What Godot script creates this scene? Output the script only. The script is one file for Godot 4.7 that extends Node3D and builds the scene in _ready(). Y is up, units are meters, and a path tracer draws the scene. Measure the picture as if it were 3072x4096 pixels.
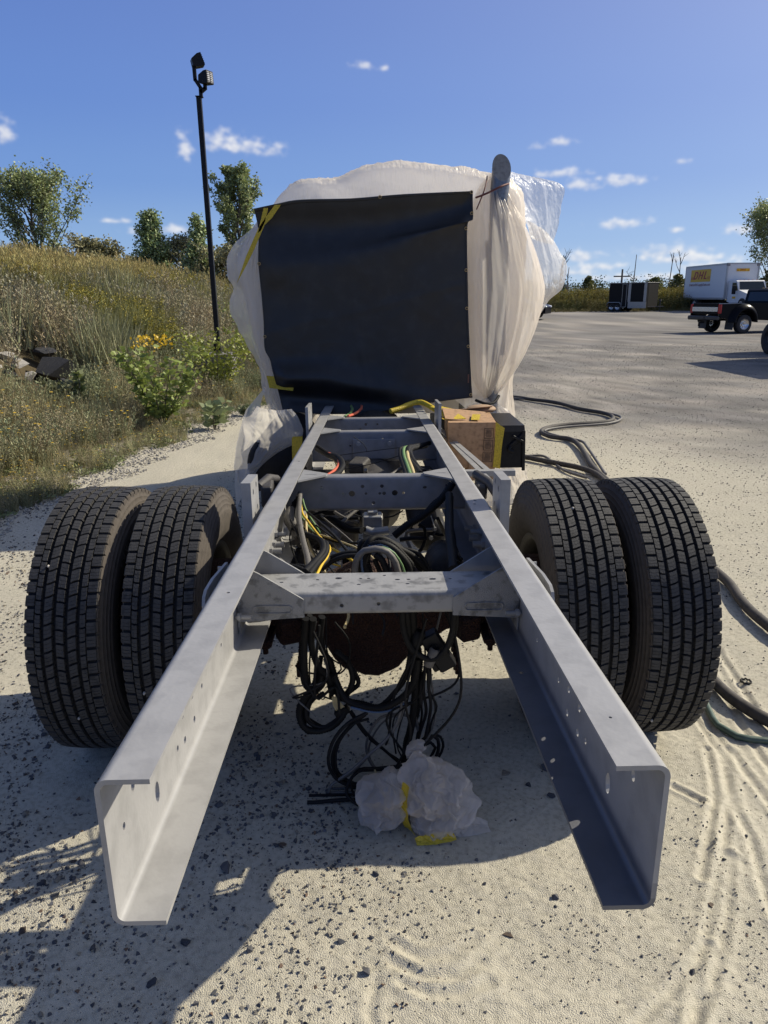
extends Node3D
# ---------------------------------------------------------------- helpers
class MB:
	var v := PackedVector3Array()
	var n := PackedVector3Array()
	var c := PackedColorArray()
	var xf := Transform3D()
	var nb := Basis()
	var col := Color.WHITE
	var under := false  # true: shade is painted along the channel's foot
	func at(t: Transform3D) -> MB:
		xf = t
		nb = t.basis.inverse().transposed()
		return self
	func tri(a: Vector3, b: Vector3, d: Vector3, na: Vector3, nbv: Vector3, nd: Vector3) -> void:
		var A := xf * a
		var B := xf * b
		var D := xf * d
		var NA := (nb * na).normalized()
		var NB := (nb * nbv).normalized()
		var ND := (nb * nd).normalized()
		if (B - A).cross(D - A).dot(NA + NB + ND) > 0.0:
			v.append(A); v.append(D); v.append(B)
			n.append(NA); n.append(ND); n.append(NB)
		else:
			v.append(A); v.append(B); v.append(D)
			n.append(NA); n.append(NB); n.append(ND)
		c.append(col); c.append(col); c.append(col)
	func ft(a: Vector3, b: Vector3, d: Vector3, nn: Vector3) -> void:
		tri(a, b, d, nn, nn, nn)
	func quad(a: Vector3, b: Vector3, d: Vector3, e: Vector3, nn: Vector3) -> void:
		tri(a, b, d, nn, nn, nn)
		tri(a, d, e, nn, nn, nn)
	func qs(a: Vector3, b: Vector3, d: Vector3, e: Vector3, na: Vector3, n2: Vector3, n3: Vector3, n4: Vector3) -> void:
		tri(a, b, d, na, n2, n3)
		tri(a, d, e, na, n3, n4)
	func leaf(a: Vector3, b: Vector3, d: Vector3, e: Vector3) -> void:
		var nn := (b - a).cross(e - a).normalized()
		quad(a, b, d, e, nn)
	func box(p: Vector3, s: Vector3, bs := Basis(), bev := 0.0) -> void:
		var h := s * 0.5
		var b := minf(bev, minf(h.x, minf(h.y, h.z)) * 0.9)
		for ax in 3:
			for sg in [-1.0, 1.0]:
				var u := (ax + 1) % 3
				var w := (ax + 2) % 3
				var q := []
				for k in [[-1, -1], [1, -1], [1, 1], [-1, 1]]:
					var r := Vector3()
					r[ax] = sg * h[ax]
					r[u] = k[0] * (h[u] - b)
					r[w] = k[1] * (h[w] - b)
					q.append(p + bs * r)
				var nn := Vector3()
				nn[ax] = sg
				quad(q[0], q[1], q[2], q[3], bs * nn)
		if b <= 0.0:
			return
		for ax in 3:
			var u := (ax + 1) % 3
			var w := (ax + 2) % 3
			for su in [-1.0, 1.0]:
				for sw in [-1.0, 1.0]:
					var q := []
					for e in [-1.0, 1.0]:
						var r := Vector3()
						r[ax] = e * (h[ax] - b)
						r[u] = su * h[u]
						r[w] = sw * (h[w] - b)
						q.append(p + bs * r)
						r[u] = su * (h[u] - b)
						r[w] = sw * h[w]
						q.append(p + bs * r)
					var n1 := Vector3(); n1[u] = su
					var n2 := Vector3(); n2[w] = sw
					qs(q[0], q[1], q[3], q[2], bs * n1, bs * n2, bs * n2, bs * n1)
		for sx in [-1.0, 1.0]:
			for sy in [-1.0, 1.0]:
				for sz in [-1.0, 1.0]:
					var sv := Vector3(sx, sy, sz)
					var k := sv * (h - Vector3(b, b, b))
					tri(p + bs * (k + Vector3(sx * b, 0, 0)), p + bs * (k + Vector3(0, sy * b, 0)), p + bs * (k + Vector3(0, 0, sz * b)), bs * Vector3(sx, 0, 0), bs * Vector3(0, sy, 0), bs * Vector3(0, 0, sz))
	# smooth tube along points; ribs > 0 makes corrugated loom
	func tube(raw: Array, r: float, seg := 7, step := 0.0, ribs := 0.0, r1 := -1.0, closed_ends := true) -> void:
		var pts := PackedVector3Array()
		if step > 0.0:
			for i in raw.size() - 1:
				var p0: Vector3 = raw[maxi(i - 1, 0)]
				var p1: Vector3 = raw[i]
				var p2: Vector3 = raw[i + 1]
				var p3: Vector3 = raw[mini(i + 2, raw.size() - 1)]
				var k := maxi(1, int(p1.distance_to(p2) / step))
				for j in k:
					pts.append(p1.cubic_interpolate(p2, p0, p3, float(j) / k))
			pts.append(raw[raw.size() - 1])
		else:
			for q in raw:
				pts.append(q)
		var m := pts.size()
		var up := Vector3(0.31, 0.9, 0.29)
		var pr := PackedVector3Array()
		var pn := PackedVector3Array()
		for i in m:
			var d := (pts[mini(i + 1, m - 1)] - pts[maxi(i - 1, 0)]).normalized()
			if d.length() < 0.5:
				d = Vector3(0, 1, 0)
			var sx := d.cross(up)
			if sx.length() < 0.05:
				sx = d.cross(Vector3(1, 0, 0))
			sx = sx.normalized()
			var sy := sx.cross(d).normalized()
			up = sy
			var rr := r if r1 < 0.0 else lerpf(r, r1, float(i) / maxf(1.0, m - 1))
			if ribs > 0.0 and i % 2 == 1:
				rr *= 1.0 - ribs
			var cr := PackedVector3Array()
			var cn := PackedVector3Array()
			for k in seg:
				var a := TAU * k / seg
				var o := sx * cos(a) + sy * sin(a)
				cn.append(o)
				cr.append(pts[i] + o * rr)
			if i > 0:
				for k in seg:
					var k2 := (k + 1) % seg
					qs(pr[k], pr[k2], cr[k2], cr[k], pn[k], pn[k2], cn[k2], cn[k])
			if closed_ends and (i == 0 or i == m - 1):
				var e := -d if i == 0 else d
				for k in seg:
					ft(pts[i], cr[k], cr[(k + 1) % seg], e)
			pr = cr
			pn = cn
	# profile of (axial, radius) turned about the local x axis
	func lathe(prof: Array, seg: int, smooth := true) -> void:
		var m := prof.size()
		var p9: Vector2 = prof[m - 1]
		var p0: Vector2 = prof[0]
		if p0.x > p9.x:
			prof = prof.duplicate()
			prof.reverse()
		for i in m - 1:
			var a: Vector2 = prof[i]
			var b: Vector2 = prof[i + 1]
			var nf := Vector2(-(b.y - a.y), b.x - a.x).normalized()
			var na := nf
			var nb2 := nf
			if smooth:
				if i > 0:
					var z: Vector2 = prof[i - 1]
					var q := Vector2(-(a.y - z.y), a.x - z.x).normalized()
					if q.dot(nf) > 0.5:
						na = (q + nf).normalized()
				if i < m - 2:
					var z: Vector2 = prof[i + 2]
					var q := Vector2(-(z.y - b.y), z.x - b.x).normalized()
					if q.dot(nf) > 0.5:
						nb2 = (q + nf).normalized()
			for k in seg:
				var c0 := cos(TAU * k / seg)
				var s0 := sin(TAU * k / seg)
				var c1 := cos(TAU * (k + 1) / seg)
				var s1 := sin(TAU * (k + 1) / seg)
				qs(Vector3(a.x, a.y * c0, a.y * s0), Vector3(a.x, a.y * c1, a.y * s1), Vector3(b.x, b.y * c1, b.y * s1), Vector3(b.x, b.y * c0, b.y * s0),
					Vector3(na.x, na.y * c0, na.y * s0), Vector3(na.x, na.y * c1, na.y * s1), Vector3(nb2.x, nb2.y * c1, nb2.y * s1), Vector3(nb2.x, nb2.y * c0, nb2.y * s0))
	# flat plate: outline in local x,y, holes [x, y, rx, ry], thickness along local z
	func plate(outer: PackedVector2Array, holes: Array, th: float) -> void:
		var pts := PackedVector2Array()
		for i in outer.size():
			var a := outer[i]
			var b := outer[(i + 1) % outer.size()]
			var k := 1
			if holes.size() > 0:
				k = clampi(int(a.distance_to(b) / 0.12), 1, 60)
			for j in k:
				pts.append(a.lerp(b, float(j) / k))
		var rim := pts.duplicate()
		var hp := []
		for h in holes:
			var ring := PackedVector2Array()
			for k in 14:
				ring.append(Vector2(h[0] + h[2] * cos(TAU * k / 14), h[1] + h[3] * sin(TAU * k / 14)))
			hp.append(ring)
			pts.append_array(ring)
		var idx: PackedInt32Array
		if holes.is_empty():
			idx = Geometry2D.triangulate_polygon(pts)
		else:
			idx = Geometry2D.triangulate_delaunay(pts)
		for i in range(0, idx.size(), 3):
			var a := pts[idx[i]]
			var b := pts[idx[i + 1]]
			var d := pts[idx[i + 2]]
			if holes.size() > 0:
				var m := (a + b + d) / 3.0
				if not Geometry2D.is_point_in_polygon(m, rim):
					continue
				var cut := false
				for r in hp:
					if Geometry2D.is_point_in_polygon(m, r):
						cut = true
						break
				if cut:
					continue
			ft(Vector3(a.x, a.y, 0), Vector3(b.x, b.y, 0), Vector3(d.x, d.y, 0), Vector3(0, 0, -1))
			if th > 0.0:
				ft(Vector3(a.x, a.y, th), Vector3(b.x, b.y, th), Vector3(d.x, d.y, th), Vector3(0, 0, 1))
		if th <= 0.0:
			return
		var loops := [rim]
		loops.append_array(hp)
		for li in loops.size():
			var lp: PackedVector2Array = loops[li]
			var sgn := 1.0 if Geometry2D.is_polygon_clockwise(lp) else -1.0
			if li > 0:
				sgn = -sgn
			for i in lp.size():
				var a := lp[i]
				var b := lp[(i + 1) % lp.size()]
				var e := (b - a).normalized()
				var nn := Vector3(-e.y, e.x, 0) * sgn
				quad(Vector3(a.x, a.y, 0), Vector3(b.x, b.y, 0), Vector3(b.x, b.y, th), Vector3(a.x, a.y, th), nn)
	# C channel along local x: web at z = 0 facing -z, flanges towards +z, top at y = 0
	func channel(l0: float, l1: float, hh: float, ft_: float, fb: float, r: float, t: float, hw: Array, ht: Array, hb: Array) -> void:
		var X := xf
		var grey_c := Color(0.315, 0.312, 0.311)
		var shade_c := Color(0.12, 0.122, 0.14) if under else grey_c  # dark bluish foot: shade put into the vertex colour, same grey primer
		col = grey_c
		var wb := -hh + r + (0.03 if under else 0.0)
		plate(PackedVector2Array([Vector2(l0, wb), Vector2(l1, wb), Vector2(l1, -r), Vector2(l0, -r)]), hw, t)
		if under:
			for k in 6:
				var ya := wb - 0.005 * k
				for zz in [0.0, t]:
					col = grey_c.lerp(shade_c, smoothstep(-0.5, 5.5, k + 0.5))
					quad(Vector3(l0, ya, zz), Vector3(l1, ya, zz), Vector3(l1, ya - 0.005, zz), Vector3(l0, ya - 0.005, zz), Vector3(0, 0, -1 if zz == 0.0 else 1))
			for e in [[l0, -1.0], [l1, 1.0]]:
				col = grey_c.lerp(shade_c, 0.5)
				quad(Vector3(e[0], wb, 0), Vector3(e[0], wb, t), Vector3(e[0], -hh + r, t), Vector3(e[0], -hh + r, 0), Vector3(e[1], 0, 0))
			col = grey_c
		at(X * Transform3D(Basis(Vector3(1, 0, 0), Vector3(0, 0, 1), Vector3(0, -1, 0)), Vector3.ZERO))
		plate(PackedVector2Array([Vector2(l0, r), Vector2(l1, r), Vector2(l1, ft_), Vector2(l0, ft_)]), ht, t)
		at(X * Transform3D(Basis(Vector3(1, 0, 0), Vector3(0, 0, 1), Vector3(0, 1, 0)), Vector3(0, -hh, 0)))
		col = shade_c
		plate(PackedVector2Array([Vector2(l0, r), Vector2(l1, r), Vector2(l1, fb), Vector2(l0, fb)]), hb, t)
		at(X)
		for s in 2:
			col = grey_c if s == 0 else shade_c
			for k in 8:
				var q := []
				for j in 2:
					var a := PI * 0.5 * (k + j) / 8.0
					var d := Vector3(0, sin(a), -cos(a))
					if s == 1:
						d.y = -d.y
					q.append(d)
				var cc := Vector3(0, -r if s == 0 else -hh + r, r)
				for o in [[r, 1.0], [r - t, -1.0]]:
					var p0: Vector3 = cc + q[0] * o[0]
					var p1: Vector3 = cc + q[1] * o[0]
					var e0 := Vector3(l0, 0, 0)
					var e1 := Vector3(l1, 0, 0)
					qs(p0 + e0, p0 + e1, p1 + e1, p1 + e0, q[0] * o[1], q[0] * o[1], q[1] * o[1], q[1] * o[1])
				for e in [[l0, -1.0], [l1, 1.0]]:
					var ee := Vector3(e[0], 0, 0)
					quad(cc + q[0] * r + ee, cc + q[1] * r + ee, cc + q[1] * (r - t) + ee, cc + q[0] * (r - t) + ee, Vector3(e[1], 0, 0))
	func ellip(p: Vector3, r: Vector3, nu := 16, nv := 10, f = null) -> void:
		var P := []
		for j in nv + 1:
			var row := PackedVector3Array()
			for i in nu + 1:
				var a := TAU * (i % nu) / nu
				var b := PI * j / nv
				var d := Vector3(sin(b) * cos(a), cos(b), sin(b) * sin(a))
				var k := 1.0
				if f != null:
					k = f.call(d)
				row.append(p + d * r * k)
			P.append(row)
		grid(P, true)
	# smooth sheet from rows of points
	func grid(P: Array, wrap := false) -> void:
		var nj := P.size()
		var ni: int = P[0].size()
		var N := []
		for j in nj:
			var row := PackedVector3Array()
			for i in ni:
				var i0 := i - 1
				var i1 := i + 1
				if wrap:
					i0 = (i - 1 + ni - 1) % (ni - 1)
					i1 = (i + 1) % (ni - 1)
				i0 = clampi(i0, 0, ni - 1)
				i1 = clampi(i1, 0, ni - 1)
				var du: Vector3 = P[j][i1] - P[j][i0]
				var dv: Vector3 = P[mini(j + 1, nj - 1)][i] - P[maxi(j - 1, 0)][i]
				var q := du.cross(dv)
				row.append(q.normalized() if q.length() > 1e-12 else Vector3(0, 1, 0))
			N.append(row)
		for j in nj - 1:
			for i in ni - 1:
				qs(P[j][i], P[j][i + 1], P[j + 1][i + 1], P[j + 1][i], N[j][i], N[j][i + 1], N[j + 1][i + 1], N[j + 1][i])
	func bolt(p: Vector3, d: Vector3, r: float, h: float) -> void:
		var X := xf
		var z := d.normalized()
		var x := z.cross(Vector3(0.2, 0.9, 0.3)).normalized()
		var y := z.cross(x)
		for k in 6:
			var a0 := TAU * k / 6
			var a1 := TAU * (k + 1) / 6
			var q0 := p + (x * cos(a0) + y * sin(a0)) * r
			var q1 := p + (x * cos(a1) + y * sin(a1)) * r
			quad(q0, q1, q1 + z * h, q0 + z * h, x * cos((a0 + a1) / 2) + y * sin((a0 + a1) / 2))
			ft(p + z * h, q0 + z * h, q1 + z * h, z)
		xf = X
	func text(s: String, size: float, depth: float, shear := 0.0, bold := true) -> void:
		var f := SystemFont.new()
		f.font_names = PackedStringArray(["Droid Sans"])
		if bold:
			f.font_weight = 700
		var tm := TextMesh.new()
		tm.font = f
		tm.text = s
		tm.font_size = 32
		tm.pixel_size = size / 32.0
		tm.depth = depth
		var arr := tm.get_mesh_arrays()
		var vv: PackedVector3Array = arr[Mesh.ARRAY_VERTEX]
		var nn: PackedVector3Array = arr[Mesh.ARRAY_NORMAL]
		var ii: PackedInt32Array = arr[Mesh.ARRAY_INDEX]
		for k in range(0, ii.size(), 3):
			var p := []
			for j in 3:
				var q := vv[ii[k + j]]
				q.x += q.y * shear
				p.append(q)
			tri(p[0], p[1], p[2], nn[ii[k]], nn[ii[k + 1]], nn[ii[k + 2]])
	func mesh(colors := false) -> ArrayMesh:
		var arr := []
		arr.resize(Mesh.ARRAY_MAX)
		arr[Mesh.ARRAY_VERTEX] = v
		arr[Mesh.ARRAY_NORMAL] = n
		if colors:
			arr[Mesh.ARRAY_COLOR] = c
		var am := ArrayMesh.new()
		am.add_surface_from_arrays(Mesh.PRIMITIVE_TRIANGLES, arr)
		return am

var rng := RandomNumberGenerator.new()
var fn := FastNoiseLite.new()
var fr := FastNoiseLite.new()
var fc := FastNoiseLite.new()
var taken := {}

func V(x: float, y: float, z: float) -> Vector3:
	return Vector3(x, y, z)
func W(x: float, y: float) -> Vector2:
	return Vector2(x, y)
func R(a: float, b: float) -> float:
	return rng.randf_range(a, b)
func L(r: float, g: float, b: float) -> Color:
	return Color(r, g, b).linear_to_srgb()
func nz(x: float, y: float, z := 0.0) -> float:
	return fn.get_noise_3d(x, y, z)

func numbered(nm: String) -> String:
	var k: int = taken.get(nm, 0)
	taken[nm] = k + 1
	return nm if k == 0 else "%s_%03d" % [nm, k]
func put(m: Mesh, nm: String, mt: Material, parent: Node, colors := false) -> MeshInstance3D:
	var o := MeshInstance3D.new()
	o.mesh = m
	o.material_override = mt
	var q := nm
	var i := 0
	while parent.has_node(NodePath(q)):
		i += 1
		q = "%s_%03d" % [nm, i]
	o.name = q
	parent.add_child(o, true)
	return o
func part(mb: MB, nm: String, mt: Material, parent: Node, colors := false) -> MeshInstance3D:
	return put(mb.mesh(colors), nm, mt, parent, colors)
func tag(o: Node, label: String, cat: String, group := "") -> void:
	o.set_meta("label", label)
	o.set_meta("category", cat)
	if group != "":
		o.set_meta("group", group)
func thing(nm: String, label: String, cat: String, at := Vector3.ZERO, turn := 0.0, group := "") -> Node3D:
	var o := Node3D.new()
	o.name = numbered(nm)
	add_child(o, true)
	o.position = at
	o.rotation.y = turn
	tag(o, label, cat, group)
	return o
func single(mb: MB, nm: String, label: String, cat: String, mt: Material, group := "", colors := false) -> MeshInstance3D:
	var o := MeshInstance3D.new()
	o.mesh = mb.mesh(colors)
	o.material_override = mt
	o.name = numbered(nm)
	add_child(o, true)
	tag(o, label, cat, group)
	return o
func sub(nm: String, parent: Node) -> Node3D:
	var o := Node3D.new()
	var q := nm
	var i := 0
	while parent.has_node(NodePath(q)):
		i += 1
		q = "%s_%03d" % [nm, i]
	o.name = q
	parent.add_child(o, true)
	return o
func dup(o: Node3D, parent: Node, nm: String) -> Node3D:
	var d: Node3D = o.duplicate()
	var q := nm
	var i := 0
	while parent.has_node(NodePath(q)):
		i += 1
		q = "%s_%03d" % [nm, i]
	d.name = q
	parent.add_child(d, true)
	return d
func stuff(mm: Mesh, nm: String, xs: Array, cols: PackedColorArray, mt: Material, label: String, cat: String, parent: Node = null) -> MultiMeshInstance3D:
	var k := MultiMesh.new()
	k.transform_format = MultiMesh.TRANSFORM_3D
	k.use_colors = true
	k.mesh = mm
	k.instance_count = xs.size()
	for i in xs.size():
		k.set_instance_transform(i, xs[i])
		k.set_instance_color(i, cols[i])
	var o := MultiMeshInstance3D.new()
	o.multimesh = k
	o.material_override = mt
	o.name = nm if parent else numbered(nm)
	(parent if parent else self).add_child(o, true)
	o.set_meta("kind", "stuff")
	if parent == null:
		tag(o, label, cat)
	return o

var tex := {}
func ntex(key: String, size: int, freq: float, oct: int, ramp: Array, seed_: int, kind := FastNoiseLite.TYPE_SIMPLEX_SMOOTH) -> NoiseTexture2D:
	var f := FastNoiseLite.new()
	f.noise_type = kind
	f.frequency = freq
	f.fractal_octaves = oct
	f.seed = seed_
	var t := NoiseTexture2D.new()
	t.width = size
	t.height = size
	t.seamless = true
	t.noise = f
	if ramp.size() > 0:
		var g := Gradient.new()
		var of := PackedFloat32Array()
		var cs := PackedColorArray()
		for r in ramp:
			of.append(r[0])
			cs.append(r[1])
		g.offsets = of
		g.colors = cs
		t.color_ramp = g
	tex[key] = t
	return t
func grey(a: float) -> Color:
	return Color(a, a, a)
func mat(c: Color, rough := 0.6, metal := 0.0) -> StandardMaterial3D:
	var m := StandardMaterial3D.new()
	m.albedo_color = c
	m.roughness = rough
	m.metallic = metal
	m.cull_mode = BaseMaterial3D.CULL_DISABLED
	return m
func worn(c: Color, rough: float, scale: float, var_tex: String, bump_tex := "", bump := 0.0, metal := 0.0, world := false) -> StandardMaterial3D:
	var m := mat(c, rough, metal)
	m.uv1_triplanar = true
	m.uv1_world_triplanar = world
	m.uv1_scale = Vector3.ONE * scale
	if var_tex != "":
		m.albedo_texture = tex[var_tex]
	if bump_tex != "":
		m.heightmap_enabled = true
		m.heightmap_texture = tex[bump_tex]
		m.heightmap_scale = bump
	return m
func vcol(rough := 0.8) -> StandardMaterial3D:
	var m := mat(Color.WHITE, rough)
	m.vertex_color_use_as_albedo = true
	return m

# ---------------------------------------------------------------- ground shape
var ruts := [
	[V(1.38, 0, -2.9), V(1.35, 0, -2.47), V(1.30, 0, -2.31), V(1.24, 0, -2.16), V(1.14, 0, -1.97), V(1.07, 0, -1.86), V(0.98, 0, -1.70), V(0.91, 0, -1.59), V(0.79, 0, -1.47), V(0.64, 0, -1.36), V(0.4, 0, -1.2)],
	[V(1.42, 0, -2.9), V(1.38, 0, -2.47), V(1.29, 0, -2.23), V(1.25, 0, -2.11), V(1.24, 0, -2.0), V(1.19, 0, -1.83), V(1.16, 0, -1.72), V(1.1, 0, -1.4)],
	[V(1.13, 0, -1.91), V(1.02, 0, -1.70), V(0.94, 0, -1.57), V(0.86, 0, -1.45), V(0.77, 0, -1.35), V(0.6, 0, -1.1)],
	[V(0.91, 0, -1.57), V(0.84, 0, -1.49), V(0.77, 0, -1.35), V(0.7, 0, -1.1)],
	[V(1.40, 0, -2.47), V(1.39, 0, -2.27), V(1.39, 0, -2.0), V(1.3, 0, -1.6)],
	[V(1.31, 0, -2.47), V(1.22, 0, -2.2), V(1.1, 0, -2.0), V(1.0, 0, -1.82)],
	[V(1.08, 0, -2.25), V(1.12, 0, -2.21), V(1.15, 0, -2.17)],
	[V(1.8, 0, -4.6), V(1.72, 0, -3.8), V(1.62, 0, -3.2), V(1.52, 0, -2.6), V(1.46, 0, -2.0)],
	[V(2.0, 0, -4.6), V(1.86, 0, -3.8), V(1.72, 0, -3.2), V(1.6, 0, -2.4)],
	[V(0.02, 0, -1.62), V(0.1, 0, -1.56), V(0.19, 0, -1.57), V(0.26, 0, -1.62)],
	[V(0.02, 0, -1.55), V(0.1, 0, -1.50), V(0.2, 0, -1.50), V(0.27, 0, -1.54)],
	[V(0.05, 0, -1.49), V(0.12, 0, -1.45), V(0.21, 0, -1.45), V(0.28, 0, -1.48)],
	[V(-0.02, 0, -1.5), V(-0.04, 0, -1.42), V(-0.02, 0, -1.32), V(0.05, 0, -1.22)],
]
func foot(z: float) -> float:
	return clampf(-3.35 + 0.2 * (-z - 6.3), -5.2, 0.4)
func berm(x: float, z: float) -> float:
	var d := foot(z) - x + nz(x * 6.0, z * 6.0) * 0.9
	if d <= 0.0:
		return 0.0
	var top := lerpf(2.0, 1.55, smoothstep(16.0, 34.0, -z))
	var k := smoothstep(0.0, 7.4, d) * top
	k *= 1.0 - 0.55 * smoothstep(9.0, 17.0, d)
	return k * (1.0 - smoothstep(48.0, 66.0, -z))
func gh(x: float, z: float) -> float:
	var h := berm(x, z)
	if z < -30.0:
		h += 0.5 * smoothstep(36.0, 57.0, -z) * smoothstep(2.0, 9.0, x)
	if absf(x) < 30.0 and z > -40.0:
		var r := Vector2(x, z + 3.0).length()
		h += nz(x * 17.0, z * 17.0) * 0.010 * smoothstep(0.3, 1.6, r)
	if x > -3.0 and x < 3.4 and z > -5.2 and z < 0.0:
		h += nz(x * 130.0, z * 130.0, 7.0) * 0.0035
		var soft := smoothstep(-0.9, 0.5, x)
		h += soft * (absf(nz(x * 55.0 + 0.6 * nz(x * 60.0, z * 60.0) * 60.0, z * 55.0, 31.0)) - 0.2) * -0.003
		for ri in ruts.size():
			var ru: Array = ruts[ri]
			var dm := 9.0
			for i in ru.size() - 1:
				var a := Vector2(ru[i].x, ru[i].z)
				var b := Vector2(ru[i + 1].x, ru[i + 1].z)
				if absf(x - (a.x + b.x) * 0.5) > 0.4 or absf(z - (a.y + b.y) * 0.5) > 0.55:
					continue
				var p := Vector2(x, z)
				var ab := b - a
				var t := clampf((p - a).dot(ab) / ab.length_squared(), 0.0, 1.0)
				dm = minf(dm, p.distance_to(a + ab * t))
			if dm < 0.11:
				dm += 0.003 * nz(x * 50.0, z * 50.0, ri * 9.0)
				var am := (0.55 if ri >= 9 else 1.0) * (0.95 + 0.25 * nz(x * 9.0, z * 9.0, ri * 20.0))
				h += am * (-0.0075 * exp(-dm * dm / 0.00016) + 0.006 * exp(-(dm - 0.026) * (dm - 0.026) / 0.0001))
	return h

func axis_lines(fine0: float, fine1: float, st: float, grow: float, lo: float, hi: float) -> PackedFloat32Array:
	var a := []
	var x := fine0
	while x < fine1:
		a.append(x)
		x += st
	var s := st
	while x < hi:
		a.append(x)
		s *= grow
		x += s
	a.append(hi)
	s = st
	x = fine0
	while true:
		s *= grow
		x -= s
		if x <= lo:
			break
		a.push_front(x)
	a.push_front(lo)
	return PackedFloat32Array(a)

func ground_color(x: float, z: float) -> Color:
	var dust := Color(0.525, 0.487, 0.395)
	var lot := Color(0.215, 0.203, 0.19)
	var soil := Color(0.10, 0.082, 0.05)
	var big := nz(x * 1.3, z * 1.3, 3.0)
	var mid := nz(x * 7.0, z * 7.0, 9.0)
	var w := 1.0 - smoothstep(2.8, 7.4, Vector2(maxf(0.0, x - 0.4) * 1.1, minf(0.0, z + 4.6)).length() + big * 2.2 + mid * 1.4)
	var pale := 1.0 - smoothstep(0.0, 2.6, x)
	w = maxf(w, pale * (1.0 - smoothstep(11.0, 18.0, -z)))
	# pale scuffed bands across the lot
	var band := smoothstep(0.0, 0.45, nz(x * 1.6, z * 5.2, 21.0) + 0.5 * nz(x * 7.0, z * 20.0, 5.0))
	var c := lot.lerp(Color(0.37, 0.335, 0.29), band * 0.75) * (1.0 + 0.5 * nz(x * 60.0, z * 60.0, 12.0) * smoothstep(-3.0, -7.0, z))
	c = c.lerp(dust, clampf(w, 0.0, 1.0))
	c = c * (1.0 + 0.10 * mid + 0.06 * nz(x * 40.0, z * 40.0, 2.0))
	var d := foot(z) - x + 0.7 * mid + 0.4 * nz(x * 16.0, z * 16.0)
	if d > -0.2 and z > -66.0:
		c = c.lerp(soil, smoothstep(-0.1, 0.7, d))
	if z < -56.0:
		c = c.lerp(Color(0.16, 0.13, 0.065), smoothstep(58.0, 63.0, -z + 2.0 * mid) * 0.9)
	return c

func make_ground() -> Node3D:
	var xs := axis_lines(-1.5, 1.75, 0.0105, 1.085, -260.0, 320.0)
	var zs := axis_lines(-3.0, -1.2, 0.0105, 1.05, -420.0, 40.0)
	var nx := xs.size()
	var nzc := zs.size()
	var vs := PackedVector3Array()
	var ns := PackedVector3Array()
	var cs := PackedColorArray()
	var ix := PackedInt32Array()
	var hs := PackedFloat32Array()
	for j in nzc:
		for i in nx:
			var h := gh(xs[i], zs[j])
			hs.append(h)
			vs.append(Vector3(xs[i], h, zs[j]))
			cs.append(ground_color(xs[i], zs[j]))
	for j in nzc:
		for i in nx:
			var i0 := maxi(i - 1, 0)
			var i1 := mini(i + 1, nx - 1)
			var j0 := maxi(j - 1, 0)
			var j1 := mini(j + 1, nzc - 1)
			ns.append(Vector3(-(hs[j * nx + i1] - hs[j * nx + i0]) / (xs[i1] - xs[i0]), 1.0, -(hs[j1 * nx + i] - hs[j0 * nx + i]) / (zs[j1] - zs[j0])).normalized())
	for j in nzc - 1:
		for i in nx - 1:
			var a := j * nx + i
			ix.append_array(PackedInt32Array([a, a + 1, a + nx + 1, a, a + nx + 1, a + nx]))
	var arr := []
	arr.resize(Mesh.ARRAY_MAX)
	arr[Mesh.ARRAY_VERTEX] = vs
	arr[Mesh.ARRAY_NORMAL] = ns
	arr[Mesh.ARRAY_COLOR] = cs
	arr[Mesh.ARRAY_INDEX] = ix
	var am := ArrayMesh.new()
	am.add_surface_from_arrays(Mesh.PRIMITIVE_TRIANGLES, arr)
	var m := worn(Color.WHITE, 0.95, 1.7, "sand", "grit", 0.35, 0.0, true)
	m.vertex_color_use_as_albedo = true
	m.metallic_specular = 0.2
	var o := put(am, "ground", m, self)
	o.set_meta("kind", "structure")
	return o

func stone_mesh(seed_: int) -> ArrayMesh:
	var r := RandomNumberGenerator.new()
	r.seed = seed_
	var pts := []
	for k in 11:
		var d := Vector3(r.randf_range(-1, 1), r.randf_range(-1, 1), r.randf_range(-1, 1)).normalized()
		pts.append(d * r.randf_range(0.75, 1.0) * Vector3(1.0, r.randf_range(0.5, 0.75), r.randf_range(0.7, 0.9)))
	var mb := MB.new()
	for a in 11:
		for b in range(a + 1, 11):
			for d in range(b + 1, 11):
				var nn: Vector3 = (pts[b] - pts[a]).cross(pts[d] - pts[a])
				if nn.length() < 1e-6:
					continue
				nn = nn.normalized()
				var pos := 0
				var neg := 0
				for e in 11:
					var q: float = nn.dot(pts[e] - pts[a])
					if q > 1e-5:
						pos += 1
					elif q < -1e-5:
						neg += 1
				if pos == 0:
					mb.ft(pts[a], pts[b], pts[d], nn)
				elif neg == 0:
					mb.ft(pts[a], pts[b], pts[d], -nn)
	return mb.mesh()

func stone_here(x: float, z: float) -> bool:
	if z > -0.9 or (absf(x + 0.02) < 1.3 and z < -2.2 and z > -3.2 and absf(x) > 0.6):
		return false
	var k := 0.46 + 1.15 * nz(x * 14.0, z * 14.0, 40.0) + 0.5 * nz(x * 45.0, z * 45.0, 44.0) - 0.34 * smoothstep(-0.4, 0.3, x)
	if x > 0.3 and x < 1.1 and z > -2.6:
		k += 0.1
	if x > 0.15:
		k *= lerpf(1.0, 0.55, smoothstep(0.15, 0.7, x))
	return rng.randf() < k

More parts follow.
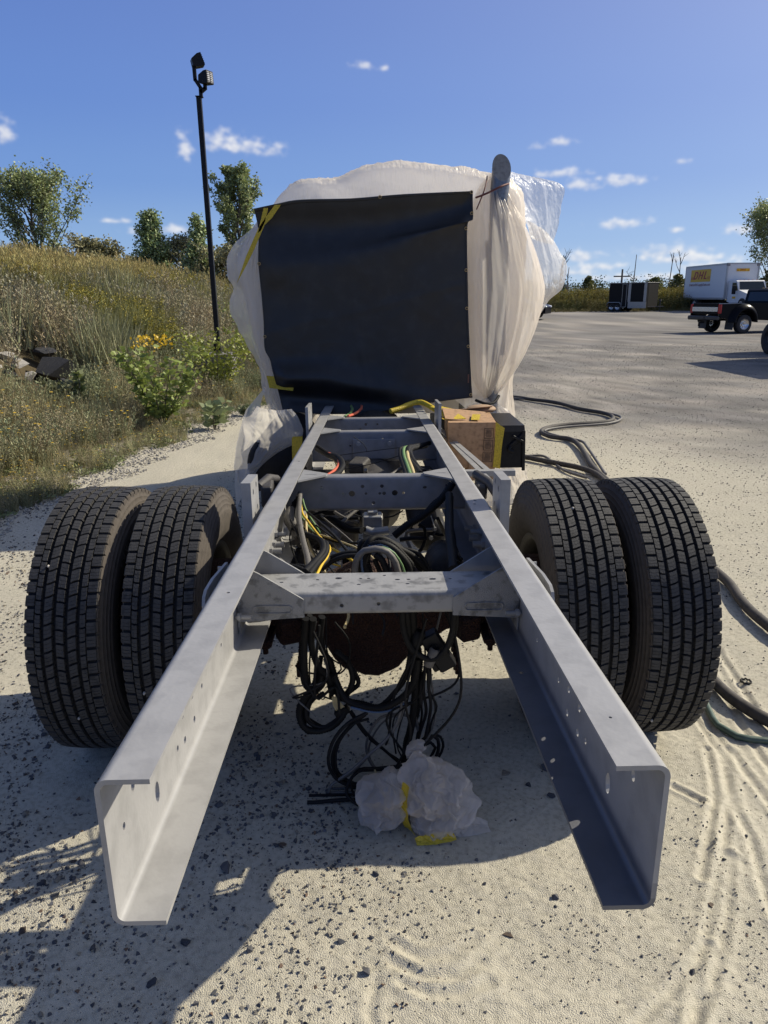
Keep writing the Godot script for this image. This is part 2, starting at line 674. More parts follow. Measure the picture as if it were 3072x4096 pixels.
func make_stones(ground: Node3D) -> void:
	var kinds := []
	for k in 7:
		kinds.append(stone_mesh(100 + k))
	var mats := []
	for c in [L(0.075, 0.078, 0.088), L(0.11, 0.108, 0.112), L(0.052, 0.055, 0.064), L(0.24, 0.215, 0.175), L(0.09, 0.065, 0.05)]:
		mats.append(worn(c, 0.9, 30.0, "blotch", "fine", 0.05))
	var made := 0
	var big := [[0.36, -1.63, 0.024], [-0.05, -1.52, 0.02], [-0.12, -1.62, 0.018], [0.02, -1.63, 0.014], [1.17, -1.36, 0.028], [0.98, -1.72, 0.02], [0.48, -2.35, 0.026], [0.56, -2.28, 0.024], [0.62, -2.22, 0.022], [0.67, -2.3, 0.03], [-0.62, -1.5, 0.02], [-0.2, -1.37, 0.018], [0.64, -2.38, 0.03], [0.83, -1.49, 0.014], [0.52, -1.75, 0.016], [-0.5, -1.9, 0.03], [-0.33, -2.0, 0.022], [-0.58, -2.2, 0.024], [0.2, -1.33, 0.02], [1.35, -3.6, 0.02]]
	var tries := 0
	while made < 300 and tries < 6000:
		tries += 1
		var x: float
		var z: float
		var s: float
		if made < big.size():
			x = big[made][0]
			z = big[made][1]
			s = big[made][2]
		else:
			z = -1.2 - 1.9 * pow(rng.randf(), 1.15)
			x = R(-0.62, 0.64) * (-z * 0.95 + 0.42)
			if not stone_here(x, z):
				continue
			s = R(0.0075, 0.013) + 0.012 * pow(rng.randf(), 4.0)
			s *= lerpf(0.8, 1.25, clampf((-z - 1.2) / 1.9, 0.0, 1.0)) * lerpf(1.0, 0.62, smoothstep(-0.1, 0.35, x))
		var o := MeshInstance3D.new()
		o.mesh = kinds[rng.randi() % 7]
		o.material_override = mats[[0, 0, 1, 1, 2, 2, 0, 3, 4, 1][rng.randi() % 10]]
		o.name = "stone" if made == 0 else "stone_%03d" % made
		o.transform = Transform3D(Basis.from_euler(V(R(-0.35, 0.35), R(0, TAU), R(-0.35, 0.35))).scaled(Vector3.ONE * s), V(x, gh(x, z) + s * R(-0.05, 0.3), z))
		ground.add_child(o, true)
		made += 1
	var xs := []
	var cs := PackedColorArray()
	for k in 130000:
		var z := -1.0 - 5.4 * pow(rng.randf(), 1.5)
		var x := R(-0.66, 0.66) * (-z * 0.95 + 0.5)
		if not stone_here(x, z) and rng.randf() < 0.9:
			continue
		if x < foot(z) + 0.2:
			continue
		var s := R(0.0012, 0.0034) + 0.009 * pow(rng.randf(), 4.0)
		s *= lerpf(0.9, 1.7, clampf((-z - 1.2) / 4.0, 0.0, 1.0)) * lerpf(1.0, 0.6, smoothstep(-0.1, 0.35, x))
		xs.append(Transform3D(Basis.from_euler(V(R(-0.4, 0.4), R(0, TAU), R(-0.4, 0.4))).scaled(Vector3.ONE * s), V(x, gh(x, z) + s * 0.2, z)))
		var g := R(0.05, 0.12)
		var cc := Color(g, g, g * 1.08)
		if rng.randf() < 0.22:
			cc = Color(0.36, 0.32, 0.25) * R(0.6, 1.0)
		elif rng.randf() < 0.1:
			cc = Color(0.13, 0.085, 0.06)
		cs.append(cc)
	stuff(kinds[3], "gravel", xs, cs, vcol(0.9), "", "", ground)
	# pale broken stone along the edge of the grass and coarse grit in the lot
	xs = []
	cs = PackedColorArray()
	for k in 42000:
		var z := -3.0 - 24.0 * pow(rng.randf(), 1.5)
		if k % 3 != 0 and rng.randf() > smoothstep(2.8, 7.5, -z + 1.2 * nz(z * 9.0, k * 0.7)):
			continue
		var x: float
		var s: float
		var cc: Color
		if k % 3 == 0:
			x = foot(z) + R(-0.35, 0.55) + 0.3 * nz(0, z * 9.0)
			s = R(0.008, 0.026)
			cc = Color(0.42, 0.39, 0.34) * R(0.55, 1.0)
		else:
			x = R(-1.6, 0.62 * -z)
			s = R(0.004, 0.011) * (1.0 - z * 0.05)
			cc = (Color(0.25, 0.235, 0.22) if rng.randf() < 0.5 else Color(0.42, 0.385, 0.33)) * R(0.6, 1.0)
			s *= 0.75
		xs.append(Transform3D(Basis.from_euler(V(R(-0.4, 0.4), R(0, TAU), R(-0.4, 0.4))).scaled(Vector3.ONE * s), V(x, gh(x, z) + s * 0.2, z)))
		cs.append(cc)
	stuff(kinds[1], "crushed_stone", xs, cs, vcol(0.95), "", "", ground)

# ---------------------------------------------------------------- sky
var clouds := [[-0.40, 15.12, 0.81, 0.29], [1.15, 14.98, 0.44, 0.18], [-12.89, 9.85, 0.55, 1.10], [-10.32, 10.36, 1.47, 0.81], [-8.73, 10.17, 1.47, 0.66], [-6.79, 10.0, 1.03, 0.51], [-24.23, 10.22, 0.66, 0.81], [-17.83, 5.23, 1.65, 0.18], [-16.51, 4.59, 0.92, 0.29], [-14.14, 4.69, 1.40, 0.37], [13.61, 10.17, 0.92, 0.29], [12.03, 9.95, 0.51, 0.22], [13.72, 8.22, 2.02, 0.33], [15.36, 7.41, 1.65, 0.44], [17.85, 7.54, 1.84, 0.44], [21.66, 8.52, 0.55, 0.18], [18.23, 4.76, 1.76, 0.44], [21.8, 4.24, 0.51, 0.22], [25.88, 4.1, 1.1, 0.44], [15.52, 2.66, 1.47, 0.51], [16.71, 1.94, 2.2, 0.29], [21.63, 2.82, 2.57, 0.51], [22.89, 2.33, 3.67, 0.37], [24.12, 1.85, 2.2, 0.37], [19.63, 1.16, 4.41, 0.29], [25.05, 1.37, 2.94, 0.29], [15.44, 1.55, 2.2, 0.26]]
func sky_row(el: float) -> Color:
	if el < 0.0:
		return Color(0.24, 0.22, 0.19)
	var st := [[0.0, Color(0.34, 0.46, 0.61)], [1.5, Color(0.29, 0.42, 0.60)], [4.0, Color(0.20, 0.34, 0.58)], [8.0, Color(0.125, 0.25, 0.54)], [13.0, Color(0.09, 0.195, 0.50)], [19.0, Color(0.072, 0.158, 0.45)], [35.0, Color(0.06, 0.12, 0.31)], [90.0, Color(0.052, 0.078, 0.14)]]
	for i in st.size() - 1:
		if el <= st[i + 1][0]:
			return st[i][1].lerp(st[i + 1][1], smoothstep(st[i][0], st[i + 1][0], el) * 0.4 + 0.6 * inverse_lerp(st[i][0], st[i + 1][0], el))
	return st[7][1]
func make_sky() -> Sky:
	var w := 3072
	var h := 1536
	var im := Image.create_empty(w, h, false, Image.FORMAT_RGBF)
	for y in h:
		im.fill_rect(Rect2i(0, y, w, 1), sky_row(90.0 - (y + 0.5) * 180.0 / h))
	# paler, brighter air round the sun
	var sd := Vector3(1.25, 1.0, -0.55).normalized()
	for y in h / 2:
		var e := deg_to_rad(90.0 - (y + 0.5) * 180.0 / h)
		var base := im.get_pixel(0, y)
		for x in w:
			var a := (x + 0.5) / w * TAU
			var ang := acos(clampf(sd.dot(Vector3(sin(a) * cos(e), sin(e), -cos(a) * cos(e))), -1.0, 1.0))
			var g := 1.3 * exp(-ang / 0.16) + 0.75 * exp(-ang / 0.45)
			im.set_pixel(x, y, base + Color(g, g * 0.97, g * 0.9))
	for k in 90:
		var el := 1.0 + 13.0 * pow(rng.randf(), 2.0)
		clouds.append([R(34, 326), el, R(0.8, 2.6) , R(0.25, 0.6)])
	var cn := FastNoiseLite.new()
	cn.noise_type = FastNoiseLite.TYPE_SIMPLEX_SMOOTH
	cn.frequency = 1.0
	cn.fractal_octaves = 5
	cn.seed = 5
	for q in clouds:
		var az: float = q[0]
		var el: float = q[1]
		var cw: float = q[2]
		var ch: float = q[3]
		var x0 := int((az - cw * 1.7) / 360.0 * w)
		var x1 := int((az + cw * 1.7) / 360.0 * w) + 1
		var y0 := int((90.0 - el - ch * 2.2) / 180.0 * h)
		var y1 := int((90.0 - el + ch * 2.2) / 180.0 * h) + 1
		for y in range(y0, y1):
			var e := 90.0 - (y + 0.5) * 180.0 / h
			var dy := (e - el) / ch
			if dy < 0.0:
				dy *= 1.7
			for x in range(x0, x1):
				var a := (x + 0.5) / w * 360.0
				var dx := (a - az) / cw
				var nn := cn.get_noise_2d(a * 0.85, e * 1.5)
				var dd := 1.0 - sqrt(dx * dx * 0.75 + dy * dy * 0.65) + nn * 0.75
				var den := smoothstep(-0.1, 1.1, dd)
				if den <= 0.0:
					continue
				var xx := posmod(x, w)
				var base := im.get_pixel(xx, y)
				var lit := clampf(0.5 + dy * 0.35 + nn * 0.5 + dx * 0.1, 0.0, 1.0)
				var cc := Color(0.52, 0.55, 0.64).lerp(Color(0.84, 0.82, 0.79), lit)
				im.set_pixel(xx, y, base.lerp(cc, den * 0.75))
	var pm := PanoramaSkyMaterial.new()
	pm.panorama = ImageTexture.create_from_image(im)
	var s := Sky.new()
	s.sky_material = pm
	return s

func setup() -> void:
	rng.seed = 4242
	fn.noise_type = FastNoiseLite.TYPE_SIMPLEX_SMOOTH
	fn.frequency = 0.1
	fn.fractal_octaves = 3
	fn.seed = 11
	fr.noise_type = FastNoiseLite.TYPE_SIMPLEX_SMOOTH
	fr.frequency = 1.0
	fr.fractal_octaves = 3
	fr.seed = 23
	fc.noise_type = FastNoiseLite.TYPE_CELLULAR
	fc.frequency = 1.0
	fc.fractal_octaves = 2
	fc.seed = 41
	var cam := Camera3D.new()
	cam.name = "camera"
	cam.fov = 70.671
	cam.near = 0.05
	cam.far = 900.0
	cam.position = V(-0.0128, 1.749, 0)
	cam.rotation = V(-0.28924, -0.01585, -0.00932)
	add_child(cam)
	cam.current = true
	var env := Environment.new()
	env.background_mode = Environment.BG_SKY
	env.sky = make_sky()
	env.tonemap_mode = Environment.TONE_MAPPER_LINEAR
	env.tonemap_exposure = 1.2
	env.sdfgi_enabled = true
	env.ssao_enabled = true
	env.ssil_enabled = true
	var we := WorldEnvironment.new()
	we.name = "world_environment"
	we.environment = env
	add_child(we)
	var sun := DirectionalLight3D.new()
	sun.name = "sun"
	sun.light_energy = 1.6
	sun.light_color = Color(1.0, 0.962, 0.87)
	sun.light_angular_distance = 0.5
	sun.shadow_enabled = true
	add_child(sun)
	sun.look_at_from_position(Vector3(1.25, 1.0, -0.55) * 20.0, Vector3.ZERO)
	ntex("sand", 1024, 0.02, 6, [[0.0, grey(0.80)], [0.5, grey(0.95)], [1.0, grey(1.0)]], 1)
	ntex("grit", 1024, 0.11, 5, [], 2)
	ntex("blotch", 512, 0.012, 5, [[0.0, grey(0.72)], [0.45, grey(0.93)], [1.0, grey(1.0)]], 3)
	ntex("fine", 512, 0.09, 4, [], 4)
	ntex("speck", 512, 0.12, 3, [[0.0, grey(0.88)], [0.5, grey(1.0)], [1.0, grey(1.0)]], 6)
	ntex("paint", 1024, 0.008, 7, [[0.0, grey(0.9)], [0.36, grey(0.94)], [0.55, grey(0.98)], [1.0, grey(1.0)]], 7)
	ntex("crust", 512, 0.03, 5, [[0.0, Color(0.35, 0.25, 0.2)], [0.5, Color(0.85, 0.6, 0.42)], [1.0, Color(1, 0.9, 0.8)]], 8)
	ntex("scuff", 1024, 0.005, 6, [[0.0, grey(0.72)], [0.5, grey(0.78)], [0.68, grey(0.85)], [1.0, grey(1.0)]], 12)
	ntex("crumple", 1024, 0.02, 3, [], 14, FastNoiseLite.TYPE_CELLULAR)
	ntex("smudge", 512, 0.014, 6, [[0.0, grey(0.62)], [0.3, grey(0.79)], [0.45, grey(0.96)], [1.0, grey(1.0)]], 15)
	ntex("lump", 512, 0.015, 4, [], 9)

# ---------------------------------------------------------------- the truck
var M := {}
var FT := Transform3D(Basis(Vector3(1, 0, 0), Vector3(0, 1, 0), Vector3(0, 0.04369, 1)), Vector3(0, 1.1104, 0))

func make_mats() -> void:
	M.primer = worn(L(0.295, 0.293, 0.294), 0.42, 1.3, "paint", "fine", 0.035)
	M.primer.metallic_specular = 0.6
	M.rail = worn(Color.WHITE, 0.42, 1.3, "paint", "fine", 0.035)
	M.rail.vertex_color_use_as_albedo = true
	M.rail.metallic_specular = 0.6
	M.primer_rough = worn(L(0.27, 0.27, 0.272), 0.5, 2.6, "smudge", "grit", 0.2)
	M.primer_smudged = worn(L(0.30, 0.299, 0.3), 0.45, 1.7, "smudge", "fine", 0.06)
	M.bare = worn(L(0.3, 0.3, 0.3), 0.5, 4.0, "blotch", "fine", 0.05, 0.3)
	M.rust = worn(L(0.06, 0.034, 0.023), 0.85, 9.0, "crust", "lump", 2.2)
	M.rubber = worn(L(0.013, 0.013, 0.0145), 0.6, 6.0, "blotch")
	M.loom = worn(L(0.009, 0.009, 0.01), 0.6, 6.0, "blotch")
	M.loom.metallic_specular = 0.3
	M.rubber.metallic_specular = 0.3
	M.under = worn(L(0.225, 0.223, 0.23), 0.5, 1.3, "paint", "fine", 0.04)
	M.hose_grey = worn(L(0.14, 0.13, 0.12), 0.6, 6.0, "blotch")
	M.tread = worn(L(0.044, 0.042, 0.041), 0.72, 3.0, "smudge", "fine", 0.06)
	M.hose_dusty = worn(L(0.062, 0.054, 0.047), 0.75, 3.0, "smudge")
	M.sidewall = worn(L(0.085, 0.071, 0.06), 0.9, 4.0, "blotch", "fine", 0.04)
	M.tyre_black = worn(L(0.028, 0.026, 0.026), 0.8, 4.0, "blotch")
	M.black = worn(L(0.014, 0.014, 0.016), 0.45, 3.0, "blotch", "fine", 0.05)
	M.pebble = mat(L(0.42, 0.39, 0.35), 0.9)
	M.black.metallic_specular = 0.3
	M.dark_metal = worn(L(0.05, 0.045, 0.043), 0.6, 3.0, "blotch", "grit", 0.15)
	M.w_yellow = mat(L(0.62, 0.42, 0.04), 0.45)
	M.w_green = mat(L(0.13, 0.23, 0.09), 0.5)
	M.w_red = mat(L(0.55, 0.12, 0.07), 0.45)
	M.w_blue = mat(L(0.05, 0.09, 0.17), 0.5)
	M.w_cream = mat(L(0.52, 0.42, 0.22), 0.5)
	M.tape = worn(L(0.62, 0.45, 0.03), 0.6, 9.0, "blotch", "lump", 0.35)
	M.card = worn(L(0.43, 0.26, 0.145), 0.85, 3.0, "blotch", "fine", 0.04)
	M.print = mat(L(0.06, 0.035, 0.025), 0.8)
	M.chrome = mat(L(0.6, 0.6, 0.6), 0.25, 0.9)
	M.glass = mat(L(0.012, 0.014, 0.017), 0.08)
	M.white = worn(L(0.72, 0.72, 0.71), 0.5, 2.0, "speck")
	M.black_paint = mat(L(0.005, 0.005, 0.007), 0.28)
	M.black_paint.metallic_specular = 0.22
	M.red = mat(L(0.4, 0.012, 0.015), 0.25)
	M.bark = worn(L(0.16, 0.14, 0.11), 0.9, 6.0, "blotch", "lump", 0.8)
	M.dead = worn(L(0.17, 0.15, 0.13), 0.9, 6.0, "blotch")
	M.leaf = vcol(0.55)
	M.leaf.backlight_enabled = true
	M.leaf.backlight = Color(0.75, 0.75, 0.75)
	M.weed = vcol(0.8)
	M.weed.backlight_enabled = true
	M.weed.backlight = Color(0.6, 0.6, 0.6)
	M.metal_grey = worn(L(0.4, 0.4, 0.4), 0.45, 2.0, "blotch", "", 0.0, 0.4)

func tread_rib(x0: float, x1: float, phase: float, slant: float, kink: float, gap: float) -> MB:
	var mb := MB.new()
	var n := 70
	var dl := TAU / n
	var rb := 0.5065
	var xm := (x0 + x1) * 0.5
	var P := func(x: float, th: float, dr: float) -> Vector3:
		var r := 0.5205 - 0.007 * (x / 0.12) * (x / 0.12) + dr
		return Vector3(x, r * cos(th), r * sin(th))
	for i in n:
		var jit := 0.02 * sin(i * 12.9898)
		var t0 := (i + phase + gap * 0.5 + jit) * dl
		var t1 := (i + 1 + phase - gap * 0.5 + jit) * dl
		var sp := 0.0011 / 0.52
		for s in 3:
			var a := lerpf(t0, t1, s / 3.0) + (0.0 if s == 0 else sp * 0.5)
			var b := lerpf(t0, t1, (s + 1) / 3.0) - (0.0 if s == 2 else sp * 0.5)
			var ka := kink * dl if s == 0 else 0.05 * dl
			var kb := kink * dl if s == 2 else 0.05 * dl
			var sl := slant * dl
			var ta := [a - sl, a + ka, a + sl]
			var tb := [b - sl, b + kb, b + sl]
			var xs := [x0 + 0.0009, xm, x1 - 0.0009]
			var xo := [x0, xm, x1]
			var nd := 0.0016 / 0.52
			for k in 2:
				var um: float = (ta[k] + tb[k]) * 0.5
				var nn := Vector3(0, cos(um), sin(um))
				mb.quad(P.call(xs[k], ta[k], 0.0), P.call(xs[k + 1], ta[k + 1], 0.0), P.call(xs[k + 1], tb[k + 1], 0.0), P.call(xs[k], tb[k], 0.0), nn)
				var da := 0.013 if s == 0 else 0.004
				var db := 0.013 if s == 2 else 0.004
				var tng := Vector3(0, -sin(um), cos(um))
				mb.quad(P.call(xs[k], ta[k], 0.0), P.call(xs[k + 1], ta[k + 1], 0.0), P.call(xo[k + 1], ta[k + 1] - (nd if s == 0 else 0.0), -da), P.call(xo[k], ta[k] - (nd if s == 0 else 0.0), -da), -tng)
				mb.quad(P.call(xs[k], tb[k], 0.0), P.call(xs[k + 1], tb[k + 1], 0.0), P.call(xo[k + 1], tb[k + 1] + (nd if s == 2 else 0.0), -db), P.call(xo[k], tb[k] + (nd if s == 2 else 0.0), -db), tng)
			for e in [[0, -1.0], [2, 1.0]]:
				var k: int = e[0]
				mb.quad(P.call(xs[k], ta[k], 0.0), P.call(xs[k], tb[k], 0.0), P.call(xo[k] + e[1] * 0.001, tb[k], -0.014), P.call(xo[k] + e[1] * 0.001, ta[k], -0.014), Vector3(e[1], 0, 0))
	return mb

func make_wheel(parent: Node3D) -> Node3D:
	var w := sub("wheel", parent)
	var mb := MB.new()
	var prof := []
	var half := [W(0.1, 0.288), W(0.118, 0.305), W(0.134, 0.345), W(0.142, 0.395), W(0.1425, 0.42), W(0.1415, 0.424), W(0.1405, 0.4245), W(0.139, 0.44), W(0.1395, 0.444), W(0.136, 0.4455), W(0.134, 0.458), W(0.1345, 0.462), W(0.131, 0.464), W(0.1285, 0.476), W(0.129, 0.48), W(0.126, 0.482), W(0.123, 0.495), W(0.118, 0.5035), W(0.1, 0.5055)]
	for i in half.size():
		prof.append(W(-half[i].x, half[i].y))
	for i in half.size():
		prof.append(half[half.size() - 1 - i])
	mb.lathe(prof, 72)
	# nicks where the shoulder blocks run down the sidewall
	for k in 70:
		for sg in [-1.0, 1.0]:
			var th := TAU * (k + 0.5) / 70.0
			var bs := Basis(Vector3(1, 0, 0), th)
			mb.box(bs * Vector3(sg * 0.1195, 0.4975, 0), Vector3(0.009, 0.022, 0.036), bs, 0.002)
	for txt in [["920", 0.0], ["22.5", 2.2]]:
		for sg in [-1.0, 1.0]:
			for ci in txt[0].length():
				var th: float = 0.55 + txt[1] - sg * 0.095 * (ci - 1.0)
				var bs := Basis(Vector3(1, 0, 0), th) * Basis(Vector3(0, 1, 0), sg * PI / 2)
				mb.at(Transform3D(bs, Basis(Vector3(1, 0, 0), th) * Vector3(sg * 0.1405, 0.395, 0)))
				mb.text(txt[0][ci], 0.05, 0.004)
	mb.at(Transform3D())
	part(mb, "tyre", M.sidewall, w)
	mb = MB.new()
	mb.lathe([W(-0.116, 0.504), W(-0.115, 0.5068), W(0.115, 0.5068), W(0.116, 0.504)], 90)
	part(mb, "tread_base", M.rubber, w)
	for q in [[-0.12, -0.088, 0.0, 0.02, 0.0, 0.24], [-0.0855, -0.066, 0.5, 0.03, 0.03, 0.14], [-0.054, -0.026, 0.25, -0.1, 0.03, 0.17], [-0.013, 0.013, 0.7, 0.05, -0.03, 0.17], [0.026, 0.054, 0.2, -0.1, -0.03, 0.17], [0.066, 0.0855, 0.55, -0.03, 0.03, 0.14], [0.088, 0.12, 0.05, -0.02, 0.0, 0.24]]:
		part(tread_rib(q[0], q[1], q[2], q[3], q[4], q[5]), "tread_rib", M.tread, w)
	mb = MB.new()
	mb.lathe([W(-0.112, 0.296), W(-0.112, 0.285), W(-0.1, 0.27), W(-0.05, 0.262), W(0.05, 0.262), W(0.1, 0.27), W(0.112, 0.285), W(0.112, 0.296)], 40)
	var ring := PackedVector2Array()
	for k in 40:
		ring.append(Vector2(cos(TAU * k / 40), sin(TAU * k / 40)) * 0.262)
	var hl := [[0.0, 0.0, 0.1, 0.1]]
	for k in 5:
		hl.append([0.2 * cos(TAU * k / 5), 0.2 * sin(TAU * k / 5), 0.034, 0.034])
	mb.at(Transform3D(Basis(Vector3(0, 0, 1), Vector3(0, 1, 0), Vector3(-1, 0, 0)), Vector3(0.02, 0, 0)))
	mb.plate(ring, hl, 0.011)
	part(mb, "rim", M.dark_metal, w)
	for q in [[-0.0585, 0.8], [0.0195, 1.9], [0.06, 3.15], [-0.02, 4.6]]:
		mb = MB.new()
		var th: float = q[1]
		mb.ellip(V(q[0], 0.5165 * cos(th), 0.5165 * sin(th)), V(0.005, 0.005, 0.007), 8, 6, func(d: Vector3) -> float: return 1.0 + 0.5 * nz(d.x * 20.0, d.y * 20.0, d.z * 20.0 + th * 30.0))
		part(mb, "pebble", M.pebble, w)
	return w

func gusset(mb: MB, sg: float, zf: float) -> void:
	# upright corner plate between a rail and the rear cross member, with its fold along the rail
	mb.at(FT * Transform3D(Basis(Vector3(sg, 0, 0), Vector3(0, 1, 0), Vector3(0, 0, -1)), Vector3(0, 0, zf)))
	mb.plate(PackedVector2Array([W(0.222, -0.19), W(0.421, -0.202), W(0.421, -0.012), W(0.352, -0.048), W(0.222, -0.133)]), [], 0.008)
	mb.at(FT)
	mb.box(Vector3(sg * 0.419, -0.13, zf - 0.05), Vector3(0.007, 0.225, 0.1), Basis(), 0.002)

func make_truck() -> Node3D:
	var base := Vector3(0, 0, -4.2)
	var t := thing("truck", "grey primed bare truck frame on dual black tyres with its cab masked in plastic", "truck", base)
	var mb: MB
	# frame rails
	for sg in [-1.0, 1.0]:
		mb = MB.new()
		mb.at(FT * Transform3D(Basis(Vector3(0, 0, 1), Vector3(0, 1, 0), Vector3(-sg, 0, 0)), Vector3(sg * 0.432, 0, 0)))
		var l1 := -0.915 if sg < 0 else -0.925
		var hw := [[-1.042, -0.1, 0.0085, 0.011], [-1.154, -0.195, 0.012, 0.022], [-1.441, -0.151, 0.0085, 0.0085], [-1.356, -0.151, 0.0085, 0.0085], [-1.441, -0.211, 0.0085, 0.0085], [-1.356, -0.211, 0.0085, 0.0085], [-1.3, -0.196, 0.007, 0.007], [-1.528, -0.173, 0.007, 0.007], [-1.756, -0.172, 0.006, 0.006], [-2.5, -0.17, 0.008, 0.008], [-3.7, -0.15, 0.01, 0.01], [-3.9, -0.2, 0.01, 0.01], [-4.4, -0.13, 0.01, 0.01]]
		if sg < 0:
			hw.append([-0.985, -0.137, 0.006, 0.007])
		var ht := [[-1.7, 0.05, 0.005, 0.005], [-3.6, 0.045, 0.006, 0.006]]
		var hb := [[-2.4, 0.05, 0.006, 0.006]]
		if sg > 0:
			ht = [[-1.065, 0.048, 0.003, 0.003], [-2.62, 0.06, 0.008, 0.007], [-2.68, 0.05, 0.008, 0.007]]
			hb = [[-1.74, 0.05, 0.006, 0.006]]
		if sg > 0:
			# shade along the right rail's foot is painted into its colour
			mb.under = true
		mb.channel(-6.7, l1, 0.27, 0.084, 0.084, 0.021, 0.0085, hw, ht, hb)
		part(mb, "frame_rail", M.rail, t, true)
	# rear cross member with corner plates
	mb = MB.new()
	mb.at(FT * Transform3D(Basis(Vector3(1, 0, 0), Vector3(0, 1, 0), Vector3(0, 0, -1)), Vector3(0, -0.115, -1.99)))
	mb.channel(-0.41, 0.41, 0.072, 0.18, 0.07, 0.016, 0.007, [[-0.11, -0.042, 0.006, 0.006], [0.0, -0.038, 0.006, 0.006]],
		[[-0.3, 0.1, 0.007, 0.005], [-0.19, 0.12, 0.006, 0.005], [-0.125, 0.13, 0.012, 0.009], [-0.06, 0.07, 0.007, 0.005], [-0.055, 0.125, 0.006, 0.005], [-0.03, 0.125, 0.006, 0.005], [0.02, 0.15, 0.006, 0.005], [0.06, 0.11, 0.009, 0.006], [0.09, 0.07, 0.007, 0.005], [0.095, 0.11, 0.007, 0.005], [0.17, 0.11, 0.012, 0.008], [0.225, 0.11, 0.006, 0.005], [0.33, 0.08, 0.012, 0.008]], [])
	part(mb, "cross_member", M.primer_smudged, t)
	for sg in [-1.0, 1.0]:
		mb = MB.new()
		gusset(mb, sg, -1.982)
		part(mb, "gusset", M.primer_rough, t)
		mb = MB.new()
		mb.at(FT)
		# pressed slot
		var pts := []
		for k in 25:
			var a := TAU * k / 24
			pts.append(Vector3(sg * (0.315 - 0.045 * signf(cos(a)) * minf(1.0, absf(cos(a)) * 2.0) - 0.012 * cos(a)), -0.163 + 0.0125 * sin(a), -1.9805))
		mb.tube(pts, 0.0022, 6)
		part(mb, "pressed_slot", M.primer_rough, t)
		mb = MB.new()
		mb.at(FT)
		mb.bolt(V(sg * 0.415, -0.175, -1.955), V(-sg, 0, 0), 0.0125, 0.01)
		mb.tube([V(sg * 0.42, -0.175, -1.955), V(sg * 0.375, -0.175, -1.955)], 0.008, 8)
		part(mb, "bolt", M.primer, t)
		mb = MB.new()
		gusset(mb, sg, -2.19)
		part(mb, "gusset", M.primer, t)
	# forward cross members
	var cms := [[-3.25, -0.012, 0.168, [[-0.25, -0.055, 0.009, 0.009], [-0.06, -0.05, 0.009, 0.009], [0.03, -0.05, 0.009, 0.009], [-0.15, -0.085, 0.007, 0.007], [-0.11, -0.085, 0.015, 0.015], [-0.045, -0.085, 0.007, 0.007], [0.02, -0.085, 0.007, 0.007], [0.04, -0.085, 0.009, 0.009], [0.09, -0.083, 0.014, 0.014], [0.13, -0.083, 0.007, 0.007], [0.23, -0.058, 0.01, 0.007], [-0.01, -0.13, 0.009, 0.009]]], [-4.8, -0.012, 0.21, [[-0.17, -0.05, 0.007, 0.007], [-0.05, -0.06, 0.007, 0.007], [0.06, -0.055, 0.007, 0.007], [-0.16, -0.1, 0.007, 0.007]]], [-5.55, -0.012, 0.2, [[-0.06, -0.05, 0.01, 0.01], [0.03, -0.05, 0.008, 0.008], [-0.1, -0.09, 0.01, 0.01]]]]
	for cm in cms:
		mb = MB.new()
		mb.at(FT * Transform3D(Basis(Vector3(1, 0, 0), Vector3(0, 1, 0), Vector3(0, 0, -1)), Vector3(0, cm[1], cm[0])))
		mb.channel(-0.42, 0.42, cm[2], 0.06, 0.05, 0.02, 0.007, cm[3], [], [])
		part(mb, "cross_member", M.under, t)
		for sg in [-1.0, 1.0]:
			mb = MB.new()
			mb.at(FT * Transform3D(Basis(Vector3(sg, 0, 0), Vector3(0, 0, -1), Vector3(0, -1, 0)), Vector3(0, -0.0095 + 0.006, cm[0])))
			mb.plate(PackedVector2Array([W(0.346, -0.13), W(0.228, -0.004), W(0.222, 0.035), W(0.343, 0.14)]), [[0.3, 0.012, 0.03, 0.004]], 0.008)
			part(mb, "gusset", M.primer, t)
	mb = MB.new()
	mb.at(FT)
	mb.box(V(0, -0.132, -4.786), V(0.285, 0.135, 0.012), Basis(), 0.003)
	part(mb, "mounting_plate", M.under, t)
	for x in [-0.105, 0.105]:
		mb = MB.new()
		mb.at(FT)
		mb.bolt(V(x, -0.095, -4.779), V(0, 0, 1), 0.016, 0.014)
		part(mb, "bolt", M.primer, t)
	# bolts through the rail webs
	for q in [[-1, -2.872, -0.182, 0.011], [-1, -2.798, -0.205, 0.014], [-1, -2.71, -0.205, 0.014], [-1, -3.3, -0.164, 0.01], [1, -2.928, -0.184, 0.011], [1, -2.785, -0.185, 0.015], [1, -2.681, -0.18, 0.015], [1, -2.76, -0.15, 0.011]]:
		mb = MB.new()
		mb.at(FT)
		var sg: float = q[0]
		mb.bolt(V(sg * 0.4235, q[2], q[1]), V(-sg, 0, 0), q[3] * 1.5, 0.012)
		var st := []
		for k in 14:
			st.append(V(sg * (0.423 - 0.0035 * k), q[2], q[1]))
		mb.tube(st, q[3], 8, 0.0, 0.14)
		part(mb, "bolt", M.primer, t)
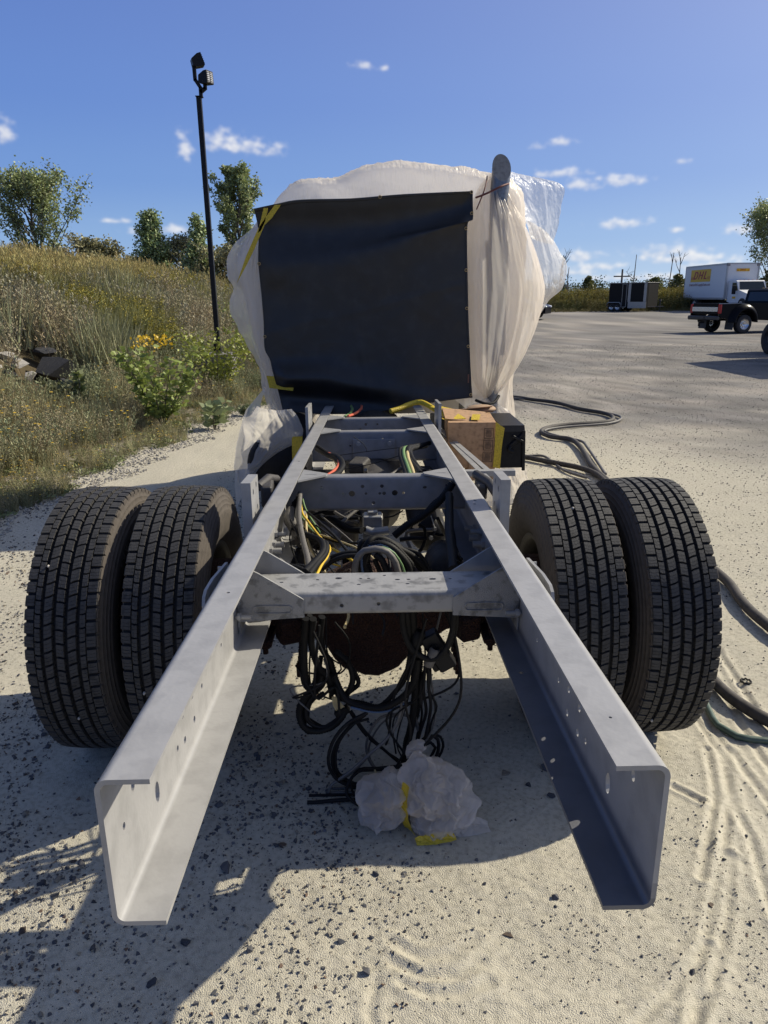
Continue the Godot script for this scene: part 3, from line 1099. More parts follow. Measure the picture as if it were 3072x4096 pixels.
	# upright body brackets outside the rails
	for q in [[-1, -2.56, 0.17, -0.12, 0.105], [1, -2.56, 0.17, -0.12, 0.105], [-1, -5.06, 0.33, -0.1, 0.125], [1, -5.06, 0.33, -0.1, 0.14]]:
		mb = MB.new()
		var sg: float = q[0]
		mb.at(FT * Transform3D(Basis(Vector3(0, 0, -1), Vector3(0, 1, 0), Vector3(sg, 0, 0)), Vector3(sg * 0.458, 0, q[1])))
		var wd: float = q[2]
		mb.plate(PackedVector2Array([W(0, q[3]), W(wd, q[3]), W(wd, q[4]), W(0, q[4])]), [[wd * 0.3, q[4] - 0.045, 0.009, 0.012], [wd * 0.72, q[4] - 0.03, 0.009, 0.012], [wd * 0.36, q[4] - 0.135, 0.009, 0.012], [wd * 0.76, q[4] - 0.12, 0.009, 0.012]], 0.036 if wd < 0.2 else 0.02)
		part(mb, "body_bracket", M.primer, t)
	# spring hangers outside the rails
	for sg in [-1.0, 1.0]:
		for ox in [0.444, 0.484]:
			mb = MB.new()
			mb.at(FT * Transform3D(Basis(Vector3(0, 0, -1), Vector3(0, 1, 0), Vector3(sg, 0, 0)), Vector3(sg * ox, 0, 0)))
			mb.plate(PackedVector2Array([W(1.86, -0.1), W(1.872, -0.078), W(1.9, -0.066), W(1.99, -0.064), W(2.2, -0.082), W(2.24, -0.16), W(2.2, -0.33), W(2.1, -0.37), W(1.98, -0.3), W(1.87, -0.2)]), [[2.12, -0.3, 0.018, 0.018]], 0.009)
			part(mb, "spring_hanger", M.primer, t)
		mb = MB.new()
		mb.at(FT)
		mb.box(V(sg * 0.49, -0.2, -2.21), V(0.06, 0.2, 0.008))
		mb.tube([V(sg * 0.44, -0.3, -2.12), V(sg * 0.55, -0.3, -2.12)], 0.017, 10)
		part(mb, "hanger_pin", M.primer, t)
		mb = MB.new()
		for k in 6:
			var ll := 0.72 - 0.1 * k
			var pts := []
			for j in 9:
				var s := -1.0 + j / 4.0
				pts.append(V(sg * 0.492, 0.66 - 0.013 * k + 0.09 * s * s * (ll / 0.72), -2.74 + s * ll))
			for j in 8:
				var a: Vector3 = pts[j]
				var b: Vector3 = pts[j + 1]
				var d := (b - a).normalized()
				mb.box((a + b) * 0.5, V(0.075, 0.012, a.distance_to(b)), Basis(Vector3(1, 0, 0), d.cross(Vector3(1, 0, 0)).normalized() * -1.0, d * -1.0))
		part(mb, "leaf_spring", M.dark_metal, t)
		for zz in [-2.62, -2.86]:
			for ox in [0.45, 0.535]:
				mb = MB.new()
				mb.tube([V(sg * ox, 0.72, zz), V(sg * ox, 0.385, zz)], 0.011, 8)
				mb.bolt(V(sg * ox, 0.43, zz), V(0, -1, 0), 0.02, 0.02)
				part(mb, "axle_bolt", M.rust, t)
		mb = MB.new()
		mb.box(V(sg * 0.492, 0.445, -2.74), V(0.15, 0.02, 0.34), Basis(), 0.004)
		mb.box(V(sg * 0.36, 0.47, -2.66), V(0.09, 0.1, 0.09), Basis(Vector3(0, 1, 0), 0.4), 0.012)
		part(mb, "axle_clamp", M.rust, t)
		mb = MB.new()
		mb.at(Transform3D(Basis(), Vector3(0, 0.52, -2.74)))
		mb.lathe([W(sg * 0.585, 0.0), W(sg * 0.585, 0.21), W(sg * 0.6, 0.216), W(sg * 0.83, 0.216), W(sg * 0.84, 0.12), W(sg * 1.13, 0.1), W(sg * 1.14, 0.0)], 28)
		part(mb, "brake_drum", M.rust, t)
		for k in 8:
			mb = MB.new()
			var a := TAU * k / 8
			mb.bolt(V(sg * 0.31, 0.40 + 0.02 * sin(a), -2.62 + 0.03 * (k - 4)), V(0, -1, 0), 0.011, 0.04 + 0.015 * (k % 3))
			part(mb, "axle_stud", M.rust, t)
	# rear axle with its round housing
	mb = MB.new()
	mb.at(Transform3D(Basis(), Vector3(0, 0.52, -2.74)))
	mb.lathe([W(-0.95, 0.0), W(-0.95, 0.062), W(-0.42, 0.066), W(-0.3, 0.09), W(-0.2, 0.155), W(-0.1, 0.2), W(0.0, 0.212), W(0.1, 0.2), W(0.18, 0.155), W(0.28, 0.09), W(0.4, 0.066), W(0.95, 0.062), W(0.95, 0.0)], 36)
	part(mb, "axle", M.rust, t)
	mb = MB.new()
	mb.ellip(V(-0.03, 0.515, -2.68), V(0.205, 0.245, 0.2), 40, 26, func(d: Vector3) -> float: return 1.0 + 0.055 * nz(d.x * 22.0, d.y * 22.0, d.z * 22.0) + 0.02 * nz(d.x * 70.0, d.y * 70.0, d.z * 70.0))
	part(mb, "axle_housing", M.rust, t)
	mb = MB.new()
	mb.tube([V(-0.02, 0.53, -2.95), V(-0.01, 0.6, -5.6)], 0.05, 14)
	part(mb, "drive_shaft", M.dark_metal, t)
	mb = MB.new()
	mb.at(Transform3D(Basis(Vector3(0, 0, 1), Vector3(0, 1, 0), Vector3(-1, 0, 0)), Vector3(0.0, 0.5, 0)))
	mb.lathe([W(-6.6, 0.0), W(-6.6, 0.3), W(-5.9, 0.27), W(-5.3, 0.22), W(-4.7, 0.2), W(-4.3, 0.16), W(-4.15, 0.09), W(-4.0, 0.08), W(-4.0, 0.0)], 24)
	mb.at(Transform3D())
	mb.box(V(0.02, 0.66, -4.35), V(0.16, 0.1, 0.14), Basis(Vector3(0, 1, 0), 0.4), 0.02)
	mb.box(V(-0.1, 0.7, -4.6), V(0.12, 0.08, 0.2), Basis(Vector3(0, 1, 0), -0.2), 0.02)
	part(mb, "gearbox", M.dark_metal, t)
	mb = MB.new()
	mb.box(V(-0.3, 0.73, -4.15), V(0.2, 0.02, 0.36), Basis(), 0.006)
	mb.box(V(-0.39, 0.78, -4.15), V(0.02, 0.12, 0.36), Basis(), 0.006)
	mb.box(V(-0.3, 0.66, -3.75), V(0.18, 0.03, 0.2), Basis(), 0.006)
	part(mb, "tray", M.black, t)
	mb = MB.new()
	mb.box(V(0.3, 0.62, -4.3), V(0.16, 0.2, 0.4), Basis(), 0.03)
	part(mb, "air_dryer", M.dark_metal, t)
	mb = MB.new()
	mb.box(V(-0.25, 0.45, -4.2), V(0.3, 0.16, 0.5), Basis(), 0.03)
	part(mb, "valve_box", M.dark_metal, t)
	for sg in [-1.0, 1.0]:
		mb = MB.new()
		mb.at(Transform3D(Basis(Vector3(0, 0, -1), Vector3(0, 1, 0), Vector3(1, 0, 0)), Vector3(sg * 0.3, 0.62, -3.0)))
		mb.lathe([W(-0.08, 0.0), W(-0.08, 0.06), W(-0.05, 0.078), W(0.0, 0.082), W(0.004, 0.09), W(0.012, 0.09), W(0.016, 0.082), W(0.09, 0.075), W(0.11, 0.05), W(0.11, 0.0)], 20)
		part(mb, "brake_chamber", M.dark_metal, t)
	# air tank on the right, valves
	mb = MB.new()
	mb.at(Transform3D(Basis(Vector3(0, 0, 1), Vector3(0, 1, 0), Vector3(-1, 0, 0)), Vector3(0.286, 0.515, -3.7)))
	mb.lathe([W(0.035, 0.0), W(0.03, 0.05), W(0.012, 0.086), W(-0.015, 0.1), W(-0.03, 0.103), W(-0.7, 0.103), W(-0.72, 0.09), W(-0.74, 0.0)], 28)
	var tank := part(mb, "air_tank", M.black, t)
	mb = MB.new()
	mb.bolt(V(0.295, 0.512, -3.665), V(0, 0, 1), 0.013, 0.012)
	part(mb, "tank_fitting", M.bare, tank)
	mb = MB.new()
	mb.bolt(V(0.29, 0.425, -3.7), V(0, -1, 0), 0.01, 0.02)
	mb.tube([V(0.29, 0.41, -3.7), V(0.292, 0.37, -3.69), V(0.289, 0.3, -3.68)], 0.0025, 5)
	part(mb, "drain_cord", M.bare, tank)
	mb = MB.new()
	mb.bolt(V(0.315, 0.56, -3.672), V(0, 0, 1), 0.012, 0.012)
	mb.tube([V(0.315, 0.56, -3.66), V(0.305, 0.6, -3.66), V(0.295, 0.63, -3.68)], 0.003, 5)
	part(mb, "tank_fitting", M.bare, tank)
	mb = MB.new()
	mb.box(V(0.215, 0.6, -3.62), V(0.03, 0.045, 0.002), Basis(Vector3(0, 0, 1), -0.3))
	part(mb, "paper_tag", mat(L(0.5, 0.43, 0.33), 0.8), tank)
	mb = MB.new()
	mb.box(V(-0.015, 0.685, -3.42), V(0.1, 0.075, 0.09), Basis(), 0.01)
	mb.box(V(-0.015, 0.73, -3.42), V(0.05, 0.02, 0.05), Basis(), 0.005)
	mb.tube([V(-0.05, 0.66, -3.36), V(-0.02, 0.65, -3.35), V(0.06, 0.655, -3.36)], 0.022, 10)
	mb.tube([V(0.0, 0.64, -3.42), V(0.0, 0.5, -3.42)], 0.02, 10)
	part(mb, "valve_block", M.metal_grey, t)
	mb = MB.new()
	mb.at(Transform3D(Basis(Vector3(0, 0, 1), 0.9) * Basis(Vector3(0, 1, 0), 0.4), Vector3(-0.21, 0.665, -3.2)))
	mb.lathe([W(-0.06, 0.0), W(-0.06, 0.03), W(-0.02, 0.034), W(-0.02, 0.055), W(0.0, 0.058), W(0.02, 0.055), W(0.03, 0.035), W(0.06, 0.03), W(0.065, 0.0)], 14)
	mb.box(V(0.02, 0.05, 0), V(0.04, 0.05, 0.03), Basis(), 0.006)
	part(mb, "relay_valve", M.hose_grey, t)
	mb = MB.new()
	mb.box(V(-0.12, 0.62, -3.05), V(0.08, 0.05, 0.06), Basis(Vector3(0, 0, 1), -0.3), 0.01)
	mb.box(V(-0.1, 0.57, -3.05), V(0.05, 0.06, 0.05), Basis(), 0.008)
	mb.tube([V(-0.08, 0.6, -3.05), V(-0.03, 0.6, -3.04)], 0.014, 8)
	part(mb, "valve", M.loom, t)
	mb = MB.new()
	mb.at(Transform3D(Basis(Vector3(0, 0, 1), -1.03), Vector3(0.2, 0.605, -2.2)))
	mb.box(V(0, 0, 0), V(0.145, 0.062, 0.05), Basis(), 0.006)
	mb.box(V(0.05, -0.04, 0), V(0.03, 0.02, 0.02), Basis(), 0.004)
	mb.bolt(V(-0.03, 0.0, 0.025), V(0, 0, 1), 0.012, 0.004)
	part(mb, "control_module", M.black, t)
	mb = MB.new()
	mb.at(Transform3D(Basis(Vector3(0, 0, 1), 0.5), Vector3(-0.135, 0.315, -2.3)))
	mb.box(V(0, 0, 0), V(0.055, 0.028, 0.03), Basis(), 0.005)
	part(mb, "connector", M.loom, t)
	for k in 6:
		mb = MB.new()
		mb.tube([V(-0.168 + 0.002 * k, 0.375, -2.3), V(-0.165 + 0.006 * k, 0.345, -2.295), V(-0.155 + 0.008 * k, 0.322, -2.295)], 0.0028, 5)
		part(mb, "wire", M.w_cream, t)
	# hoses, looms and wires
	var crng := RandomNumberGenerator.new()
	crng.seed = 91
	var runs := cable_list()
	var extra := []
	for q in runs:
		if q[0] in ["wire_loom", "cable"]:
			var s := Vector3(crng.randf_range(-0.02, 0.02), crng.randf_range(-0.03, 0.0), crng.randf_range(-0.04, -0.015))
			var cp := []
			for p in q[2]:
				cp.append(p + s + Vector3(crng.randf_range(-0.012, 0.012), crng.randf_range(-0.012, 0.012), 0))
			extra.append([q[0], q[1] * 0.75, cp, q[3], q[4]])
	# a tangle of thin leads that hang from the cross member to the bundle
	for k in 14:
		var a := Vector3(crng.randf_range(-0.25, -0.13) if k % 2 else crng.randf_range(0.09, 0.24), crng.randf_range(0.6, 0.78), crng.randf_range(-2.3, -2.12))
		var b := Vector3(crng.randf_range(-0.02, 0.14), crng.randf_range(0.03, 0.14), crng.randf_range(-2.4, -2.2))
		if k % 2 == 1:
			b = Vector3(crng.randf_range(-0.28, -0.1), crng.randf_range(0.28, 0.5), crng.randf_range(-2.35, -2.15))
		var m1 := a.lerp(b, 0.35) + Vector3(crng.randf_range(-0.09, 0.09), crng.randf_range(-0.16, 0.0), crng.randf_range(-0.05, 0.05))
		var m2 := a.lerp(b, 0.75) + Vector3(crng.randf_range(-0.13, 0.13), crng.randf_range(-0.08, 0.06), crng.randf_range(-0.05, 0.05))
		extra.append(["wire", crng.randf_range(0.0026, 0.0048), [a, m1, m2, b], ["rubber", "rubber", "loom", "hose_grey", "rubber", "rubber", "loom"][k % 7] if k != 99 else "w_blue", 0])
	for k in 16:
		var a := Vector3(crng.randf_range(-0.36, -0.25), crng.randf_range(0.72, 0.88), crng.randf_range(-3.2, -2.9))
		var b := Vector3(crng.randf_range(-0.3, 0.15), crng.randf_range(0.62, 0.74), crng.randf_range(-2.7, -2.2))
		var m1 := a.lerp(b, 0.4) + Vector3(crng.randf_range(-0.06, 0.06), crng.randf_range(-0.08, 0.06), 0)
		var m2 := a.lerp(b, 0.75) + Vector3(crng.randf_range(-0.08, 0.08), crng.randf_range(-0.06, 0.1), 0)
		extra.append(["wire", crng.randf_range(0.003, 0.006), [a, m1, m2, b], ["rubber", "w_cream", "rubber", "hose_grey", "w_yellow", "rubber", "rubber"][k % 7], 0])
	for k in 12:
		var a := Vector3(crng.randf_range(-0.3, 0.35), crng.randf_range(0.58, 0.8), crng.randf_range(-4.4, -2.9))
		var b := a + Vector3(crng.randf_range(-0.35, 0.35), crng.randf_range(-0.15, 0.1), crng.randf_range(-0.3, 0.5))
		var m1 := a.lerp(b, 0.5) + Vector3(crng.randf_range(-0.1, 0.1), crng.randf_range(-0.12, 0.04), crng.randf_range(-0.1, 0.1))
		extra.append(["hose", crng.randf_range(0.005, 0.012), [a, m1, b], "rubber" if k % 4 else "hose_grey", 0])
	runs.append_array(extra)
	for q in runs:
		mb = MB.new()
		var pts := []
		var r: float = q[1]
		for p in q[2]:
			pts.append(V(p.x, maxf(p.y, r), p.z))
		if q[4] == 1:
			mb.tube(pts, r, 8, 0.0042, 0.16)
		else:
			mb.tube(pts, r, 8, 0.02)
		part(mb, q[0], M[q[3]], t)
	# collars that bind the bundles
	for q in [[V(-0.335, 0.735, -3.02), 0.034, "hose_grey"], [V(0.0, 0.735, -2.33), 0.022, "hose_grey"], [V(0.125, 0.66, -2.17), 0.022, "rubber"], [V(0.175, 0.6, -2.16), 0.018, "hose_grey"]]:
		mb = MB.new()
		mb.at(Transform3D(Basis(Vector3(0, 0, 1), 1.2), q[0]))
		mb.lathe([W(-0.035, q[1] * 0.7), W(-0.03, q[1]), W(0.03, q[1]), W(0.035, q[1] * 0.7)], 14)
		part(mb, "collar", M[q[2]], t)
	# brackets, step box and black tank ahead of the wheels
	mb = MB.new()
	mb.box(V(0.66, 0.735, -4.2), V(0.36, 0.035, 0.05), Basis(), 0.003)
	mb.box(V(0.47, 0.72, -4.2), V(0.01, 0.16, 0.1))
	part(mb, "step_bracket", M.primer, t)
	for q in [[V(0.533, 0.72, -5.87), V(0.69, 0.74, -4.2)], [V(0.55, 0.72, -5.5), V(0.664, 0.74, -3.9)]]:
		mb = MB.new()
		var d: Vector3 = (q[1] - q[0])
		var z := d.normalized()
		var x := Vector3(0, 1, 0).cross(z).normalized()
		var bs := Basis(x, z.cross(x), z)
		mb.box((q[0] + q[1]) * 0.5, V(0.036, 0.004, d.length()), bs)
		mb.box((q[0] + q[1]) * 0.5 + bs * V(0.017, -0.02, 0), V(0.004, 0.036, d.length()), bs)
		part(mb, "angle_bar", M.primer, t)
	mb = MB.new()
	mb.at(Transform3D(Basis(Vector3(0, 0, -1), Vector3(0, 1, 0), Vector3(1, 0, 0)), Vector3(0.93, 0, -5.2)))
	mb.plate(PackedVector2Array([W(0, 0.53), W(0.62, 0.53), W(0.62, 0.84), W(0.03, 0.84), W(0, 0.8)]), [], 0.175)
	mb.at(Transform3D())
	mb.box(V(1.098, 0.66, -5.19), V(0.024, 0.3, 0.016), Basis(Vector3(0, 0, 1), 0.03), 0.004)
	part(mb, "step_box", M.black, t)
	mb = MB.new()
	mb.box(V(1.04, 0.73, -5.19), V(0.15, 0.028, 0.02), Basis(Vector3(0, 0, 1), 0.75), 0.005)
	mb.box(V(1.05, 0.75, -5.175), V(0.09, 0.02, 0.02), Basis(Vector3(0, 0, 1), -0.5), 0.005)
	mb.tube([V(1.0, 0.69, -5.18), V(0.985, 0.67, -5.175), V(1.02, 0.655, -5.175)], 0.012, 7)
	part(mb, "latch", M.black, t)
	mb = MB.new()
	mb.at(Transform3D(Basis(Vector3(0, 0, 1), Vector3(0, 1, 0), Vector3(-1, 0, 0)), Vector3(-0.72, 0.55, 0)))
	mb.lathe([W(-5.3, 0.0), W(-5.3, 0.2), W(-5.34, 0.235), W(-6.4, 0.235), W(-6.42, 0.0)], 30)
	part(mb, "fuel_tank", M.black, t)
	mb = MB.new()
	mb.box(V(-0.47, 0.94, -3.05), V(0.05, 0.1, 0.2), Basis(Vector3(0, 1, 0), 0.1), 0.012)
	mb.tube([V(-0.5, 0.98, -2.98), V(-0.47, 0.99, -3.1), V(-0.45, 0.96, -3.2)], 0.02, 8)
	part(mb, "spring_bracket", M.dark_metal, t)
	mb = MB.new()
	mb.box(V(0.475, 0.925, -3.15), V(0.05, 0.07, 0.24), Basis(Vector3(0, 1, 0), -0.12), 0.012)
	mb.tube([V(0.46, 0.97, -3.2), V(0.5, 0.965, -3.05), V(0.53, 0.92, -2.96)], 0.022, 8)
	part(mb, "spring_bracket", M.dark_metal, t)
	# the cab under its sheet, stack, front wheels
	mb = MB.new()
	mb.at(Transform3D(Basis(Vector3(0, 0, -1), Vector3(0, 1, 0), Vector3(1, 0, 0)), Vector3(-0.8, 0, -6.66)))
	mb.plate(PackedVector2Array([W(0, 0.95), W(0, 2.5), W(0.12, 2.5), W(0.6, 2.45), W(0.8, 1.95), W(0.85, 1.0), W(0.8, 0.7), W(0.1, 0.7)]), [], 1.6)
	mb.at(Transform3D())
	part(mb, "cab", mat(L(0.5, 0.47, 0.43), 0.5), t)
	for sg in [-1.0, 1.0]:
		mb = MB.new()
		mb.box(V(sg * 0.803, 1.95, -7.05), V(0.012, 0.6, 0.55), Basis(), 0.004)
		part(mb, "window", M.glass, t)
		mb = MB.new()
		mb.at(Transform3D(Basis(), Vector3(sg * 0.75, 0.5, -7.3)))
		mb.lathe([W(-0.11, 0.0), W(-0.11, 0.28), W(-0.14, 0.38), W(-0.12, 0.47), W(-0.1, 0.5), W(0.1, 0.5), W(0.12, 0.47), W(0.14, 0.38), W(0.11, 0.28), W(0.11, 0.0)], 28)
		part(mb, "front_tyre", M.tyre_black, t)
	mb = MB.new()
	mb.tube([V(1.08, 0.7, -6.56), V(1.08, 1.3, -6.56)], 0.055, 14)
	mb.tube([V(1.08, 1.25, -6.56), V(1.08, 2.2, -6.56)], 0.1, 18)
	var prev := PackedVector3Array()
	for j in 3:
		var ring := PackedVector3Array()
		for k in 24:
			var a := TAU * k / 24
			var o := V(cos(a) * 0.077, 0, sin(a) * 0.077)
			var yy := 2.2 if j == 0 else (2.55 if j == 1 else 2.765 - 0.115 * sin(a))
			ring.append(V(1.075 + (0.012 if j == 2 else 0.0), yy, -6.5) + o)
		if j > 0:
			for k in 24:
				var k2 := (k + 1) % 24
				var n0 := V(cos(TAU * k / 24), 0, sin(TAU * k / 24))
				var n1 := V(cos(TAU * k2 / 24), 0, sin(TAU * k2 / 24))
				mb.qs(prev[k], prev[k2], ring[k2], ring[k], n0, n1, n1, n0)
		prev = ring
	for k in 24:
		mb.ft(V(1.087, 2.765, -6.5), prev[k], prev[(k + 1) % 24], V(0, 0.6, 0.8))
	part(mb, "exhaust_stack", worn(L(0.2, 0.21, 0.23), 0.35, 4.0, "blotch", "", 0.0, 0.7), t)
	for c in t.get_children():
		c.position -= base
	# dual rear wheels
	var w := make_wheel(t)
	w.position = Vector3(-1.0725, 0.52, -2.725) - base
	w.rotation.x = 0.02
	for q in [[-0.7475, -2.725, 0.9], [0.7475, -2.765, 2.1], [1.0725, -2.765, 1.37]]:
		var d := dup(w, t, "wheel")
		d.position = Vector3(q[0], 0.52, q[1]) - base
		d.rotation.x = q[2]
		if q[0] > 0.0:
			d.rotation.y = 0.0
	return t

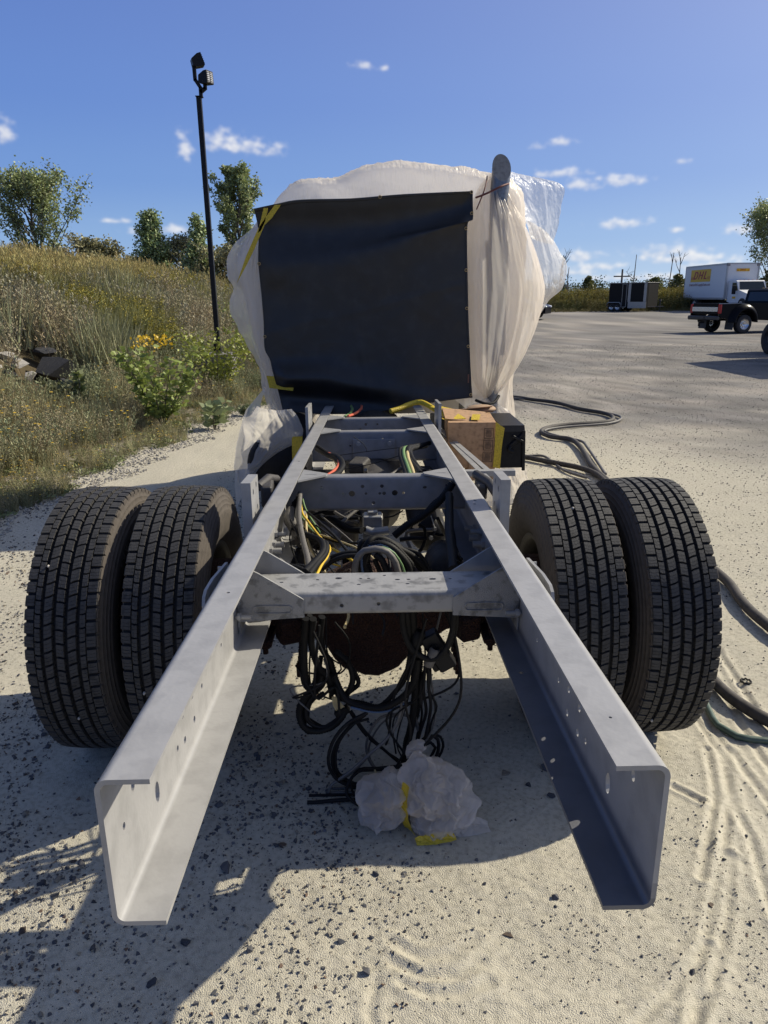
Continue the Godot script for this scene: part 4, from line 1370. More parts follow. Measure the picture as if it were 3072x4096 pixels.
func cable_list() -> Array:
	return [
		["hose", 0.0115, [V(-0.346,0.893,-3.2), V(-0.328,0.855,-2.95), V(-0.291,0.841,-2.7), V(-0.251,0.853,-2.45), V(-0.219,0.876,-2.2)], "hose_grey", 0],
		["wire", 0.005, [V(-0.347,0.87,-3.2), V(-0.324,0.839,-3.06), V(-0.291,0.843,-2.93), V(-0.231,0.818,-2.79), V(-0.185,0.821,-2.66), V(-0.18,0.836,-2.52), V(-0.194,0.85,-2.39), V(-0.205,0.861,-2.25)], "w_yellow", 0],
		["wire", 0.0045, [V(-0.343,0.864,-3.22), V(-0.329,0.815,-3.08), V(-0.288,0.814,-2.94), V(-0.225,0.799,-2.8), V(-0.194,0.807,-2.67), V(-0.198,0.824,-2.53), V(-0.209,0.839,-2.39), V(-0.214,0.861,-2.25)], "w_green", 0],
		["wire", 0.0045, [V(-0.335,0.863,-3.2), V(-0.319,0.832,-3.15), V(-0.289,0.796,-3.1), V(-0.262,0.773,-3.05), V(-0.244,0.764,-3)], "w_green", 0],
		["wire_loom", 0.013, [V(-0.377,0.84,-3.15), V(-0.365,0.811,-3.01), V(-0.322,0.811,-2.88), V(-0.26,0.835,-2.74), V(-0.212,0.86,-2.61), V(-0.196,0.87,-2.47), V(-0.218,0.874,-2.34), V(-0.238,0.893,-2.2)], "loom", 1],
		["wire_loom", 0.013, [V(-0.367,0.859,-3.15), V(-0.353,0.817,-3.01), V(-0.3,0.799,-2.88), V(-0.239,0.809,-2.74), V(-0.195,0.849,-2.61), V(-0.189,0.86,-2.47), V(-0.209,0.869,-2.34), V(-0.225,0.883,-2.2)], "loom", 1],
		["cable", 0.012, [V(-0.361,0.863,-3.18), V(-0.348,0.809,-3.06), V(-0.318,0.785,-2.94), V(-0.268,0.783,-2.82), V(-0.225,0.818,-2.7)], "rubber", 0],
		["cable", 0.02, [V(-0.378,0.842,-3.1), V(-0.378,0.83,-3.03), V(-0.349,0.801,-2.97), V(-0.326,0.774,-2.9)], "hose_grey", 0],
		["wire_loom", 0.013, [V(-0.293,0.874,-2.3), V(-0.267,0.879,-2.27), V(-0.243,0.875,-2.25), V(-0.223,0.866,-2.22)], "loom", 1],
		["hose", 0.0115, [V(-0.079,0.824,-2.35), V(-0.073,0.877,-2.35), V(-0.045,0.911,-2.35), V(-0.007,0.918,-2.35), V(0.035,0.905,-2.35), V(0.063,0.865,-2.35), V(0.073,0.827,-2.35)], "hose_grey", 0],
		["wire_loom", 0.0135, [V(-0.056,0.809,-2.4), V(-0.055,0.869,-2.41), V(-0.031,0.915,-2.42), V(-0.006,0.926,-2.44), V(0.037,0.913,-2.45), V(0.086,0.874,-2.46), V(0.126,0.843,-2.48), V(0.162,0.806,-2.49), V(0.183,0.774,-2.5)], "loom", 1],
		["wire_loom", 0.015, [V(-0.032,0.814,-2.38), V(-0.046,0.865,-2.38), V(-0.031,0.905,-2.38), V(0.003,0.925,-2.38), V(0.045,0.914,-2.38), V(0.083,0.878,-2.38), V(0.107,0.843,-2.38), V(0.112,0.817,-2.38)], "loom", 1],
		["wire_loom", 0.013, [V(0.034,0.827,-2.35), V(0.016,0.875,-2.35), V(-0.007,0.896,-2.35)], "loom", 1],
		["hose", 0.009, [V(0.098,0.861,-2.5), V(0.143,0.85,-2.5), V(0.173,0.817,-2.5), V(0.193,0.774,-2.5)], "rubber", 0],
		["wire", 0.0045, [V(-0.051,0.821,-2.37), V(-0.055,0.879,-2.37), V(-0.026,0.919,-2.37), V(0.012,0.926,-2.37), V(0.054,0.903,-2.37), V(0.083,0.857,-2.37), V(0.097,0.821,-2.37)], "w_blue", 0],
		["wire", 0.0045, [V(-0.016,0.912,-2.36), V(0.021,0.919,-2.36), V(0.059,0.896,-2.36), V(0.087,0.85,-2.36), V(0.094,0.825,-2.36)], "w_green", 0],
		["hose", 0.009, [V(-0.207,0.802,-2.5), V(-0.177,0.828,-2.5), V(-0.126,0.848,-2.5), V(-0.076,0.853,-2.5), V(-0.052,0.847,-2.5)], "rubber", 0],
		["hose", 0.009, [V(-0.204,0.794,-2.48), V(-0.166,0.825,-2.48), V(-0.116,0.845,-2.48), V(-0.071,0.847,-2.48)], "rubber", 0],
		["wire_loom", 0.016, [V(-0.327,0.756,-3.4), V(-0.27,0.74,-3.33), V(-0.194,0.742,-3.25), V(-0.129,0.725,-3.17), V(-0.065,0.741,-3.1)], "loom", 1],
		["hose", 0.008, [V(-0.337,0.716,-3.5), V(-0.265,0.693,-3.43), V(-0.201,0.712,-3.37), V(-0.08,0.738,-3.3)], "rubber", 0],
		["wire", 0.004, [V(-0.135,0.739,-3.4), V(-0.069,0.714,-3.4), V(0.011,0.706,-3.4), V(0.085,0.715,-3.4), V(0.135,0.744,-3.4)], "rubber", 0],
		["hose", 0.008, [V(-0.207,0.711,-3.5), V(-0.151,0.693,-3.45), V(-0.083,0.686,-3.4)], "hose_grey", 0],
		["wire_loom", 0.019, [V(0.342,0.957,-3.1), V(0.315,0.913,-3.1), V(0.27,0.858,-3.1), V(0.204,0.801,-3.1), V(0.143,0.764,-3.1), V(0.082,0.713,-3.1)], "loom", 1],
		["cable", 0.017, [V(0.316,0.931,-3), V(0.302,0.884,-2.83), V(0.283,0.871,-2.65), V(0.27,0.862,-2.47), V(0.258,0.856,-2.3)], "rubber", 0],
		["cable", 0.008, [V(0.308,0.916,-3), V(0.286,0.845,-2.8), V(0.276,0.823,-2.6), V(0.286,0.842,-2.4)], "rubber", 0],
		["hose", 0.009, [V(0.205,0.703,-3.3), V(0.231,0.686,-3.3), V(0.238,0.631,-3.3), V(0.219,0.575,-3.3), V(0.193,0.548,-3.3)], "rubber", 0],
		["hose", 0.011, [V(0.114,0.626,-3.3), V(0.166,0.632,-3.3), V(0.212,0.631,-3.3), V(0.245,0.63,-3.3)], "rubber", 0],
		["cable", 0.016, [V(-0.367,0.823,-4.6), V(-0.28,0.82,-4.38), V(-0.217,0.853,-4.16), V(-0.178,0.858,-3.94), V(-0.192,0.863,-3.72), V(-0.23,0.889,-3.5)], "rubber", 0],
		["wire", 0.009, [V(-0.354,0.802,-4.6), V(-0.28,0.827,-4.38), V(-0.217,0.847,-4.16), V(-0.202,0.853,-3.94), V(-0.22,0.869,-3.72), V(-0.24,0.9,-3.5)], "w_red", 0],
		["wire", 0.009, [V(-0.36,0.809,-4.6), V(-0.313,0.808,-4.5), V(-0.281,0.802,-4.4), V(-0.238,0.797,-4.3), V(-0.221,0.787,-4.2)], "w_cream", 0],
		["wire", 0.010, [V(0.323,0.835,-4.6), V(0.235,0.866,-4.38), V(0.176,0.899,-4.16), V(0.163,0.902,-3.94), V(0.17,0.898,-3.72), V(0.175,0.9,-3.5)], "w_green", 0],
		["wire", 0.010, [V(0.345, 0.829, -4.580), V(0.257, 0.860, -4.360), V(0.198, 0.893, -4.140), V(0.185, 0.896, -3.920), V(0.192, 0.892, -3.700), V(0.197, 0.894, -3.480)], "w_cream", 0],
		["cable", 0.010, [V(0.303, 0.829, -4.620), V(0.215, 0.860, -4.400), V(0.156, 0.893, -4.180), V(0.143, 0.896, -3.960), V(0.150, 0.892, -3.740), V(0.155, 0.894, -3.520)], "rubber", 0],
		["cable", 0.02, [V(0.336,0.828,-4.6), V(0.248,0.86,-4.38), V(0.198,0.892,-4.16), V(0.193,0.877,-3.94), V(0.215,0.88,-3.72), V(0.228,0.899,-3.5)], "rubber", 0],
		["hose", 0.011, [V(-0.222,0.861,-5.6), V(-0.187,0.849,-5.83), V(-0.176,0.848,-6.07), V(-0.191,0.841,-6.3)], "w_green", 0],
		["hose", 0.011, [V(-0.197,0.864,-5.6), V(-0.145,0.848,-5.83), V(-0.105,0.847,-6.07), V(-0.099,0.84,-6.3)], "w_red", 0],
		["zip_tie", 0.0022, [V(-0.224,0.83,-4.3), V(-0.044,0.853,-4.3), V(0.179,0.877,-4.3)], "rubber", 0],
		["zip_tie", 0.0022, [V(-0.176,0.814,-4), V(-0.02,0.843,-4), V(0.16,0.895,-4)], "rubber", 0],
		["zip_tie", 0.0022, [V(-0.126,0.945,-4.3), V(-0.063,0.899,-4.3), V(-0.044,0.853,-4.3)], "rubber", 0],
		["wire_loom", 0.0125, [V(-0.235,0.752,-2.15), V(-0.249,0.619,-2.18), V(-0.251,0.494,-2.21), V(-0.239,0.442,-2.24), V(-0.222,0.459,-2.27), V(-0.212,0.528,-2.3)], "loom", 1],
		["wire_loom", 0.0125, [V(-0.212,0.751,-2.15), V(-0.225,0.642,-2.19), V(-0.207,0.54,-2.22), V(-0.18,0.477,-2.26), V(-0.168,0.39,-2.3)], "loom", 1],
		["wire_loom", 0.011, [V(-0.186,0.734,-2.2), V(-0.199,0.616,-2.24), V(-0.173,0.527,-2.28), V(-0.152,0.419,-2.31), V(-0.143,0.338,-2.35)], "loom", 1],
		["wire_loom", 0.013, [V(-0.197,0.513,-2.25), V(-0.212,0.453,-2.26), V(-0.265,0.393,-2.26), V(-0.286,0.331,-2.27), V(-0.271,0.272,-2.27), V(-0.227,0.248,-2.28), V(-0.175,0.258,-2.29), V(-0.135,0.298,-2.29), V(-0.121,0.331,-2.3)], "loom", 1],
		["cable", 0.008, [V(-0.22,0.416,-2.27), V(-0.255,0.363,-2.28), V(-0.264,0.308,-2.28), V(-0.24,0.266,-2.29), V(-0.195,0.258,-2.29), V(-0.149,0.286,-2.3)], "rubber", 0],
		["wire_loom", 0.012, [V(-0.154,0.555,-2.3), V(-0.11,0.512,-2.3), V(-0.093,0.447,-2.3), V(-0.113,0.389,-2.3), V(-0.139,0.383,-2.3)], "loom", 1],
		["wire_loom", 0.0135, [V(-0.174,0.527,-2.3), V(-0.15,0.435,-2.29), V(-0.113,0.377,-2.27), V(-0.049,0.356,-2.26), V(0.022,0.367,-2.24), V(0.085,0.413,-2.23), V(0.121,0.484,-2.21), V(0.133,0.575,-2.2)], "loom", 1],
		["wire", 0.004, [V(-0.1,0.361,-2.25), V(-0.023,0.341,-2.25), V(0.041,0.347,-2.25), V(0.092,0.375,-2.25)], "w_blue", 0],
		["wire_loom", 0.0145, [V(0.111,0.777,-2.15), V(0.116,0.664,-2.18), V(0.126,0.552,-2.22), V(0.127,0.421,-2.25), V(0.12,0.299,-2.28), V(0.105,0.171,-2.32), V(0.093,0.062,-2.35)], "loom", 1],
		["hose", 0.012, [V(0.093,0.771,-2.15), V(0.101,0.655,-2.17), V(0.111,0.596,-2.2)], "loom", 1],
		["hose", 0.0105, [V(0.079,0.778,-2.15), V(0.082,0.707,-2.15), V(0.111,0.635,-2.15), V(0.171,0.597,-2.15), V(0.216,0.626,-2.15), V(0.241,0.698,-2.15), V(0.246,0.772,-2.15)], "rubber", 0],
		["hose", 0.008, [V(0.255,0.772,-2.15), V(0.251,0.679,-2.17), V(0.212,0.58,-2.2), V(0.153,0.499,-2.23), V(0.146,0.371,-2.25)], "rubber", 0],
		["cable", 0.006, [V(0.157,0.547,-2.2), V(0.155,0.428,-2.24), V(0.168,0.318,-2.28), V(0.148,0.212,-2.31), V(0.137,0.117,-2.35)], "rubber", 0],
		["cable", 0.006, [V(0.167,0.547,-2.2), V(0.172,0.449,-2.23), V(0.182,0.363,-2.25), V(0.178,0.296,-2.27), V(0.167,0.197,-2.3)], "rubber", 0],
		["cable", 0.0065, [V(-0.043,0.338,-2.25), V(-0.114,0.296,-2.25), V(-0.168,0.223,-2.25), V(-0.187,0.133,-2.25), V(-0.153,0.059,-2.25), V(-0.08,0.034,-2.25), V(0.013,0.059,-2.25)], "rubber", 0],
		["cable", 0.0065, [V(-0.05,0.312,-2.28), V(-0.103,0.269,-2.28), V(-0.157,0.194,-2.28), V(-0.176,0.111,-2.28), V(-0.141,0.04,-2.28), V(-0.074,0.019,-2.28), V(0.006,0.048,-2.28)], "rubber", 0],
		["cable", 0.0055, [V(-0.102,0.315,-2.3), V(-0.051,0.213,-2.32), V(0.015,0.131,-2.33), V(0.076,0.055,-2.35)], "rubber", 0],
		["cable", 0.005, [V(0.127,0.303,-2.3), V(0.141,0.239,-2.31), V(0.141,0.22,-2.31), V(0.122,0.27,-2.32), V(0.069,0.287,-2.32), V(0.003,0.266,-2.33), V(-0.038,0.202,-2.33), V(-0.05,0.121,-2.34), V(-0.02,0.045,-2.34), V(0.048,0.023,-2.35)], "hose_grey", 0],
		["cable", 0.006, [V(0.079,0.379,-2.25), V(0.066,0.307,-2.25), V(0.027,0.233,-2.25), V(-0.039,0.167,-2.25), V(-0.105,0.1,-2.25), V(-0.179,0.04,-2.25), V(-0.194,-0.007,-2.25), V(-0.168,-0.027,-2.25), V(-0.082,-0.029,-2.25)], "hose_grey", 0],
		["cable", 0.007, [V(0.097,0.054,-2.35), V(0.145,0.127,-2.36), V(0.186,0.159,-2.37), V(0.221,0.137,-2.38), V(0.223,0.084,-2.38), V(0.196,0.022,-2.39), V(0.127,0.009,-2.4)], "rubber", 0],
		["cable", 0.006, [V(0.091,0.032,-2.37), V(0.153,0.097,-2.38), V(0.195,0.123,-2.38), V(0.213,0.094,-2.39), V(0.19,0.032,-2.4)], "rubber", 0],
		["cable", 0.006, [V(0.081,0.075,-2.3), V(-0.02,0.087,-2.27), V(-0.079,0.103,-2.24), V(-0.115,0.077,-2.21), V(-0.118,0.046,-2.18), V(-0.079,0.031,-2.15)], "rubber", 0],
		["cable", 0.007, [V(-0.264,-0.035,-2.2), V(-0.23,-0.005,-2.2), V(-0.171,0.013,-2.2), V(-0.106,0.015,-2.2), V(-0.054,-0.002,-2.2)], "rubber", 0],
		["wire", 0.003, [V(-0.02,0.102,-2.25), V(-0.007,0.078,-2.24), V(-0.004,0.066,-2.22)], "w_cream", 0],
	]

# ---------------------------------------------------------------- covers over the cab
func resample(p: Array, n: int) -> Array:
	var o := []
	for k in n:
		var t := float(k) / (n - 1) * (p.size() - 1)
		var i := mini(int(t), p.size() - 2)
		var f := t - i
		var p0 = p[maxi(i - 1, 0)]
		var p3 = p[mini(i + 2, p.size() - 1)]
		o.append(p[i].cubic_interpolate(p[i + 1], p0, p3, f))
	return o
func folds(u: float, t: float, s: float) -> float:
	var w := nz(t * 16.0, s * 50.0, u * 6.0) * 1.6
	var ends := pow(absf(2.0 * t - 1.0), 2.0)
	var m1 := 0.5 + nz(u * 14.0, t * 10.0, s * 31.0)
	var m2 := 0.5 + nz(u * 20.0, t * 12.0, s * 57.0)
	var a := absf(sin(u * 6.1 + w * 1.6 + s)) * 0.42 * m1 + absf(sin(u * 19.0 + w * 2.7 + s * 2.3)) * 0.3 * (0.25 + ends) * m2 + absf(sin(u * 37.0 + w * 3.3 + s * 4.1)) * 0.26 * (0.12 + ends) * m1
	return a - 0.35 + 0.75 * nz(u * 26.0, t * 10.0, s * 40.0)
func creases(x: float, y: float, s: float) -> float:
	# crumpled film: sharp ridges in several directions
	var a := absf(nz(x * 28.0 + 20.0 * nz(x * 9.0, y * 9.0, s), y * 12.0, s + 3.0))
	var b := absf(nz(x * 12.0, y * 30.0 + 20.0 * nz(x * 8.0, y * 8.0, s + 9.0), s + 17.0))
	return 0.35 - sqrt(a) * 0.5 - sqrt(b) * 0.35
func strip(lp: Array, rp: Array, zl: float, zr: float, bulge: float, amp: float, s: float, nu := 60, nv := 80) -> MB:
	var lq := resample(lp, nv)
	var rq := resample(rp, nv)
	var P := []
	for j in nv:
		var row := PackedVector3Array()
		var t := float(j) / (nv - 1)
		var wd: float = lq[j].distance_to(rq[j])
		for i in nu:
			var u := float(i) / (nu - 1)
			var q: Vector2 = lq[j].lerp(rq[j], u)
			var e := sin(PI * u)
			var f := folds(u * 1.3, t, s) * amp * (0.35 + 0.65 * e) + creases(q.x * 3.0, q.y * 3.0, s * 13.0) * 0.02
			var ed := (1.0 - e) * 0.012 * nz(q.y * 60.0, s * 30.0)
			row.append(Vector3(q.x + ed, q.y + ed, lerpf(zl, zr, u) + bulge * e * minf(1.0, wd / 0.25) + f))
		P.append(row)
	var mb := MB.new()
	mb.grid(P)
	return mb
func lobe(lp: Array, rp: Array, zc: float, depth: float, amp: float, s: float, nu := 120, nv := 110, ys := 2.2, cr := 0.03, warp := 0.0) -> MB:
	var lq := resample(lp, nv)
	var rq := resample(rp, nv)
	var P := []
	for j in nv:
		var row := PackedVector3Array()
		var t := float(j) / (nv - 1)
		var c: Vector2 = (lq[j] + rq[j]) * 0.5
		var a: float = lq[j].distance_to(rq[j]) * 0.5
		for i in nu + 1:
			var th := TAU * (i % nu) / nu
			var f := 1.0 + folds(cos(th) * 1.6 + (1.0 if th > PI else 0.0) * 3.0 * sin(th), t, s) * amp * (0.25 + 0.75 * absf(sin(th))) / maxf(a, 0.1)
			f += creases(cos(th) * 1.2, c.y * ys + sin(th) * 0.4, s * 7.0) * cr
			var q := Vector3(c.x - a * cos(th) * (1.0 + (f - 1.0) * 0.5), c.y, zc + minf(depth, a * 1.1) * sin(th) * f)
			if warp > 0.0:
				var cel := (fc.get_noise_3d(q.x * 13.0 + s, q.y * 9.0 + 0.6 * nz(q.x * 200.0, q.z * 200.0), q.z * 13.0) + 0.6) * 0.5
				var w := Vector3(nz(q.y * 110.0, q.z * 90.0, s), nz(q.x * 110.0, q.z * 90.0, s + 30.0) * 0.7, nz(q.x * 90.0, q.y * 110.0, s + 60.0))
				q += w * warp + Vector3(-cos(th), 0.3, sin(th)) * (cel * warp * 0.5)
				q.y = maxf(q.y, 0.003)
			row.append(q)
		P.append(row)
	var mb := MB.new()
	mb.grid(P, true)
	return mb

func film(alpha: float, tint: Color, long := true) -> StandardMaterial3D:
	var m := mat(Color(tint.r, tint.g, tint.b, alpha), 0.3)
	m.transparency = BaseMaterial3D.TRANSPARENCY_ALPHA
	m.backlight_enabled = true
	m.backlight = Color(1, 0.98, 0.95)
	m.uv1_triplanar = true
	m.uv1_scale = Vector3(1.9, 0.42, 1.9) if long else Vector3(4.5, 4.5, 4.5)
	m.heightmap_enabled = true
	m.heightmap_texture = tex["crumple"]
	m.heightmap_scale = 1.5 if long else 0.9
	return m

func make_covers() -> void:
	var cream := film(0.72, Color(0.945, 0.905, 0.855))
	var thin := film(0.55, Color(0.87, 0.86, 0.85))
	var base := Vector3(0, 0, -7.6)
	var t := thing("plastic_sheet", "cloudy white plastic sheeting wrapped and billowing over the whole truck cab", "plastic sheet", base)
	var mb: MB
	# main sheet over the cab
	var arch := resample([W(-0.8, 0.45), W(-0.93, 1.0), W(-1.05, 1.4), W(-1.12, 1.8), W(-1.14, 2.05), W(-1.02, 2.28), W(-0.84, 2.48), W(-0.66, 2.66), W(-0.52, 2.715), W(-0.38, 2.705), W(-0.26, 2.715), W(-0.06, 2.80), W(0.15, 2.83), W(0.4, 2.825), W(0.62, 2.81), W(0.8, 2.785), W(1.0, 2.74), W(1.16, 2.70), W(1.28, 2.6), W(1.33, 2.35), W(1.34, 2.0), W(1.33, 1.5), W(1.28, 1.0), W(1.2, 0.5)], 110)
	var st := [[-6.53, 0.5], [-6.53, 0.86], [-6.54, 0.955], [-6.6, 0.995], [-6.8, 1.01], [-7.0, 1.02], [-7.25, 1.0], [-7.5, 0.93], [-7.68, 0.8], [-7.78, 0.55], [-7.8, 0.3]]
	var P := []
	for sI in st.size() - 1:
		var sub_n := 6 if sI > 2 else 3
		for k in sub_n:
			var f := float(k) / sub_n
			var z: float = lerpf(st[sI][0], st[sI + 1][0], f)
			var sc: float = lerpf(st[sI][1], st[sI + 1][1], f)
			var row := PackedVector3Array()
			for i in arch.size():
				var q: Vector2 = arch[i]
				var cen := Vector2(0.1, 1.35)
				var d := (q - cen) * sc
				var fl := creases(q.x * 2.0 + z * 0.7, q.y * 2.0 + z * 1.3, 4.0) * 0.05 + nz(q.x * 9.0, q.y * 9.0, z * 9.0) * 0.022
				if z > -6.6:
					fl *= 0.35
				var p := cen + d * (1.0 + fl) + Vector2(0.3 * smoothstep(-6.9, -7.8, z), 0.0)
				row.append(Vector3(p.x, p.y, z - (fl * 0.05 if z > -6.6 else 0.0)))
			P.append(row)
	mb = MB.new()
	mb.grid(P)
	part(mb, "cab_sheet", cream, t)
	# left side curtain that gathers into a rope
	part(strip([W(-0.946, 2.38), W(-1.071, 2.294), W(-1.173, 2.215), W(-1.238, 2.124), W(-1.264, 2.031), W(-1.256, 1.919), W(-1.219, 1.836), W(-1.258, 1.729), W(-1.254, 1.614), W(-1.202, 1.497), W(-1.131, 1.359), W(-1.059, 1.219), W(-1.021, 1.097), W(-1.014, 0.934), W(-0.941, 0.767), W(-0.864, 0.641), W(-0.766, 0.512)],
		[W(-0.9, 2.394), W(-0.9, 2.286), W(-0.9, 2.177), W(-0.9, 2.066), W(-0.9, 1.954), W(-0.9, 1.86), W(-0.9, 1.765), W(-0.9, 1.65), W(-0.9, 1.533), W(-0.9, 1.377), W(-0.89, 1.217), W(-0.865, 1.075), W(-0.84, 0.973), W(-0.81, 0.849), W(-0.77, 0.703), W(-0.735, 0.597), W(-0.70, 0.49)], -6.7, -6.53, 0.06, 0.05, 1.0), "side_curtain", cream, t)
	part(strip([W(-0.9, 2.3), W(-1.0, 1.75), W(-1.02, 1.2), W(-0.97, 0.8), W(-0.8, 0.5)], [W(-0.8, 2.3), W(-0.85, 1.75), W(-0.87, 1.2), W(-0.8, 0.8), W(-0.7, 0.45)], -6.66, -6.5, 0.0, 0.03, 5.0, 30, 50), "side_curtain", thin, t)
	# lower left sheet over the tank
	part(strip([W(-0.878, 0.969), W(-0.924, 0.9), W(-0.979, 0.849), W(-0.988, 0.761), W(-1.017, 0.637), W(-1.013, 0.547), W(-1.053, 0.468), W(-1.052, 0.384), W(-0.98, 0.3)],
		[W(-0.6, 0.97), W(-0.53, 0.87), W(-0.52, 0.79), W(-0.575, 0.715), W(-0.66, 0.675), W(-0.74, 0.63), W(-0.845, 0.545), W(-0.89, 0.473), W(-0.885, 0.3)], -5.45, -5.28, 0.1, 0.045, 2.0), "tank_sheet", thin, t)
	part(strip([W(-0.95, 0.95), W(-1.05, 0.6), W(-1.06, 0.2)], [W(-0.95, 1.0), W(-1.08, 0.6), W(-1.1, 0.25)], -5.35, -6.5, 0.0, 0.05, 3.0, 40, 40), "tank_sheet", thin, t)
	# sheet gathered round the exhaust stack on the right
	part(lobe([W(1.03, 2.745), W(0.985, 2.70), W(0.93, 2.645), W(0.869, 2.525), W(0.827, 2.346), W(0.80, 2.126), W(0.79, 1.902), W(0.795, 1.749), W(0.81, 1.516), W(0.84, 1.279), W(0.875, 1.077), W(0.932, 0.933), W(0.984, 0.862)],
		[W(1.105, 2.75), W(1.12, 2.70), W(1.14, 2.648), W(1.206, 2.523), W(1.315, 2.342), W(1.42, 2.121), W(1.5, 1.896), W(1.52, 1.743), W(1.472, 1.51), W(1.382, 1.273), W(1.268, 1.072), W(1.162, 0.918), W(1.068, 0.852)], -6.6, 0.26, 0.06, 6.0, 170, 130), "stack_sheet", film(0.6, Color(0.945, 0.89, 0.83)), t)
	part(strip([W(0.984, 0.862), W(0.894, 0.821), W(0.79, 0.768), W(0.687, 0.685), W(0.668, 0.558)], [W(1.068, 0.861), W(1.145, 0.818), W(1.222, 0.763), W(1.285, 0.678), W(1.332, 0.55)], -6.5, -6.55, 0.06, 0.05, 7.0, 70, 40), "skirt", thin, t)
	part(strip([W(1.254, 1.25), W(1.197, 0.926), W(1.16, 0.755), W(1.144, 0.582), W(1.152, 0.405), W(1.153, 0.181), W(1.13, 0.01)], [W(1.33, 1.25), W(1.335, 0.925), W(1.35, 0.753), W(1.375, 0.579), W(1.405, 0.402), W(1.438, 0.178), W(1.455, 0.01)], -6.6, -6.9, 0.05, 0.04, 8.0, 50, 60), "skirt", cream, t)
	part(strip([W(0.95, 0.5), W(0.9, 0.3), W(0.95, 0.12), W(0.85, 0.02)], [W(1.3, 0.55), W(1.35, 0.35), W(1.4, 0.15), W(1.45, 0.01)], -5.9, -6.3, 0.1, 0.09, 18.0, 50, 40), "skirt", cream, t)
	# loose flaps standing off on the right
	part(strip([W(1.1, 2.86), W(1.2, 2.74), W(1.3, 2.577), W(1.42, 2.415), W(1.5, 2.25)], [W(1.64, 2.823), W(1.856, 2.759), W(1.846, 2.575), W(1.824, 2.372), W(1.783, 2.22)], -7.1, -7.5, 0.0, 0.04, 9.0), "loose_flap", film(0.6, Color(0.92, 0.92, 0.92)), t)
	part(strip([W(1.45, 2.415), W(1.5, 2.208), W(1.52, 1.998), W(1.53, 1.828), W(1.54, 1.656), W(1.56, 1.525)], [W(1.759, 2.31), W(1.865, 2.15), W(1.94, 2.013), W(1.903, 1.818), W(1.775, 1.698), W(1.658, 1.5)], -7.15, -7.5, 0.08, 0.05, 10.0), "loose_flap", film(0.66, Color(0.92, 0.91, 0.9)), t)
	for c in t.get_children():
		c.position -= base
	# black tarpaulin across the back of the cab
	var tb := Vector3(0, 0, -6.4)
	var tp := thing("tarpaulin", "black vinyl tarpaulin hung flat across the back of the wrapped cab", "tarpaulin", tb)
	var n := 90
	var el := resample([W(-0.957, 2.455), W(-0.929, 2.278), W(-0.942, 2.061), W(-0.937, 1.877), W(-0.93, 1.727), W(-0.925, 1.537), W(-0.928, 1.335), W(-0.889, 1.245), W(-0.867, 1.146), W(-0.84, 1.025), W(-0.818, 0.904), W(-0.795, 0.789)], n)
	var er := resample([W(0.842, 2.576), W(0.845, 2.461), W(0.844, 2.358), W(0.803, 2.322), W(0.804, 2.12), W(0.812, 1.936), W(0.82, 1.749), W(0.829, 1.558), W(0.842, 1.365), W(0.855, 1.167), W(0.866, 1.027), W(0.878, 0.893)], n)
	var et := resample([W(-0.957, 2.455), W(-0.76, 2.492), W(-0.568, 2.52), W(-0.151, 2.527), W(0.228, 2.553), W(0.607, 2.568), W(0.842, 2.576)], n)
	var eb := resample([W(-0.795, 0.789), W(-0.436, 0.764), W(-0.107, 0.761), W(0.222, 0.802), W(0.55, 0.856), W(0.878, 0.893)], n)
	var surf := func(u: float, v: float) -> Vector3:
		var fi := clampf(u, 0.0, 1.0) * (n - 1)
		var fj := clampf(v, 0.0, 1.0) * (n - 1)
		var i := mini(int(fi), n - 2)
		var j := mini(int(fj), n - 2)
		var T: Vector2 = et[i].lerp(et[i + 1], fi - i)
		var B: Vector2 = eb[i].lerp(eb[i + 1], fi - i)
		var A: Vector2 = el[j].lerp(el[j + 1], fj - j)
		var C: Vector2 = er[j].lerp(er[j + 1], fj - j)
		var p: Vector2 = T * (1 - v) + B * v + A * (1 - u) + C * u - (et[0] * (1 - u) * (1 - v) + et[n - 1] * u * (1 - v) + eb[0] * (1 - u) * v + eb[n - 1] * u * v)
		var edge := minf(1.0, minf(minf(u, 1 - u), minf(v, 1 - v)) * 14.0)
		var z := nz(p.x * 7.0, p.y * 7.0, 60.0) * 0.03 + nz(p.x * 22.0, p.y * 22.0, 70.0) * 0.004 + (0.3 - sqrt(absf(nz(p.x * 13.0 + p.y * 9.0, p.y * 13.0 - p.x * 9.0, 90.0)))) * 0.006
		# sags pulled towards the corners
		z += 0.05 * sin((v - 0.12 - 0.12 * sin(u * 3.0)) * 15.0) * exp(-pow((v - 0.13) * 6.0, 2.0))
		z += 0.11 * exp(-pow((v - 0.80 - 0.16 * u + 0.05 * sin(u * 6.0)) * 14.0, 2.0)) * (1.0 - 0.75 * u)
		z -= 0.07 * exp(-pow((v - 0.88 - 0.10 * u) * 13.0, 2.0)) * (1.0 - 0.6 * u)
		z += 0.03 * exp(-pow((v - 0.72 - 0.05 * sin(u * 9.0)) * 18.0, 2.0)) * smoothstep(0.6, 0.0, u)
		z += 0.03 * exp(-pow((v - 0.2 + 0.25 * (u - 0.9)) * 16.0, 2.0)) * smoothstep(0.5, 1.0, u)
		z += 0.004 * exp(-pow((v - 0.49) * 120.0, 2.0)) + 0.004 * exp(-pow((u - 0.47) * 140.0, 2.0))
		return Vector3(p.x, p.y, -6.375 + z * (0.3 + 0.7 * edge) - 0.03 * (1.0 - v))
	P = []
	for j in n:
		var row := PackedVector3Array()
		for i in n:
			row.append(surf.call(float(i) / (n - 1), float(j) / (n - 1)))
		P.append(row)
	mb = MB.new()
	mb.grid(P)
	var vinyl := worn(L(0.021, 0.021, 0.0235), 0.5, 1.1, "scuff", "fine", 0.03)
	vinyl.metallic_specular = 0.5
